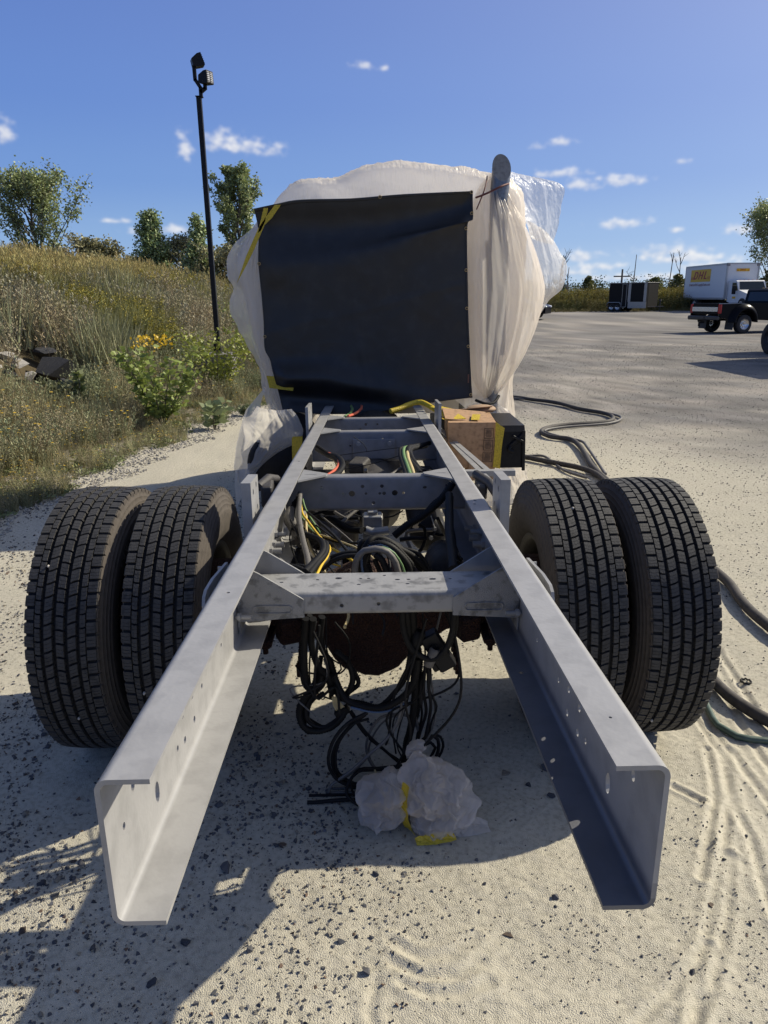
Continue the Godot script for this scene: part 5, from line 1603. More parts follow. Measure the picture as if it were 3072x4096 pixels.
	var cloth := part(mb, "tarp_cloth", vinyl, tp)
	for q in [[0.0, 0.0, 1.0, 0.0, 0.0, 0.02], [0.0, 0.0, 0.0, 1.0, 0.014, 0.0], [1.0, 0.0, 1.0, 1.0, -0.02, 0.0], [0.0, 1.0, 1.0, 1.0, 0.0, -0.016]]:
		P = [PackedVector3Array(), PackedVector3Array(), PackedVector3Array(), PackedVector3Array()]
		for i in 70:
			var f := i / 69.0
			for k in 4:
				var g := [0.0, 0.15, 0.9, 1.0][k] as float
				var p: Vector3 = surf.call(lerpf(q[0], q[2], f) + q[4] * g, lerpf(q[1], q[3], f) + q[5] * g)
				P[k].append(p + Vector3(0, 0, 0.006 if k == 1 or k == 2 else 0.0005))
		mb = MB.new()
		mb.grid(P)
		part(mb, "hem", vinyl, cloth)
	for q in [[0.985, 0.135], [0.985, 0.29], [0.985, 0.44], [0.985, 0.59], [0.985, 0.74], [0.985, 0.975], [0.01, 0.2], [0.01, 0.5], [0.35, 0.985], [0.62, 0.987], [0.22, 0.985], [0.985, 0.01], [0.6, 0.008]]:
		mb = MB.new()
		var c: Vector3 = surf.call(q[0], q[1])
		var pts := []
		for k in 13:
			pts.append(c + Vector3(0.011 * cos(TAU * k / 12), 0.011 * sin(TAU * k / 12), 0.008))
		mb.tube(pts, 0.0035, 6)
		part(mb, "grommet", mat(L(0.42, 0.3, 0.14), 0.35, 0.7), cloth)
	mb = MB.new()
	mb.box(surf.call(0.975, 0.885) + Vector3(0, 0, 0.007), V(0.012, 0.075, 0.002))
	part(mb, "leather_patch", mat(L(0.13, 0.06, 0.04), 0.7), cloth)
	for c in tp.get_children():
		c.position -= tb
	# tape
	for q in [[[W(-0.868, 2.452), W(-0.833, 2.452), W(-0.862, 2.35), W(-0.9, 2.28), W(-0.925, 2.262), W(-0.905, 2.33)], "yellow masking tape strip at the tarpaulin's upper left corner, the shorter upright one"],
		[[W(-0.775, 2.475), W(-0.728, 2.475), W(-0.8, 2.381), W(-0.869, 2.321), W(-0.96, 2.14), W(-1.03, 2.02), W(-1.127, 1.865), W(-1.035, 2.08), W(-0.925, 2.29), W(-0.853, 2.385)], "long yellow masking tape strip slanting from the tarpaulin's corner over the plastic"],
		[[W(-0.92, 1.105), W(-0.86, 1.1), W(-0.691, 1.056), W(-0.668, 1.03), W(-0.744, 1.024), W(-0.73, 1.006), W(-0.69, 1.0), W(-0.695, 0.972), W(-0.83, 0.99), W(-0.9, 1.0)], "split yellow masking tape patch at the tarpaulin's lower left edge"]]:
		mb = MB.new()
		mb.at(Transform3D(Basis(), Vector3(0, 0, -6.352)))
		mb.plate(PackedVector2Array(q[0]), [], 0.003)
		single(mb, "masking_tape", q[1], "tape", M.tape, "yellow masking tape on the wrapped cab")
	mb = MB.new()
	mb.at(Transform3D(Basis(Vector3(0, 1, 0), -0.3), Vector3(-0.56, 0.69, -5.26)))
	mb.plate(PackedVector2Array([W(-0.045, 0.08), W(0.04, 0.085), W(0.03, -0.02), W(0.02, -0.13), W(-0.05, -0.13)]), [], 0.004)
	single(mb, "masking_tape", "yellow masking tape strip beside the left rail under the gathered plastic", "tape", M.tape, "yellow masking tape on the wrapped cab")
	mb = MB.new()
	mb.tube([V(0.14, 0.86, -5.85), V(0.22, 0.875, -5.9), V(0.3, 0.9, -5.95), V(0.4, 0.915, -5.95), V(0.52, 0.87, -5.75), V(0.6, 0.86, -5.5)], 0.022, 8, 0.03)
	single(mb, "masking_tape", "twisted yellow tape band over the right rail below the tarpaulin", "tape", M.tape, "yellow masking tape on the wrapped cab")
	mb = MB.new()
	mb.tube([V(0.86, 2.52, -6.37), V(0.95, 2.55, -6.34), V(1.06, 2.60, -6.34), V(1.14, 2.635, -6.45)], 0.008, 7, 0.03)
	mb.tube([V(0.97, 2.70, -6.5), V(0.93, 2.58, -6.36), V(0.87, 2.43, -6.37)], 0.005, 6, 0.03)
	single(mb, "strap", "dark red strap tied round the plastic at the exhaust stack", "strap", worn(L(0.13, 0.035, 0.03), 0.7, 9.0, "blotch"))
	mb = MB.new()
	mb.tube([V(0.9, 0.875, -6.34), V(0.98, 0.85, -6.3), V(1.06, 0.85, -6.34), V(1.12, 0.9, -6.42)], 0.013, 8, 0.03)
	single(mb, "cord", "black rubber cord tying the plastic at the tarpaulin's lower right corner", "cord", M.rubber)
	# cardboard cover
	var cb := thing("cardboard_box", "brown cardboard box taped over the step box beside the right rail", "cardboard box", V(0.74, 0.52, -5.5))
	mb = MB.new()
	mb.box(V(0.735, 0.70, -5.5), V(0.35, 0.34, 0.59), Basis(Vector3(0, 1, 0), -0.06), 0.004)
	part(mb, "carton", M.card, cb)
	mb = MB.new()
	mb.box(V(0.79, 0.5, -5.26), V(0.2, 0.13, 0.12), Basis(Vector3(0, 1, 0), 0.1), 0.003)
	part(mb, "lower_panel", M.card, cb)
	mb = MB.new()
	mb.box(V(0.7, 0.885, -5.44), V(0.34, 0.006, 0.3), Basis(Vector3(0, 0, 1), -0.1) * Basis(Vector3(1, 0, 0), 0.12), 0.002)
	part(mb, "flap", M.card, cb)
	mb = MB.new()
	mb.box(V(0.78, 0.895, -5.7), V(0.3, 0.006, 0.2), Basis(Vector3(0, 0, 1), 0.08) * Basis(Vector3(1, 0, 0), -0.2), 0.002)
	part(mb, "flap", M.card, cb)
	mb = MB.new()
	mb.ellip(V(0.86, 0.885, -5.75), V(0.12, 0.035, 0.09), 20, 12, func(d: Vector3) -> float: return 1.0 + 0.25 * creases(d.x, d.z, 2.0))
	part(mb, "crumpled_paper", mat(L(0.36, 0.24, 0.15), 0.8), cb)
	for k in 3:
		mb = MB.new()
		var c := V(0.84 - 0.003 * k, 0.79 - 0.088 * k, -5.196)
		for e in [[0.0, 0.036, 0.066, 0.0035], [0.0, -0.036, 0.066, 0.0035], [0.033, 0.0, 0.0035, 0.072], [-0.033, 0.0, 0.0035, 0.072]]:
			mb.box(c + V(e[0], e[1], 0.0), V(e[2], e[3], 0.0015))
		for r in 6:
			mb.box(c + V(0.0, 0.024 - 0.0095 * r, 0.0), V(0.05 - 0.004 * ((r * 7) % 4), 0.0035, 0.0015))
		part(mb, "printed_panel", M.print, cb)
	mb = MB.new()
	mb.at(Transform3D(Basis(Vector3(0, 1, 0), -0.06), Vector3(0.905, 0.0, -5.18)))
	mb.plate(PackedVector2Array([W(-0.02, 0.875), W(0.045, 0.83), W(0.03, 0.7), W(0.022, 0.53), W(-0.03, 0.54), W(-0.022, 0.7)]), [], 0.003)
	part(mb, "tape_strip", M.tape, cb)
	for q in [[V(0.6, 0.895, -5.45), 0.09, 0.3, 0.3], [V(0.76, 0.888, -5.33), 0.06, 0.16, -0.2], [V(0.56, 0.9, -5.7), 0.1, 0.2, 0.9]]:
		mb = MB.new()
		mb.box(q[0], V(q[1], 0.003, q[2]), Basis(Vector3(0, 1, 0), q[3]) * Basis(Vector3(1, 0, 0), 0.1))
		part(mb, "tape_strip", M.tape, cb)
	mb = MB.new()
	mb.box(V(0.66, 0.868, -5.34), V(0.3, 0.004, 0.06), Basis(Vector3(0, 1, 0), 0.1) * Basis(Vector3(0, 0, 1), -0.08))
	part(mb, "tape_strip", M.tape, cb)
	mb = MB.new()
	mb.box(V(0.57, 0.8, -5.5), V(0.004, 0.12, 0.5), Basis(Vector3(0, 1, 0), -0.06))
	part(mb, "tape_strip", M.tape, cb)
	for c in cb.get_children():
		c.position -= cb.position
	# bundle on the ground
	var bn := thing("plastic_bundle", "cable ends wrapped in cloudy plastic bags and yellow tape on the ground between the rails", "bundle", V(0.14, 0, -2.14))
	var bag := film(0.62, Color(0.86, 0.83, 0.82), false)
	var wr := func(d: Vector3, s: float) -> float:
		return 1.0 + 0.16 * (fc.get_noise_3d(d.x * 1.5 + s * 9.0, d.y * 1.1 + nz(d.x * 8.0, d.z * 8.0, s) * 0.5, d.z * 1.5) + 0.5) + 0.1 * creases(d.x * 0.6 + s, d.y * 0.6 + d.z * 0.4, s * 11.0) + 0.3 * nz(d.x * 7.0 + s * 50.0, d.y * 7.0, d.z * 7.0) + 0.05 * absf(sin(d.x * 5.0 + d.y * 4.0 + 2.0 * d.z + 3.0 * nz(d.x * 12.0, d.y * 12.0, s * 9.0))) - 0.09 * absf(sin(atan2(d.z + 0.3, d.x - 0.2) * 5.0 + 2.5 * nz(d.x * 9.0, d.y * 9.0, s * 23.0) + s)) * (0.4 + 0.6 * absf(d.y))
	part(lobe([W(0.04, 0.2), W(0.0, 0.18), W(-0.05, 0.15), W(-0.075, 0.1), W(-0.068, 0.05), W(-0.04, 0.02), W(-0.01, 0.004)], [W(0.041, 0.2), W(0.075, 0.18), W(0.09, 0.15), W(0.1, 0.1), W(0.095, 0.05), W(0.085, 0.02), W(0.06, 0.004)], -2.1, 0.085, 0.014, 3.3, 110, 70, 7.0, 0.16, 0.04), "plastic_bag", bag, bn)
	part(lobe([W(0.14, 0.245), W(0.1, 0.222), W(0.082, 0.19), W(0.07, 0.13), W(0.078, 0.07), W(0.1, 0.025), W(0.13, 0.004)], [W(0.141, 0.245), W(0.19, 0.232), W(0.245, 0.2), W(0.3, 0.13), W(0.318, 0.07), W(0.315, 0.025), W(0.29, 0.004)], -2.11, 0.12, 0.02, 8.1, 150, 80, 7.0, 0.14, 0.045), "plastic_bag", bag, bn)
	part(lobe([W(0.115, 0.275), W(0.085, 0.245), W(0.095, 0.21)], [W(0.117, 0.275), W(0.15, 0.24), W(0.14, 0.21)], -2.18, 0.03, 0.01, 5.1, 50, 20, 7.0, 0.2, 0.025), "plastic_bag", bag, bn)
	for q in [[V(0.02, 0.08, -2.1), V(0.05, 0.07, 0.05)], [V(0.185, 0.1, -2.13), V(0.075, 0.075, 0.065)], [V(0.15, 0.05, -2.1), V(0.06, 0.04, 0.06)]]:
		mb = MB.new()
		mb.ellip(q[0], q[1], 18, 12, func(d: Vector3) -> float: return 1.0 + 0.4 * nz(d.x * 14.0, d.y * 14.0, d.z * 14.0))
		part(mb, "connector", M.hose_grey, bn)
	part(strip([W(0.27, 0.06), W(0.31, 0.05), W(0.36, 0.03)], [W(0.25, 0.004), W(0.3, 0.003), W(0.37, 0.012)], -2.05, -2.02, 0.02, 0.02, 31.0, 24, 24), "plastic_bag", bag, bn)
	part(strip([W(0.076, 0.2), W(0.072, 0.15), W(0.068, 0.1), W(0.071, 0.05), W(0.085, 0.018)], [W(0.096, 0.2), W(0.094, 0.15), W(0.093, 0.1), W(0.1, 0.05), W(0.118, 0.006)], -2.05, -2.02, 0.012, 0.006, 41.0, 16, 30), "tape_band", M.tape, bn)
	part(strip([W(0.11, 0.03), W(0.16, 0.04), W(0.21, 0.046), W(0.24, 0.04)], [W(0.118, 0.006), W(0.165, 0.004), W(0.22, 0.01), W(0.25, 0.022)], -1.985, -1.98, 0.012, 0.006, 43.0, 16, 30), "tape_band", M.tape, bn)
	for c in bn.get_children():
		c.position -= bn.position
	# hoses lying on the ground to the right
	for q in [[[V(1.3, 0.05, -12.9), V(2.42, 0.04, -12.77), V(2.75, 0.04, -12.39), V(3.04, 0.05, -11.93), V(3.25, 0.04, -11.3), V(3.48, 0.04, -10.86), V(3.52, 0.04, -10.51), V(3.37, 0.04, -10.12), V(3.07, 0.04, -9.95), V(2.65, 0.04, -9.83), V(2.34, 0.04, -9.6), V(2.2, 0.04, -9.3), V(2.25, 0.04, -8.98), V(2.44, 0.04, -8.81), V(2.45, 0.04, -8.44), V(2.37, 0.04, -7.87), V(2.28, 0.04, -7.31), V(2.24, 0.04, -6.6), V(2.23, 0.04, -5.59), V(2.19, 0.04, -4.61), V(2.18, 0.04, -4.14), V(2.12, 0.04, -3.84), V(2.1, 0.04, -3.58), V(2.13, 0.04, -3.2), V(2.3, 0.04, -2.8)], 0.029, "hose_dusty", "thick black hose snaking from behind the wrapped cab across the gravel"],
		[[V(1.35, 0.05, -12.7), V(2.46, 0.03, -12.64), V(2.84, 0.03, -12.3), V(3.12, 0.03, -11.8), V(3.36, 0.03, -11.3), V(3.6, 0.03, -10.8), V(3.62, 0.03, -10.4), V(3.3, 0.03, -9.98), V(2.6, 0.03, -9.72), V(2.3, 0.03, -9.5), V(2.29, 0.03, -9.25), V(2.42, 0.03, -8.95), V(2.56, 0.03, -8.7), V(2.52, 0.03, -8.3), V(2.43, 0.03, -7.7), V(2.32, 0.03, -7.0)], 0.016, "hose_grey", "thin grey hose lying along the thick black hose on the gravel"],
		[[V(1.2, 0.04, -7.95), V(1.66, 0.04, -7.8), V(1.78, 0.04, -7.67), V(1.94, 0.04, -7.48), V(2.12, 0.04, -7.26), V(2.22, 0.04, -6.97), V(2.2, 0.04, -6.4)], 0.028, "hose_dusty", "black hose from under the step box to the thick hose's bend"],
		[[V(1.2, 0.04, -8.05), V(1.68, 0.03, -7.91), V(1.87, 0.05, -7.8), V(1.93, 0.03, -7.55), V(1.97, 0.02, -7.2), V(2.1, 0.02, -6.9)], 0.014, "hose_grey", "thin grey hose crossing the black hose by the step box"],
		[[V(1.45, 0.036, -3.6), V(1.52, 0.036, -3.24), V(1.55, 0.036, -2.92), V(1.56, 0.036, -2.81), V(1.6, 0.036, -2.68), V(1.68, 0.036, -2.54), V(1.9, 0.036, -2.3)], 0.027, "hose_dusty", "dusty black hose end beside the right outer tyre"],
		[[V(1.47, 0.016, -3.2), V(1.48, 0.016, -2.97), V(1.435, 0.016, -2.74), V(1.42, 0.016, -2.62), V(1.46, 0.016, -2.54), V(1.57, 0.016, -2.505), V(1.75, 0.016, -2.5), V(2.0, 0.016, -2.6)], 0.014, "w_hose", "thin green and red twin hose curling on the sand by the right tyre"]]:
		mb = MB.new()
		mb.tube(q[0], q[1], 10, 0.05)
		single(mb, "hose", q[3], "hose", M[q[2]] if M.has(q[2]) else worn(L(0.07, 0.11, 0.085), 0.5, 6.0, "blotch"), "hoses lying on the ground")
	var rg := thing("rubber_ring", "small black rubber ring lying on the sand right of the tyre", "ring", V(1.72, 0.012, -2.98))
	mb = MB.new()
	var rp := []
	for k in 17:
		rp.append(V(0.022 * cos(TAU * k / 16), 0.003 * sin(3.0 * k), 0.022 * sin(TAU * k / 16)))
	mb.tube(rp, 0.005, 6)
	part(mb, "ring", M.rubber, rg)

# ---------------------------------------------------------------- plants
func blade(mb: MB, p: Vector3, d: Vector3, ln: float, w: float, droop: float) -> void:
	var side := d.cross(Vector3(0.1, 1, 0.2)).normalized() * w
	if side.length() < w * 0.5:
		side = Vector3(w, 0, 0)
	var a := p
	var dir := d
	for k in 3:
		var b := a + dir * (ln / 3.0)
		dir = (dir + Vector3(0, -droop, 0)).normalized()
		var w0 := 1.0 - k * 0.25
		var w1 := 1.0 - (k + 1) * 0.31
		mb.leaf(a - side * w0, a + side * w0, b + side * w1, b - side * w1)
		a = b
func rdir(up: float) -> Vector3:
	var a := R(0, TAU)
	return Vector3(cos(a), up, sin(a)).normalized()
func leaf_at(mb: MB, p: Vector3, d: Vector3, ln: float, w: float) -> void:
	var sd := d.cross(Vector3(R(-1, 1), R(-0.2, 1), R(-1, 1))).normalized() * w
	mb.leaf(p, p + d * ln * 0.45 + sd, p + d * ln, p + d * ln * 0.45 - sd)

func plant_mesh(kind: String) -> ArrayMesh:
	var mb := MB.new()
	match kind:
		"grass":
			for k in 26:
				mb.col = Color(1, 1, 1) * R(0.7, 1.15)
				blade(mb, V(R(-0.16, 0.16), 0, R(-0.16, 0.16)), rdir(R(1.6, 6.0)), R(0.5, 1.0), R(0.006, 0.011), R(0.02, 0.3))
		"weed":
			for k in 9:
				var d := rdir(R(1.6, 4.5))
				var p := V(R(-0.12, 0.12), 0, R(-0.12, 0.12))
				var ln := R(0.6, 1.0)
				mb.col = Color(0.75, 0.65, 0.5)
				blade(mb, p, d, ln, 0.004, 0.02)
				for j in 22:
					var t := R(0.18, 1.0)
					mb.col = Color(1, 1, 1) * R(0.7, 1.2)
					leaf_at(mb, p + d * ln * t, (rdir(R(0.2, 1.2)) + d * 0.5).normalized(), R(0.05, 0.12) * (1.25 - t * 0.7), 0.011)
		"dry":
			for k in 12:
				var d := rdir(R(2.0, 6.0))
				var p := V(R(-0.16, 0.16), 0, R(-0.16, 0.16))
				var ln := R(0.6, 1.0)
				mb.col = Color(1, 1, 1) * R(0.6, 1.0)
				blade(mb, p, d, ln, 0.0035, 0.03)
				for j in 9:
					mb.col = Color(1.0, 0.95, 0.82) * R(0.5, 1.1)
					leaf_at(mb, p + d * ln * R(0.55, 1.0), rdir(R(0.5, 2.0)), R(0.03, 0.07), 0.009)
		"feather":
			# plumed tall grass
			for k in 12:
				var d := rdir(R(2.5, 8.0))
				var p := V(R(-0.2, 0.2), 0, R(-0.2, 0.2))
				var ln := R(0.75, 1.05)
				mb.col = Color(0.8, 0.85, 0.6) * R(0.7, 1.0)
				blade(mb, p, d, ln, 0.005, 0.02)
				for j in 14:
					var t := R(0.5, 1.0)
					mb.col = Color(1.12, 1.02, 0.78) * R(0.6, 1.05)
					leaf_at(mb, p + d * ln * t, (d + rdir(0.2) * 0.6).normalized(), R(0.06, 0.13), 0.007)
		"reed":
			for k in 14:
				mb.col = Color(1, 1, 1) * R(0.6, 1.25)
				blade(mb, V(R(-0.25, 0.25), 0, R(-0.25, 0.25)), rdir(R(1.8, 7.0)), R(0.65, 1.05), 0.014, R(0.05, 0.28))
		"golden":
			for k in 7:
				var d := rdir(R(2.5, 7.0))
				var p := V(R(-0.15, 0.15), 0, R(-0.15, 0.15))
				var ln := R(0.75, 1.0)
				mb.col = Color(0.14, 0.17, 0.05)
				blade(mb, p, d, ln, 0.005, 0.01)
				for j in 20:
					var t := R(0.1, 0.85)
					mb.col = Color(0.19, 0.2, 0.065) * R(0.7, 1.3)
					leaf_at(mb, p + d * ln * t, rdir(R(0.1, 0.9)), R(0.07, 0.13), 0.011)
				for j in 13:
					mb.col = Color(0.48, 0.40, 0.06) * R(0.5, 1.0)
					leaf_at(mb, p + d * ln * R(0.78, 1.0) + rdir(0.0) * R(0, 0.05), rdir(R(0.2, 1.5)), R(0.025, 0.06), 0.012)
		"daisy":
			for k in 12:
				var d := rdir(R(2.0, 6.0))
				var p := V(R(-0.2, 0.2), 0, R(-0.2, 0.2))
				var ln := R(0.5, 1.0)
				mb.col = Color(0.17, 0.16, 0.07) * R(0.7, 1.1)
				blade(mb, p, d, ln, 0.005, 0.02)
				for j in 6:
					leaf_at(mb, p + d * ln * R(0.05, 0.7), rdir(R(0.2, 1.2)), R(0.06, 0.12), 0.012)
				if k % 5 == 0:
					var q := p + d * ln
					mb.col = Color(0.62, 0.40, 0.03)
					for j in 6:
						var a := TAU * j / 6
						var b := TAU * (j + 1) / 6
						mb.ft(q + V(0, 0.012, 0), q + V(cos(a) * 0.038, 0.0, sin(a) * 0.038), q + V(cos(b) * 0.038, 0.0, sin(b) * 0.038), Vector3.UP)
		"mat":
			for k in 46:
				mb.col = Color(1, 1, 1) * R(0.6, 1.2)
				leaf_at(mb, V(R(-0.4, 0.4), R(0.0, 0.25), R(-0.4, 0.4)), rdir(R(0.1, 1.2)), R(0.1, 0.26), 0.05)
		"tuft":
			for k in 60:
				mb.col = Color(1, 1, 1) * R(0.6, 1.25)
				var q := Vector3(rng.randfn(0, 0.33), rng.randfn(0.0, 0.3), rng.randfn(0, 0.33))
				leaf_at(mb, q, rdir(R(-0.5, 1.0)), R(0.14, 0.24), 0.07)
	return mb.mesh(true)

func make_plants() -> void:
	var kinds := ["grass", "weed", "dry", "feather", "reed", "golden", "daisy", "mat"]
	var names := {"grass": "tall_grass", "weed": "grey_green_weeds", "dry": "dry_weeds", "feather": "plumed_grass", "reed": "reed_leaves", "golden": "goldenrod", "daisy": "yellow_wildflowers", "mat": "ground_cover"}
	var label := {"grass": "thin green and straw coloured grass over the foot of the bank", "weed": "grey green bushy weeds crowding the lower bank", "dry": "brown dead weeds with seed heads on the bank", "feather": "olive plumed grass along the crest of the bank", "reed": "broad upright reed leaves across the middle of the bank", "golden": "goldenrod with yellow plumes scattered over the bank", "daisy": "small flat yellow wildflowers at the edge of the sand", "mat": "low leafy ground cover along the edge of the sand"}
	var xs := {}
	var cs := {}
	for k in kinds:
		xs[k] = []
		cs[k] = PackedColorArray()
	var meshes := {}
	for k in kinds:
		meshes[k] = plant_mesh(k)
	for i in 34000:
		var z := -4.6 - 40.0 * pow(rng.randf(), 1.75)
		var d := 9.3 * pow(rng.randf(), 1.15) - 0.25
		var x := foot(z) - d + nz(z * 8.0, 2.0) * 0.5
		if x > -7.4 and x < -4.3 and z > -12.4 and z < -9.9 and rng.randf() < 0.95:
			continue
		if x < -0.62 * -z - 1.5 or (x > -0.9 and z > -12.0):
			continue
		var a := nz(x * 4.0, z * 4.0, 1.0) + R(-0.18, 0.18)
		var b := nz(x * 3.0, z * 3.0, 50.0) + R(-0.15, 0.15)
		var k := "grass"
		var s := 1.0
		var c := Color(0.14, 0.15, 0.05)
		if d < 0.45:
			k = ["mat", "grass", "grass", "daisy", "dry"][rng.randi() % 5]
			s = R(0.10, 0.26)
			c = Color(0.22, 0.205, 0.095)
			if k == "mat":
				s = R(0.12, 0.26)
				c = Color(0.155, 0.18, 0.07)
			elif k == "dry":
				c = Color(0.28, 0.25, 0.15)
		elif d < 2.6:
			k = "dry" if a > 0.03 else ("grass" if b > -0.1 else "weed")
			if rng.randf() < 0.12:
				k = "daisy"
			if rng.randf() < 0.22:
				k = "weed"
			s = R(0.32, 0.6) * lerpf(0.75, 1.25, d / 2.6)
			c = Color(0.245, 0.215, 0.105) if k != "dry" else Color(0.285, 0.262, 0.165)
			if k == "weed":
				c = Color(0.2, 0.215, 0.11)
		elif d < 5.2:
			k = "weed"
			s = R(0.6, 1.05)
			c = Color(0.235, 0.22, 0.135)
			if a > 0.16:
				k = "dry"
				c = Color(0.27, 0.24, 0.15)
			elif b > 0.14:
				k = "reed"
				s = R(0.7, 1.1)
				c = Color(0.235, 0.235, 0.12)
			elif b < -0.42:
				k = "golden"
				s = R(0.6, 0.95)
			elif a < -0.15:
				k = "grass"
				c = Color(0.18, 0.175, 0.06)
		else:
			k = "feather"
			s = R(0.65, 1.0)
			c = Color(0.295, 0.265, 0.125)
			if b > 0.2 and d < 7.0:
				k = "reed"
				c = Color(0.24, 0.23, 0.12)
			elif a < -0.42:
				k = "golden"
				s = R(0.6, 0.9)
			elif a > 0.2:
				k = "weed"
				c = Color(0.17, 0.165, 0.08)
		if k in ["golden", "daisy"]:
			c = Color(1, 1, 1) * R(0.8, 1.1)
		else:
			c = c * R(1.05, 1.7)
			c.b *= 1.1
			c.r *= R(0.92, 1.1)
		c.a = 1.0
		s *= lerpf(1.0, 1.15, clampf((-z - 12.0) / 20.0, 0.0, 1.0))
		xs[k].append(Transform3D(Basis.from_euler(V(R(-0.12, 0.12), R(0, TAU), R(-0.12, 0.12))).scaled(V(s * R(0.85, 1.2), s, s * R(0.85, 1.2))), V(x, gh(x, z) - 0.02, z)))
		cs[k].append(c)
	# far side of the lot
	for i in 5200:
		var z := -60.5 - 14.0 * rng.randf()
		var x := R(8.0, 58.0)
		if x < 12.0 + (-z - 60.0):
			continue
		var k := "golden" if rng.randf() < 0.62 else ("weed" if rng.randf() < 0.6 else "feather")
		var s := R(1.3, 2.05) * (1.0 if z < -61.6 else 0.75)
		var c := Color(0.85, 0.82, 0.8) * R(0.6, 1.05)
		if k != "golden":
			c = Color(0.24, 0.205, 0.08) * R(0.7, 1.2)
		c.a = 1.0
		xs[k].append(Transform3D(Basis(Vector3.UP, R(0, TAU)).scaled(V(s, s, s)), V(x, gh(x, z) - 0.05, z)))
		cs[k].append(c)
	for i in 700:
		var x := R(14.0, 40.0)
		var z := -57.0 - 3.6 * sqrt(rng.randf())
		var s := R(0.15, 0.4)
		xs["grass"].append(Transform3D(Basis(Vector3.UP, R(0, TAU)).scaled(V(s * 1.5, s, s * 1.5)), V(x, gh(x, z), z)))
		cs["grass"].append(Color(0.2, 0.17, 0.06) * R(0.7, 1.1))
	for k in kinds:
		stuff(meshes[k], names[k], xs[k], cs[k], M.weed, label[k], "weeds" if k in ["weed", "dry"] else ("grass" if k in ["grass", "feather", "reed"] else "wildflowers" if k in ["golden", "daisy"] else "ground cover"))
	# far wood and bushes
	var tuft := plant_mesh("tuft")
	var fx := []
	var fc := PackedColorArray()
	for i in 1500:
		var x := R(-60.0, 130.0)
		var z := -110.0 - 40.0 * rng.randf()
		var top := 2.6 + 1.6 * nz(x * 1.3, 4.0) + 2.2 * maxf(0.0, nz(x * 0.5, 14.0))
		var s := R(1.0, 2.0)
		fx.append(Transform3D(Basis.from_euler(V(R(0, 6), R(0, 6), R(0, 6))).scaled(V(s, s, s)), V(x, 0.6 + top * rng.randf(), z)))
		var c := Color(0.09, 0.115, 0.05) * R(0.6, 1.2)
		c.a = 1.0
		fc.append(c)
	stuff(tuft, "far_wood", fx, fc, M.weed, "low band of dark green wood along the horizon behind the lot", "woods")
	# single bushes: [x, z, height, width, colour, label]
	for q in [[26.5, -70.0, 2.7, 3.2, Color(0.15, 0.16, 0.05), "olive bush rising left of the white box truck"], [29.5, -72.0, 3.0, 3.4, Color(0.17, 0.165, 0.05), "yellowing bush half hidden by the white box truck's rear"], [22.0, -76.0, 3.0, 2.6, Color(0.16, 0.16, 0.055), "small bush showing above the enclosed trailer's roof"], [37.5, -70.0, 3.6, 4.2, Color(0.2, 0.17, 0.05), "yellow green bush under the poplar right of the box truck"], [15.6, -74.0, 2.6, 1.6, Color(0.1, 0.14, 0.06), "dark spruce like bush left of the enclosed trailer"]]:
		var x: float = q[0]
		var z: float = q[1]
		var b := thing("bush", q[5], "bush", V(x, gh(x, z), z))
		var mb := MB.new()
		for k in 900:
			var h := pow(rng.randf(), 0.8)
			var rr: float = q[3] * 0.5 * (1.0 - h * h * 0.85) * (0.8 + 0.5 * nz(h * 30.0, x * 9.0 + k * 0.01))
			var a := R(0, TAU)
			var g := R(0.6, 1.25)
			mb.col = Color(q[4].r * g, q[4].g * g, q[4].b * g)
			leaf_at(mb, V(cos(a) * rr * sqrt(rng.randf()), h * q[2], sin(a) * rr * sqrt(rng.randf())), rdir(R(-0.5, 1)), R(0.2, 0.36), 0.1)
		part(mb, "foliage", M.leaf, b, true)
		mb = MB.new()
		for k in 5:
			var d := rdir(2.5)
			mb.tube([Vector3.ZERO, d * q[2] * 0.8], 0.05, 5, 0.0, 0.0, 0.012)
		part(mb, "stem", M.bark, b)

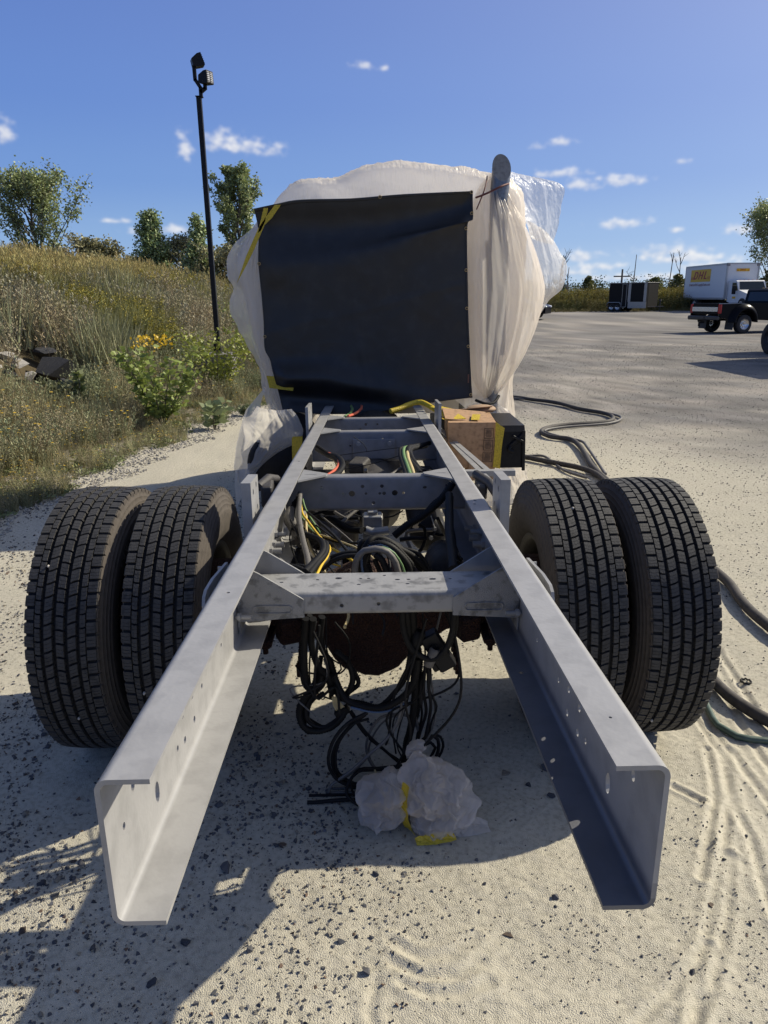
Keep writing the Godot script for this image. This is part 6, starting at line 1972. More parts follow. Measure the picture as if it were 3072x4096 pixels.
func tree(x: float, z: float, y0: float, h: float, wd: float, kind: int, label: String, leaves: int, lsize: float, seed_: int) -> void:
	rng.seed = seed_
	var t := thing("tree", label, "tree", V(x, y0, z))
	var tb := MB.new()
	var lb := MB.new()
	var wob := []
	for k in 7:
		wob.append(V(R(-1, 1) * h * 0.012 * k * 0.4, h * k / 6.0, R(-1, 1) * h * 0.012 * k * 0.4))
	tb.tube(wob, h * 0.016, 7, h / 20.0, 0.0, 0.012)
	var ends := []
	var nl := 44 if kind == 0 else 46
	for k in nl:
		var f := lerpf(0.12, 0.96, float(k) / nl)
		var p := resample(wob, 30)[int(f * 29)] as Vector3
		var a := k * 2.4 + R(-0.4, 0.4)
		var prof := sin(PI * clampf(0.12 + f * 0.82, 0.0, 1.0))
		if kind == 1:
			prof = 1.05 - f
		elif kind == 2:
			prof = sin(PI * clampf(0.25 + f * 0.68, 0, 1))
		var rl := wd * 0.5 * prof * R(0.55, 1.1) / (0.75 if kind != 1 else 0.9)
		var up := 2.5 if kind == 0 else (0.35 if kind == 1 else 0.8)
		var d := V(cos(a), up * R(0.6, 1.3), sin(a)).normalized()
		var e := p + d * rl * sqrt(1.0 + up * up) * 0.85
		e.y = minf(e.y, h * 1.01)
		var m := p.lerp(e, 0.55) + V(0, -0.03 * rl, 0)
		tb.tube([p, m, e], h * 0.0055, 5, 0.0, 0.0, 0.006)
		for j in 5:
			var q := p.lerp(e, R(0.35, 1.0))
			var s := q + (rdir(R(0.2, 1.6)) * rl * R(0.15, 0.38))
			tb.tube([q, s], 0.012, 4, 0.0, 0.0, 0.005)
			ends.append([q, s])
		ends.append([m, e])
	var per := leaves / ends.size()
	for e in ends:
		var tone := R(0.65, 1.25)
		for k in per:
			var q: Vector3 = e[0].lerp(e[1], pow(rng.randf(), 0.7)) + Vector3(rng.randfn(0, 1), rng.randfn(0, 1), rng.randfn(0, 1)) * wd * 0.04
			var g := tone * R(0.7, 1.25)
			var c := Color(0.30, 0.35, 0.15)
			if kind == 2:
				c = Color(0.29, 0.275, 0.14)
			elif kind == 1:
				c = Color(0.30, 0.37, 0.16)
			if rng.randf() < 0.08:
				c = Color(0.2, 0.19, 0.09)
			lb.col = Color(c.r * g, c.g * g, c.b * g)
			leaf_at(lb, q, rdir(R(-1.2, 0.8)), lsize * R(0.7, 1.3), lsize * 0.36)
	part(tb, "trunk", M.bark, t)
	part(lb, "crown", M.leaf, t, true)

func dead_tree(x: float, z: float, h: float, label: String, forks: int, seed_: int) -> void:
	rng.seed = seed_
	var t := thing("dead_tree", label, "dead tree", V(x, gh(x, z), z))
	var mb := MB.new()
	var top := V(R(-0.06, 0.06) * h, h, 0)
	mb.tube([Vector3.ZERO, top * 0.5 + V(R(-0.1, 0.1), 0, 0), top], h * 0.016, 6, 0.0, 0.0, 0.03)
	part(mb, "trunk", M.dead, t)
	for k in forks:
		mb = MB.new()
		var p := top * R(0.4, 0.9)
		var e := p + V(R(-0.2, 0.2), R(0.1, 0.28), R(-0.1, 0.1)) * h
		mb.tube([p, p.lerp(e, 0.5) + V(0, -0.02 * h, 0), e], 0.045, 5, 0.0, 0.0, 0.015)
		for j in 3:
			var q := p.lerp(e, R(0.4, 0.9))
			mb.tube([q, q + V(R(-0.09, 0.09), R(0.03, 0.12), R(-0.05, 0.05)) * h], 0.02, 4, 0.0, 0.0, 0.01)
		part(mb, "branch", M.dead, t)

func make_trees() -> void:
	tree(-12.0, -28.0, 1.3, 4.6, 2.7, 0, "tall loose poplar at the far left of the bank's crest", 11000, 0.1, 1)
	tree(-9.7, -27.0, 1.2, 2.4, 2.3, 2, "round brownish small tree right of the far left poplar", 8000, 0.10, 2)
	tree(-12.2, -33.0, 1.2, 2.1, 2.2, 2, "low bushy tree just right behind the far left poplar", 6000, 0.11, 12)
	tree(-8.0, -28.5, 1.0, 3.9, 2.9, 1, "pointed conical green tree in the middle of the crest", 10000, 0.10, 3)
	tree(-9.0, -30.0, 1.0, 2.2, 2.0, 2, "small dark bushy tree left of the pointed tree", 5000, 0.11, 13)
	tree(-7.1, -29.0, 1.0, 2.9, 2.2, 2, "small leafy tree between the pointed tree and the light pole", 4500, 0.10, 4)
	tree(-5.1, -30.0, 0.9, 5.5, 1.6, 0, "tall narrow poplar directly right of the light pole", 15000, 0.105, 5)
	tree(-5.9, -26.5, 1.0, 3.5, 2.1, 1, "slim small tree just behind the light pole's shaft", 5500, 0.10, 6)
	tree(-5.0, -27.0, 0.9, 2.4, 2.4, 2, "low bushy tree under the tall narrow poplar", 6000, 0.11, 14)
	tree(38.3, -72.0, 0.5, 8.6, 6.4, 0, "big poplar at the right edge behind the white box truck", 9000, 0.21, 7)
	for q in [[14.6, -74.0, 4.2, "forked dead tree nearest the wrapped cab's right side", 4, 21], [16.6, -76.0, 3.7, "thin twiggy dead tree left of the leafless forked pair", 3, 22], [18.6, -74.0, 5.0, "tallest spreading bare tree left of the enclosed trailer", 6, 23], [19.6, -75.0, 3.9, "bare pole like tree beside the tallest spreading one", 1, 24], [28.0, -80.0, 5.3, "straight dead snag above the enclosed trailer's right end", 1, 25], [31.0, -78.0, 5.1, "broken dead snag between the trailer and the box truck", 2, 26], [33.0, -80.0, 5.0, "bent double stemmed dead tree near the box truck's rear", 3, 27], [21.6, -82.0, 3.5, "short bare sapling behind the enclosed trailer's rear", 2, 28]]:
		dead_tree(q[0], q[1], q[2], q[3], q[4], q[5])
	rng.seed = 900
	# utility pole
	var up := thing("utility_pole", "dark utility pole with a crossarm rising behind the enclosed trailer", "utility pole", V(33.4, 0.5, -100.0))
	var mb := MB.new()
	mb.tube([Vector3.ZERO, V(0, 4.5, 0)], 0.17, 8, 0.0, 0.0, 0.12)
	part(mb, "shaft", M.dead, up)
	mb = MB.new()
	mb.box(V(0, 3.6, 0), V(2.2, 0.16, 0.14))
	part(mb, "crossarm", M.dead, up)
	# broad leaved sapling and shrubs on the lower bank: [x, z, h, w, colour, leaf, count, label, name]
	for q in [[-3.0, -10.3, 1.15, 1.15, Color(0.23, 0.285, 0.07), 0.1, 950, "bright green broad leaved shrub in the middle of the lower bank", "shrub"],
		[-2.75, -13.0, 1.25, 1.5, Color(0.27, 0.3, 0.05), 0.075, 1500, "yellow green leafy shrub beside the wrapped cab's left edge", "shrub"],
		[-2.2, -15.5, 1.9, 1.4, Color(0.19, 0.23, 0.045), 0.075, 1200, "taller yellow green shrub between the light pole and the cab", "shrub"],
		[-2.2, -10.0, 0.42, 0.4, Color(0.2, 0.24, 0.11), 0.15, 70, "pale green milkweed with long leaves at the sand's edge", "milkweed"],
		[-4.0, -10.0, 0.75, 0.22, Color(0.16, 0.19, 0.06), 0.1, 110, "single upright goldenrod stalk right of the dark rubble", "goldenrod_stalk"],
		[-4.3, -10.1, 0.55, 0.7, Color(0.15, 0.165, 0.085), 0.08, 700, "grey green bushy weed standing before the rubble heap", "weed_bush"],
		[-1.95, -11.2, 0.16, 0.5, Color(0.19, 0.22, 0.12), 0.07, 220, "low pale leafy weed nearest the tank's plastic", "low_weed"]]:
		var x: float = q[0]
		var z: float = q[1]
		var b := thing(q[8], q[7], "shrub" if q[8] == "shrub" else "plant", V(x, gh(x, z), z))
		var lb := MB.new()
		var stm := MB.new()
		var ns := 14 if q[6] > 300 else (5 if q[3] > 0.3 else 1)
		var sticks := []
		for k in ns:
			var d := (rdir(R(1.0, 3.2)) if ns > 1 else V(0.03, 1, 0.02)).normalized()
			var ln: float = minf(q[2] / maxf(d.y, 0.3), q[2] * 1.15) * R(0.75, 1.0)
			if absf(d.x) * ln > q[3] * 0.6:
				ln *= 0.75
			stm.tube([Vector3.ZERO, d * ln * 0.5 + V(0, 0.03, 0), d * ln], 0.009, 5, 0.0, 0.0, 0.003)
			sticks.append([d, ln])
		for k in q[6]:
			var s = sticks[rng.randi() % ns]
			var t := R(0.12, 1.0)
			var g := R(0.65, 1.3)
			lb.col = Color(q[4].r * g, q[4].g * g, q[4].b * g)
			var p: Vector3 = s[0] * s[1] * t + rdir(0.3) * R(0, 0.14) * q[3]
			leaf_at(lb, p, rdir(R(-0.1, 0.9)), q[5] * R(0.7, 1.25), q[5] * 0.3)
		if q[7].begins_with("bright") or q[7].begins_with("none"):
			for k in 130:
				lb.col = Color(0.75, 0.5, 0.03) * R(0.7, 1.0)
				leaf_at(lb, V(R(-0.3, 0.25), q[2] * R(0.95, 1.1), R(-0.2, 0.2)) if q[3] > 0.5 else V(R(-0.07, 0.07), q[2] * R(0.85, 1.0), R(-0.07, 0.07)), rdir(0.6), 0.045, 0.018)
		part(lb, "leaves", M.leaf, b, true)
		part(stm, "stem", M.bark, b)
	# rubble at the left edge
	var sm := []
	for k in 5:
		sm.append(stone_mesh(300 + k))
	var pale := worn(L(0.46, 0.43, 0.39), 0.9, 3.0, "blotch", "grit", 0.5)
	var dark := worn(L(0.045, 0.045, 0.05), 0.9, 3.0, "blotch", "grit", 0.5)
	var lab := ["large pale concrete chunk tilted at the top of the rubble", "flat pale concrete slab at the left edge of the rubble", "dark asphalt slab standing highest in the rubble", "long dark asphalt slab sloping down to the right of the rubble", "small pale chunk below the tilted one", "black broken asphalt lump at the left edge", "pale rounded chunk low at the left edge of the picture", "dark lump in the hollow right of the rubble", "small white stone lowest at the left edge", "dark wedge between the pale chunks", "grey chunk behind the tilted pale one", "black slab end at the rubble's lower right"]
	var rk := [[-5.3, 0.85, -11.2, 0.2, 0], [-5.62, 0.7, -10.9, 0.36, 0], [-5.3, 0.95, -12.0, 0.28, 1], [-4.95, 0.72, -11.5, 0.42, 1], [-5.1, 0.72, -10.9, 0.14, 0], [-5.7, 0.92, -11.1, 0.2, 1], [-5.05, 0.5, -10.0, 0.13, 0], [-4.6, 0.52, -11.0, 0.3, 1], [-4.95, 0.42, -9.75, 0.1, 0], [-5.38, 0.78, -10.9, 0.16, 1], [-5.6, 0.98, -11.4, 0.16, 0], [-4.45, 0.5, -10.9, 0.22, 1]]
	for k in rk.size():
		var q: Array = rk[k]
		var o := MeshInstance3D.new()
		o.mesh = sm[k % 5]
		o.material_override = dark if q[4] == 1 else pale
		o.name = numbered("rubble_chunk")
		o.transform = Transform3D(Basis.from_euler(V(R(-0.6, 0.6), R(0, TAU), R(-0.6, 0.6))).scaled(V(q[3], q[3] * 0.8, q[3]) * 1.15), V(q[0], q[1] - 0.04, q[2]))
		add_child(o, true)
		tag(o, lab[k], "rubble", "broken concrete and asphalt dumped on the bank")
	# light pole
	var lp := thing("light_pole", "tall black square pole with two floodlights on the weedy bank", "light pole", V(-2.9, 0.55, -14.0))
	mb = MB.new()
	mb.box(V(0.0, 2.36, 0), V(0.085, 4.32, 0.085), Basis(Vector3(0, 0, 1), 0.004), 0.006)
	part(mb, "shaft", M.black, lp)
	mb = MB.new()
	mb.box(V(0, 4.53, 0), V(0.12, 0.012, 0.12))
	mb.box(V(0, 0.24, 0), V(0.13, 0.3, 0.13), Basis(), 0.006)
	part(mb, "collar", M.black, lp)
	mb = MB.new()
	mb.box(V(0, 0.0, 0), V(0.62, 0.42, 0.62), Basis(), 0.02)
	part(mb, "concrete_base", worn(L(0.2, 0.19, 0.17), 0.9, 3.0, "blotch", "grit", 0.4), lp)
	mb = MB.new()
	for q in [[V(0.03, 4.52, 0), V(0.03, 4.67, 0)], [V(0.03, 4.67, 0), V(-0.05, 4.79, 0)], [V(-0.05, 4.78, 0), V(-0.055, 5.0, 0)], [V(0.03, 4.6, 0), V(0.11, 4.66, 0)], [V(0.11, 4.65, 0), V(0.11, 4.76, 0)]]:
		var d: Vector3 = (q[1] - q[0])
		mb.box((q[0] + q[1]) * 0.5, V(0.06, d.length() + 0.02, 0.05), Basis(Vector3(0, 0, 1), -atan2(d.x, d.y)), 0.004)
	part(mb, "bracket", M.black, lp)
	for k in 2:
		var f := sub("floodlight", lp)
		f.position = V(-0.01, 5.06, 0) if k == 0 else V(0.13, 4.8, 0.02)
		f.scale = Vector3.ONE * 0.76
		f.rotation = V(0.0, 0.35, 0.35) if k == 0 else V(0, -0.5, 0.06)
		mb = MB.new()
		mb.at(Transform3D(Basis(Vector3(1, 0, 0), Vector3(0, 1, 0), Vector3(0, 0, 1)), Vector3(0, 0, -0.1)))
		mb.plate(PackedVector2Array([W(-0.12, -0.06), W(-0.07, -0.11), W(0.12, -0.13), W(0.14, -0.12), W(0.14, 0.13), W(0.05, 0.13), W(-0.1, 0.07)]), [], 0.22)
		mb.at(Transform3D())
		part(mb, "lamp_housing", M.black, f)
		mb = MB.new()
		mb.box(V(0.142, 0.0, 0.01), V(0.006, 0.2, 0.18), Basis(), 0.001)
		part(mb, "lamp_glass", mat(L(0.5, 0.5, 0.5), 0.1), f)
		mb = MB.new()
		for j in 5:
			mb.box(V(0.15, -0.08 + 0.04 * j, 0.01), V(0.006, 0.006, 0.2))
		mb.box(V(0.15, 0, 0.01), V(0.008, 0.22, 0.008))
		part(mb, "grille", M.black, f)

# ---------------------------------------------------------------- vehicles across the lot
# local axes: +x forward, +y up, +z to the right of the vehicle
func road_wheel(parent: Node3D, p: Vector3, r: float, w: float, rim: StandardMaterial3D, side: float) -> void:
	var n := sub("wheel", parent)
	n.position = p
	var mb := MB.new()
	mb.at(Transform3D(Basis(Vector3(0, 0, 1), Vector3(0, 1, 0), Vector3(-1, 0, 0)), Vector3.ZERO))
	mb.lathe([W(-w * 0.5, r * 0.58), W(-w * 0.56, r * 0.75), W(-w * 0.5, r * 0.93), W(-w * 0.4, r), W(w * 0.4, r), W(w * 0.5, r * 0.93), W(w * 0.56, r * 0.75), W(w * 0.5, r * 0.58)], 30)
	part(mb, "tyre", M.tyre_black, n)
	mb = MB.new()
	mb.at(Transform3D(Basis(Vector3(0, 0, side), Vector3(0, 1, 0), Vector3(-side, 0, 0)), Vector3.ZERO))
	mb.lathe([W(w * 0.1, 0.0), W(w * 0.34, r * 0.12), W(w * 0.36, r * 0.2), W(w * 0.2, r * 0.24), W(w * 0.16, r * 0.42), W(w * 0.36, r * 0.52), W(w * 0.5, r * 0.6)], 24)
	mb.at(Transform3D())
	for k in 8:
		var a := TAU * k / 8
		mb.box(V(cos(a) * r * 0.34, sin(a) * r * 0.34, side * w * 0.22), V(r * 0.1, r * 0.1, w * 0.1), Basis(Vector3(0, 0, 1), a), 0.004)
	part(mb, "rim", rim, n)
func side_plate(pts: Array, width: float, z0: float) -> MB:
	var mb := MB.new()
	mb.at(Transform3D(Basis(), Vector3(0, 0, z0)))
	mb.plate(PackedVector2Array(pts), [], width)
	mb.at(Transform3D())
	return mb
func arch(cx: float, r: float, y0: float) -> Array:
	var o := []
	for k in 11:
		var a := PI * k / 10.0
		o.append(W(cx - r * cos(a), y0 + r * sin(a)))
	return o

func make_pickup() -> void:
	var hd := deg_to_rad(74.0)
	var fwd := Vector3(sin(hd), 0, -cos(hd))
	var rt := Vector3(cos(hd), 0, sin(hd))
	var bq := Vector3(15.7, 0, -33.3)
	var p := thing("pickup_truck", "glossy black dual wheel pickup truck with a silver tailgate band", "pickup truck", bq - rt * 1.02 + fwd * 1.3, 0.0)
	p.basis = Basis(fwd, Vector3.UP, rt)
	var bp: Material = M.black_paint
	# bed sides with the wheel arch cut out
	var prof := [W(-1.28, 0.72), W(-1.3, 1.32), W(1.72, 1.34), W(1.72, 0.62), W(0.52, 0.58)]
	var ar := arch(0.0, 0.5, 0.5)
	ar.reverse()
	prof.append_array(ar)
	prof.append(W(-0.6, 0.6))
	for sg in [-1.0, 1.0]:
		part(side_plate(prof, 0.06, sg * 0.98 - (0.06 if sg > 0 else 0.0)), "bed_side", bp, p)
		var mb := MB.new()
		var P := []
		for k in 15:
			var a := PI * (k / 14.0)
			P.append(PackedVector3Array([V(-0.52 * cos(a), 0.52 + 0.52 * sin(a), sg * 0.98), V(-0.55 * cos(a), 0.5 + 0.56 * sin(a), sg * 1.2), V(-0.62 * cos(a), 0.5 + 0.64 * sin(a), sg * 1.22), V(-0.74 * cos(a), 0.5 + 0.78 * sin(a), sg * 1.1), V(-0.85 * cos(a), 0.5 + 0.82 * sin(a), sg * 0.985)]))
		mb.grid(P)
		part(mb, "fender", bp, p)
		mb = MB.new()
		mb.box(V(-1.27, 1.1, sg * 0.91), V(0.09, 0.4, 0.17), Basis(), 0.02)
		part(mb, "taillight", M.red, p)
		mb = MB.new()
		mb.box(V(-0.62, 0.42, sg * 0.86), V(0.03, 0.48, 0.5), Basis(Vector3(0, 0, 1), -0.06), 0.004)
		part(mb, "mudflap", worn(L(0.05, 0.05, 0.053), 0.6, 3.0, "blotch"), p)
		road_wheel(p, V(0, 0.42, sg * 0.98), 0.42, 0.26, M.chrome, sg)
		road_wheel(p, V(4.6, 0.42, sg * 0.86), 0.42, 0.26, M.chrome, sg)
	var mb := MB.new()
	mb.box(V(0.2, 0.9, 0), V(2.9, 0.06, 1.8))
	mb.box(V(0.2, 1.3, 0), V(2.8, 0.03, 1.7))
	mb.box(V(1.68, 1.1, 0), V(0.06, 0.5, 1.8))
	part(mb, "bed", bp, p)
	mb = MB.new()
	mb.box(V(-1.27, 1.1, 0), V(0.06, 0.5, 1.66), Basis(), 0.02)
	var tg := part(mb, "tailgate", bp, p)
	mb = MB.new()
	mb.box(V(-1.305, 1.08, -0.02), V(0.02, 0.2, 1.66), Basis(), 0.005)
	part(mb, "silver_band", M.chrome, tg)
	mb = MB.new()
	mb.box(V(-1.36, 0.7, 0), V(0.2, 0.2, 1.96), Basis(), 0.05)
	mb.box(V(-1.47, 0.72, 0.0), V(0.02, 0.12, 0.35))
	part(mb, "bumper", worn(L(0.03, 0.03, 0.032), 0.35, 2.0, ""), p)
	mb = MB.new()
	mb.box(V(-1.42, 0.5, 0), V(0.25, 0.07, 0.07))
	mb.box(V(-1.55, 0.42, 0), V(0.05, 0.2, 0.08))
	mb.tube([V(-1.6, 0.52, 0), V(-1.6, 0.6, 0)], 0.03, 8)
	part(mb, "tow_hitch", M.black, p)
	part(side_plate([W(1.74, 0.55), W(1.74, 1.32), W(1.86, 1.9), W(1.98, 1.98), W(3.4, 1.98), W(3.9, 1.4), W(5.25, 1.3), W(5.35, 0.6)], 1.9, -0.95), "cab", bp, p)
	for sg in [-1.0, 1.0]:
		for q in [[2.12, 2.85], [2.92, 3.48]]:
			part(side_plate([W(q[0], 1.36), W(q[0] + 0.02, 1.84), W(q[1], 1.84), W(q[1] + 0.1, 1.36)], 0.012, sg * 0.957 - 0.006), "window", M.glass, p)
	mb = MB.new()
	mb.box(V(1.79, 1.62, 0), V(0.02, 0.42, 1.5), Basis(Vector3(0, 0, 1), -0.2))
	part(mb, "rear_window", M.glass, p)
	for k in 3:
		mb = MB.new()
		mb.box(V(2.05, 1.99, -0.2 + 0.2 * k), V(0.08, 0.03, 0.09), Basis(), 0.008)
		part(mb, "clearance_light", mat(L(0.4, 0.25, 0.1), 0.3), p)
	for sg in [-1.0, 1.0]:
		mb = MB.new()
		mb.box(V(3.45, 1.45, sg * 1.15), V(0.12, 0.28, 0.22), Basis(), 0.03)
		part(mb, "mirror", M.chrome if sg > 0 else bp, p)

func make_box_truck() -> void:
	var p := thing("box_truck", "white delivery box truck with yellow and red lettering on its side", "box truck", V(27.2, 0.47, -58.5))
	p.basis = Basis(Vector3(0, 0, 1), Vector3.UP, Vector3(-1, 0, 0))
	var mb := MB.new()
	var x0 := -3.6
	var x1 := 3.5
	mb.box(V((x0 + x1) / 2, 2.15, 0), V(x1 - x0, 2.5, 2.4), Basis(), 0.03)
	var bx := part(mb, "cargo_box", M.white, p)
	var alu := worn(L(0.42, 0.42, 0.42), 0.4, 2.0, "", "", 0.0, 0.5)
	mb = MB.new()
	mb.box(V((x0 + x1) / 2, 3.38, 1.2), V(x1 - x0, 0.12, 0.04))
	mb.box(V((x0 + x1) / 2, 0.95, 1.2), V(x1 - x0, 0.14, 0.04))
	mb.box(V((x0 + x1) / 2, 3.38, -1.2), V(x1 - x0, 0.12, 0.04))
	mb.box(V(x1, 3.4, 0), V(0.05, 0.1, 2.4))
	mb.box(V(x1 + 0.01, 2.15, 1.16), V(0.1, 2.5, 0.12), Basis(), 0.03)
	mb.box(V(x1 + 0.01, 2.15, -1.16), V(0.1, 2.5, 0.12), Basis(), 0.03)
	mb.box(V(x0, 2.15, 1.16), V(0.1, 2.5, 0.12), Basis(), 0.03)
	part(mb, "edge_trim", alu, bx)
	mb = MB.new()
	mb.box(V(x1 + 0.02, 3.33, 1.12), V(0.12, 0.2, 0.24), Basis(), 0.02)
	mb.box(V(x1 + 0.02, 3.33, -1.12), V(0.12, 0.2, 0.24), Basis(), 0.02)
	part(mb, "corner_cap", worn(L(0.2, 0.2, 0.21), 0.5, 2.0, ""), bx)
	var ylw := mat(L(0.72, 0.42, 0.01), 0.5)
	var rd := mat(L(0.38, 0.008, 0.02), 0.5)
	mb = MB.new()
	mb.box(V(-0.75, 2.66, 1.207), V(3.5, 0.92, 0.01))
	part(mb, "yellow_panel", ylw, bx)
	mb = MB.new()
	mb.at(Transform3D(Basis().scaled(V(1.75, 1.12, 1)), Vector3(-0.75, 2.67, 1.216)))
	mb.text("DHL", 0.72, 0.006, 0.3)
	mb.at(Transform3D())
	for k in 3:
		mb.box(V(-2.2 + 0.03 * k, 2.4 + 0.075 * k, 1.216), V(0.5, 0.034, 0.006))
		mb.box(V(0.68 + 0.03 * k, 2.4 + 0.075 * k, 1.216), V(0.45, 0.034, 0.006))
	part(mb, "red_lettering", rd, bx)
	mb = MB.new()
	mb.at(Transform3D(Basis().scaled(V(1.12, 1.0, 1)), Vector3(-0.8, 1.98, 1.208)))
	mb.text("DriveForDHLSupplyChain.com", 0.25, 0.006, 0.0, false)
	part(mb, "web_address", mat(L(0.25, 0.06, 0.06), 0.5), bx)
	mb = MB.new()
	mb.box(V(x1 + 0.032, 2.95, 0.0), V(0.01, 0.19, 0.95))
	part(mb, "yellow_panel", ylw, bx)
	mb = MB.new()
	mb.at(Transform3D(Basis(Vector3(0, 0, -1) * 1.3, Vector3(0, 1, 0), Vector3(1, 0, 0)), Vector3(x1 + 0.041, 2.95, 0)))
	mb.text("DHL", 0.17, 0.006, 0.3)
	mb.at(Transform3D())
	for k in 2:
		mb.box(V(x1 + 0.041, 2.9 + 0.04 * k, 0.38), V(0.006, 0.016, 0.14))
		mb.box(V(x1 + 0.041, 2.9 + 0.04 * k, -0.38), V(0.006, 0.016, 0.14))
	part(mb, "red_lettering", rd, bx)
	# cab
	mb = side_plate([W(3.62, 0.75), W(3.62, 2.1), W(3.72, 2.2), W(4.75, 2.2), W(4.9, 2.12), W(5.25, 1.55), W(6.55, 1.28), W(6.75, 1.1), W(6.75, 0.55), W(6.3, 0.45), W(5.0, 0.45)], 2.0, -1.0)
	var cab := part(mb, "cab", M.white, p)
	for sg in [-1.0, 1.0]:
		part(side_plate([W(4.25, 1.45), W(4.25, 2.05), W(4.82, 2.05), W(5.12, 1.5)], 0.012, sg * 1.005 - 0.006), "window", M.glass, cab)
		mb = MB.new()
		mb.box(V(5.05, 1.55, sg * 1.25), V(0.12, 0.6, 0.26), Basis(), 0.03)
		part(mb, "mirror", M.black, p)
		mb = MB.new()
		mb.box(V(4.6, 0.9, sg * 1.01), V(1.0, 1.0, 0.02), Basis(), 0.01)
		var dr := part(mb, "door", M.white, cab)
		mb = MB.new()
		mb.box(V(4.7, 1.02, sg * 1.025), V(0.5, 0.14, 0.01))
		part(mb, "door_emblem", ylw, cab)
		road_wheel(p, V(6.0, 0.5, sg * 0.98), 0.48, 0.28, M.white, sg)
		road_wheel(p, V(-1.4, 0.5, sg * 0.98), 0.48, 0.45, M.white, sg)
		mb = MB.new()
		mb.box(V(6.74, 0.95, sg * 0.75), V(0.05, 0.22, 0.36), Basis(), 0.02)
		part(mb, "headlight", mat(L(0.5, 0.5, 0.5), 0.15), cab)
		mb = MB.new()
		mb.box(V(-2.1, 0.55, sg * 0.95), V(0.03, 0.75, 0.6))
		part(mb, "mudflap", M.black, p)
	mb = MB.new()
	mb.at(Transform3D(Basis(Vector3(0, 0, -1), Vector3(-0.51, 0.86, 0).normalized(), Vector3(0.86, 0.51, 0).normalized()), Vector3(5.1, 1.86, 0)))
	mb.plate(PackedVector2Array([W(-0.93, -0.33), W(0.93, -0.33), W(0.85, 0.3), W(-0.85, 0.3)]), [], 0.012)
	part(mb, "windscreen", mat(L(0.02, 0.028, 0.03), 0.1), cab)
	mb = MB.new()
	mb.box(V(1.2, 0.72, 0), V(9.5, 0.2, 0.9))
	mb.box(V(-3.4, 0.55, 0), V(0.1, 0.14, 2.2))
	part(mb, "frame", M.black, p)
	mb = MB.new()
	mb.box(V(6.85, 0.55, 0), V(0.14, 0.3, 2.1), Basis(), 0.03)
	part(mb, "bumper", M.chrome, p)
	mb = MB.new()
	mb.box(V(6.77, 1.0, 0), V(0.03, 0.36, 0.9), Basis(), 0.01)
	part(mb, "grille", M.dark_metal, p)
	for k in 5:
		mb = MB.new()
		mb.box(V(4.5, 2.215, -0.6 + 0.3 * k), V(0.12, 0.04, 0.08), Basis(), 0.01)
		part(mb, "clearance_light", mat(L(0.5, 0.12, 0.02), 0.3), p)

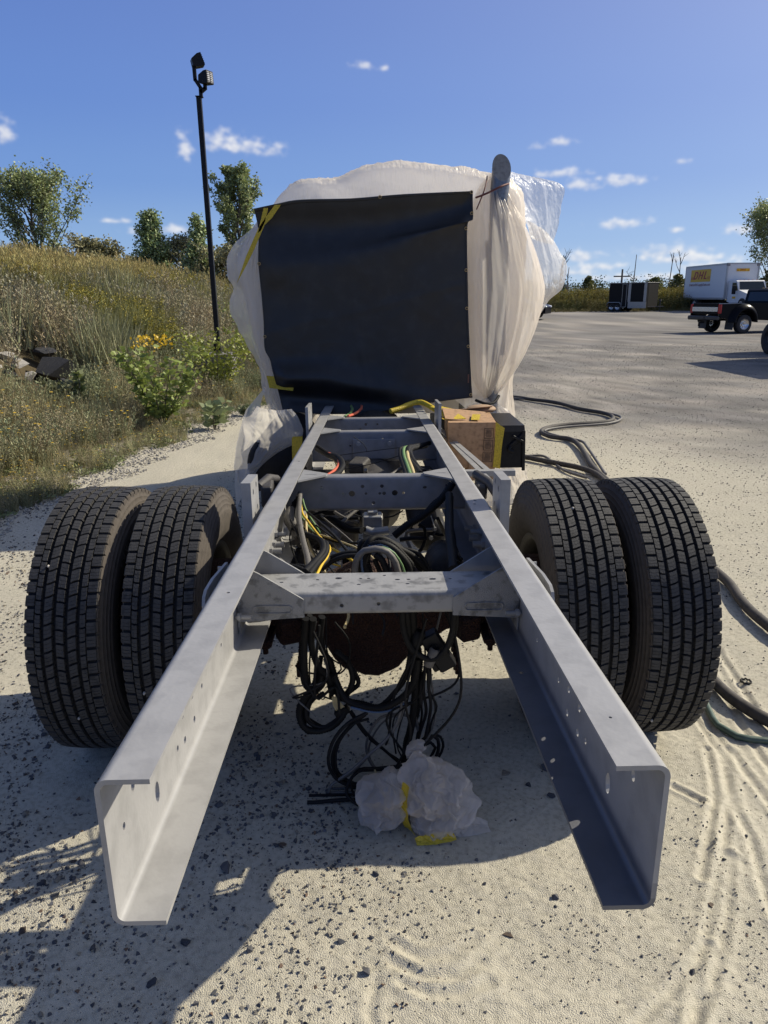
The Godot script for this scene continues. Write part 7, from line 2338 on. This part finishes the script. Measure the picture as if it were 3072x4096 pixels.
func make_trailer() -> void:
	var az := deg_to_rad(136.0)
	var fwd := Vector3(sin(az), 0, -cos(az))
	var rt := Vector3(cos(az), 0, sin(az))
	# the side that faces the lot is the trailer's left; its front end is to the right in the photograph
	var c := Vector3(20.75, 0.0, -56.2)
	var p := thing("enclosed_trailer", "small dark enclosed cargo trailer with bare metal front panels", "trailer", c - fwd * 1.55 - Vector3(0, 0, 0), 0.0)
	p.basis = Basis(fwd, Vector3.UP, rt)
	p.position += -rt * -0.0
	p.position.y = gh(p.position.x, p.position.z)
	var dk := worn(L(0.024, 0.023, 0.023), 0.7, 2.0, "blotch")
	dk.metallic_specular = 0.2
	var al := worn(L(0.38, 0.37, 0.35), 0.4, 2.5, "blotch", "", 0.0, 0.5)
	# which local side faces the camera
	var sd := 1.0 if rt.z > 0.0 else -1.0
	var z1 := 0.0
	var z0 := -sd * 1.9
	var mb := MB.new()
	mb.box(V(0, 1.22, (z0 + z1) / 2), V(3.1, 1.78, 1.9), Basis(), 0.03)
	var body := part(mb, "body", dk, p)
	mb = MB.new()
	mb.box(V(0, 2.12, (z0 + z1) / 2), V(3.16, 0.05, 1.94), Basis(), 0.01)
	part(mb, "roof_trim", al, body)
	mb = MB.new()
	mb.box(V(0.82, 0.5, z1 + sd * 0.012), V(1.46, 0.46, 0.02))
	part(mb, "lower_panel", al, body)
	for x in [0.16, 1.42]:
		mb = MB.new()
		mb.box(V(x, 1.41, z1 + sd * 0.012), V(0.22, 1.34, 0.02))
		part(mb, "metal_panel", al, body)
	mb = MB.new()
	mb.box(V(0.8, 1.45, z1 + sd * 0.015), V(1.02, 1.2, 0.015))
	part(mb, "dark_panel", dk, body)
	mb = MB.new()
	for q in [[-0.42, 1.2, 0.03, 1.7], [-0.08, 1.2, 0.03, 1.7], [-0.25, 2.04, 0.37, 0.03], [-0.25, 0.36, 0.37, 0.03]]:
		mb.box(V(q[0], q[1], z1 + sd * 0.02), V(q[2], q[3], 0.02))
	part(mb, "door_frame", al, body)
	mb = MB.new()
	mb.box(V(-0.25, 1.2, z1 + sd * 0.012), V(0.31, 1.66, 0.02))
	part(mb, "door", dk, body)
	mb = MB.new()
	mb.box(V(1.555, 1.2, z0 * 0.5), V(0.02, 1.7, 1.5))
	part(mb, "front_panel", dk, body)
	for x in [-1.25, -0.75]:
		road_wheel(p, V(x, 0.32, z1 - sd * 0.06), 0.32, 0.2, M.chrome, sd)
		road_wheel(p, V(x, 0.32, z0 + sd * 0.06), 0.32, 0.2, M.chrome, -sd)
	mb = MB.new()
	var P := []
	for q in [[-1.6, 0.35], [-1.56, 0.6], [-1.45, 0.72], [-0.55, 0.72], [-0.44, 0.6], [-0.4, 0.35]]:
		P.append(PackedVector3Array([V(q[0], q[1], z1), V(q[0], q[1], z1 + sd * 0.2), V(q[0] + 0.001, q[1] - 0.05, z1 + sd * 0.21)]))
	mb.grid(P)
	part(mb, "fender", al, p)
	mb = MB.new()
	mb.tube([V(1.5, 0.35, z0 * 0.15), V(2.5, 0.38, z0 * 0.5)], 0.04, 6)
	mb.tube([V(1.5, 0.35, z0 * 0.85), V(2.5, 0.38, z0 * 0.5)], 0.04, 6)
	mb.tube([V(2.2, 0.0, z0 * 0.5), V(2.2, 0.85, z0 * 0.5)], 0.04, 8)
	mb.box(V(2.2, 0.85, z0 * 0.5), V(0.14, 0.14, 0.14))
	part(mb, "tongue", M.dark_metal, p)

func make_others() -> void:
	# dark car almost hidden by the sheet
	var p := thing("car", "dark car whose front corner shows beside the wrapped cab", "car", V(9.3, 0.0, -48.3))
	p.position.y = gh(10.0, -48.0) + 0.05
	var prof := [W(-2.3, 0.35), W(-2.3, 0.9), W(-1.9, 1.0), W(-1.2, 1.42), W(0.2, 1.42), W(1.0, 0.98), W(2.0, 0.85), W(2.2, 0.7), W(2.2, 0.3)]
	part(side_plate(prof, 1.7, -0.85), "body", M.black_paint, p)
	for sg in [-1.0, 1.0]:
		part(side_plate([W(-1.1, 1.0), W(-0.9, 1.34), W(0.15, 1.34), W(0.75, 1.0)], 0.012, sg * 0.856 - 0.006), "window", M.glass, p)
		road_wheel(p, V(-1.4, 0.32, sg * 0.76), 0.32, 0.2, M.chrome, sg)
		road_wheel(p, V(1.4, 0.32, sg * 0.76), 0.32, 0.2, M.chrome, sg)
		var mb := MB.new()
		mb.ellip(V(2.05, 0.72, sg * 0.68), V(0.22, 0.1, 0.17), 16, 10)
		part(mb, "headlight", mat(L(0.6, 0.62, 0.65), 0.12), p)
	p.rotation.y = -0.45
	# dark truck past the right edge: one wheel shows, its body throws the shadow
	var q := thing("dark_truck", "black truck at the right edge, only its wheel in view", "truck", V(13.15, 0, -20.0))
	var mb2 := MB.new()
	mb2.box(V(0.02, 1.9, 1.0), V(2.4, 2.2, 4.0), Basis(), 0.03)
	part(mb2, "cargo_box", M.black, q)
	mb2 = MB.new()
	mb2.box(V(0, 0.75, 0.0), V(0.9, 0.22, 6.2))
	part(mb2, "frame", M.black, q)
	mb2 = MB.new()
	mb2.box(V(0.3, 1.4, -2.6), V(1.4, 1.6, 1.6), Basis(), 0.1)
	part(mb2, "cab", M.black_paint, q)
	for sg in [-1.0, 1.0]:
		for zz in [-1.95, 2.0]:
			var w := sub("wheel", q)
			w.position = V(sg * 1.2 + 0.06, 0.46, zz)
			var mb := MB.new()
			mb.lathe([W(-0.13, 0.26), W(-0.15, 0.34), W(-0.14, 0.42), W(-0.11, 0.46), W(0.11, 0.46), W(0.14, 0.42), W(0.15, 0.34), W(0.13, 0.26)], 32)
			part(mb, "tyre", M.tyre_black, w)
			mb = MB.new()
			mb.at(Transform3D(Basis(Vector3(0, 1, 0), 0.0 if sg > 0 else PI), Vector3.ZERO))
			mb.lathe([W(0.0, 0.0), W(0.1, 0.06), W(0.11, 0.12), W(0.04, 0.13), W(0.03, 0.21), W(0.11, 0.26), W(0.13, 0.27)], 24)
			for k in 8:
				var a := TAU * k / 8
				mb.bolt(V(0.035, cos(a) * 0.165, sin(a) * 0.165), V(1, 0, 0), 0.024, 0.03)
			part(mb, "rim", M.dark_metal, w)
	var pp := thing("paper_sheet", "flat scrap of paper lying in the shadow on the lot", "paper", V(10.0, 0.0, -17.3))
	pp.position.y = gh(10.0, -17.3) + 0.02
	var mb3 := MB.new()
	mb3.box(V(0, 0, 0), V(0.36, 0.004, 0.22), Basis(Vector3(0, 1, 0), 0.4))
	part(mb3, "sheet", mat(L(0.5, 0.5, 0.5), 0.8), pp)

func _ready() -> void:
	setup()
	make_mats()
	var g := make_ground()
	make_truck()
	make_covers()
	make_pickup()
	make_box_truck()
	make_trailer()
	make_others()
	rng.seed = 77
	make_plants()
	make_trees()
	rng.seed = 55
	make_stones(g)
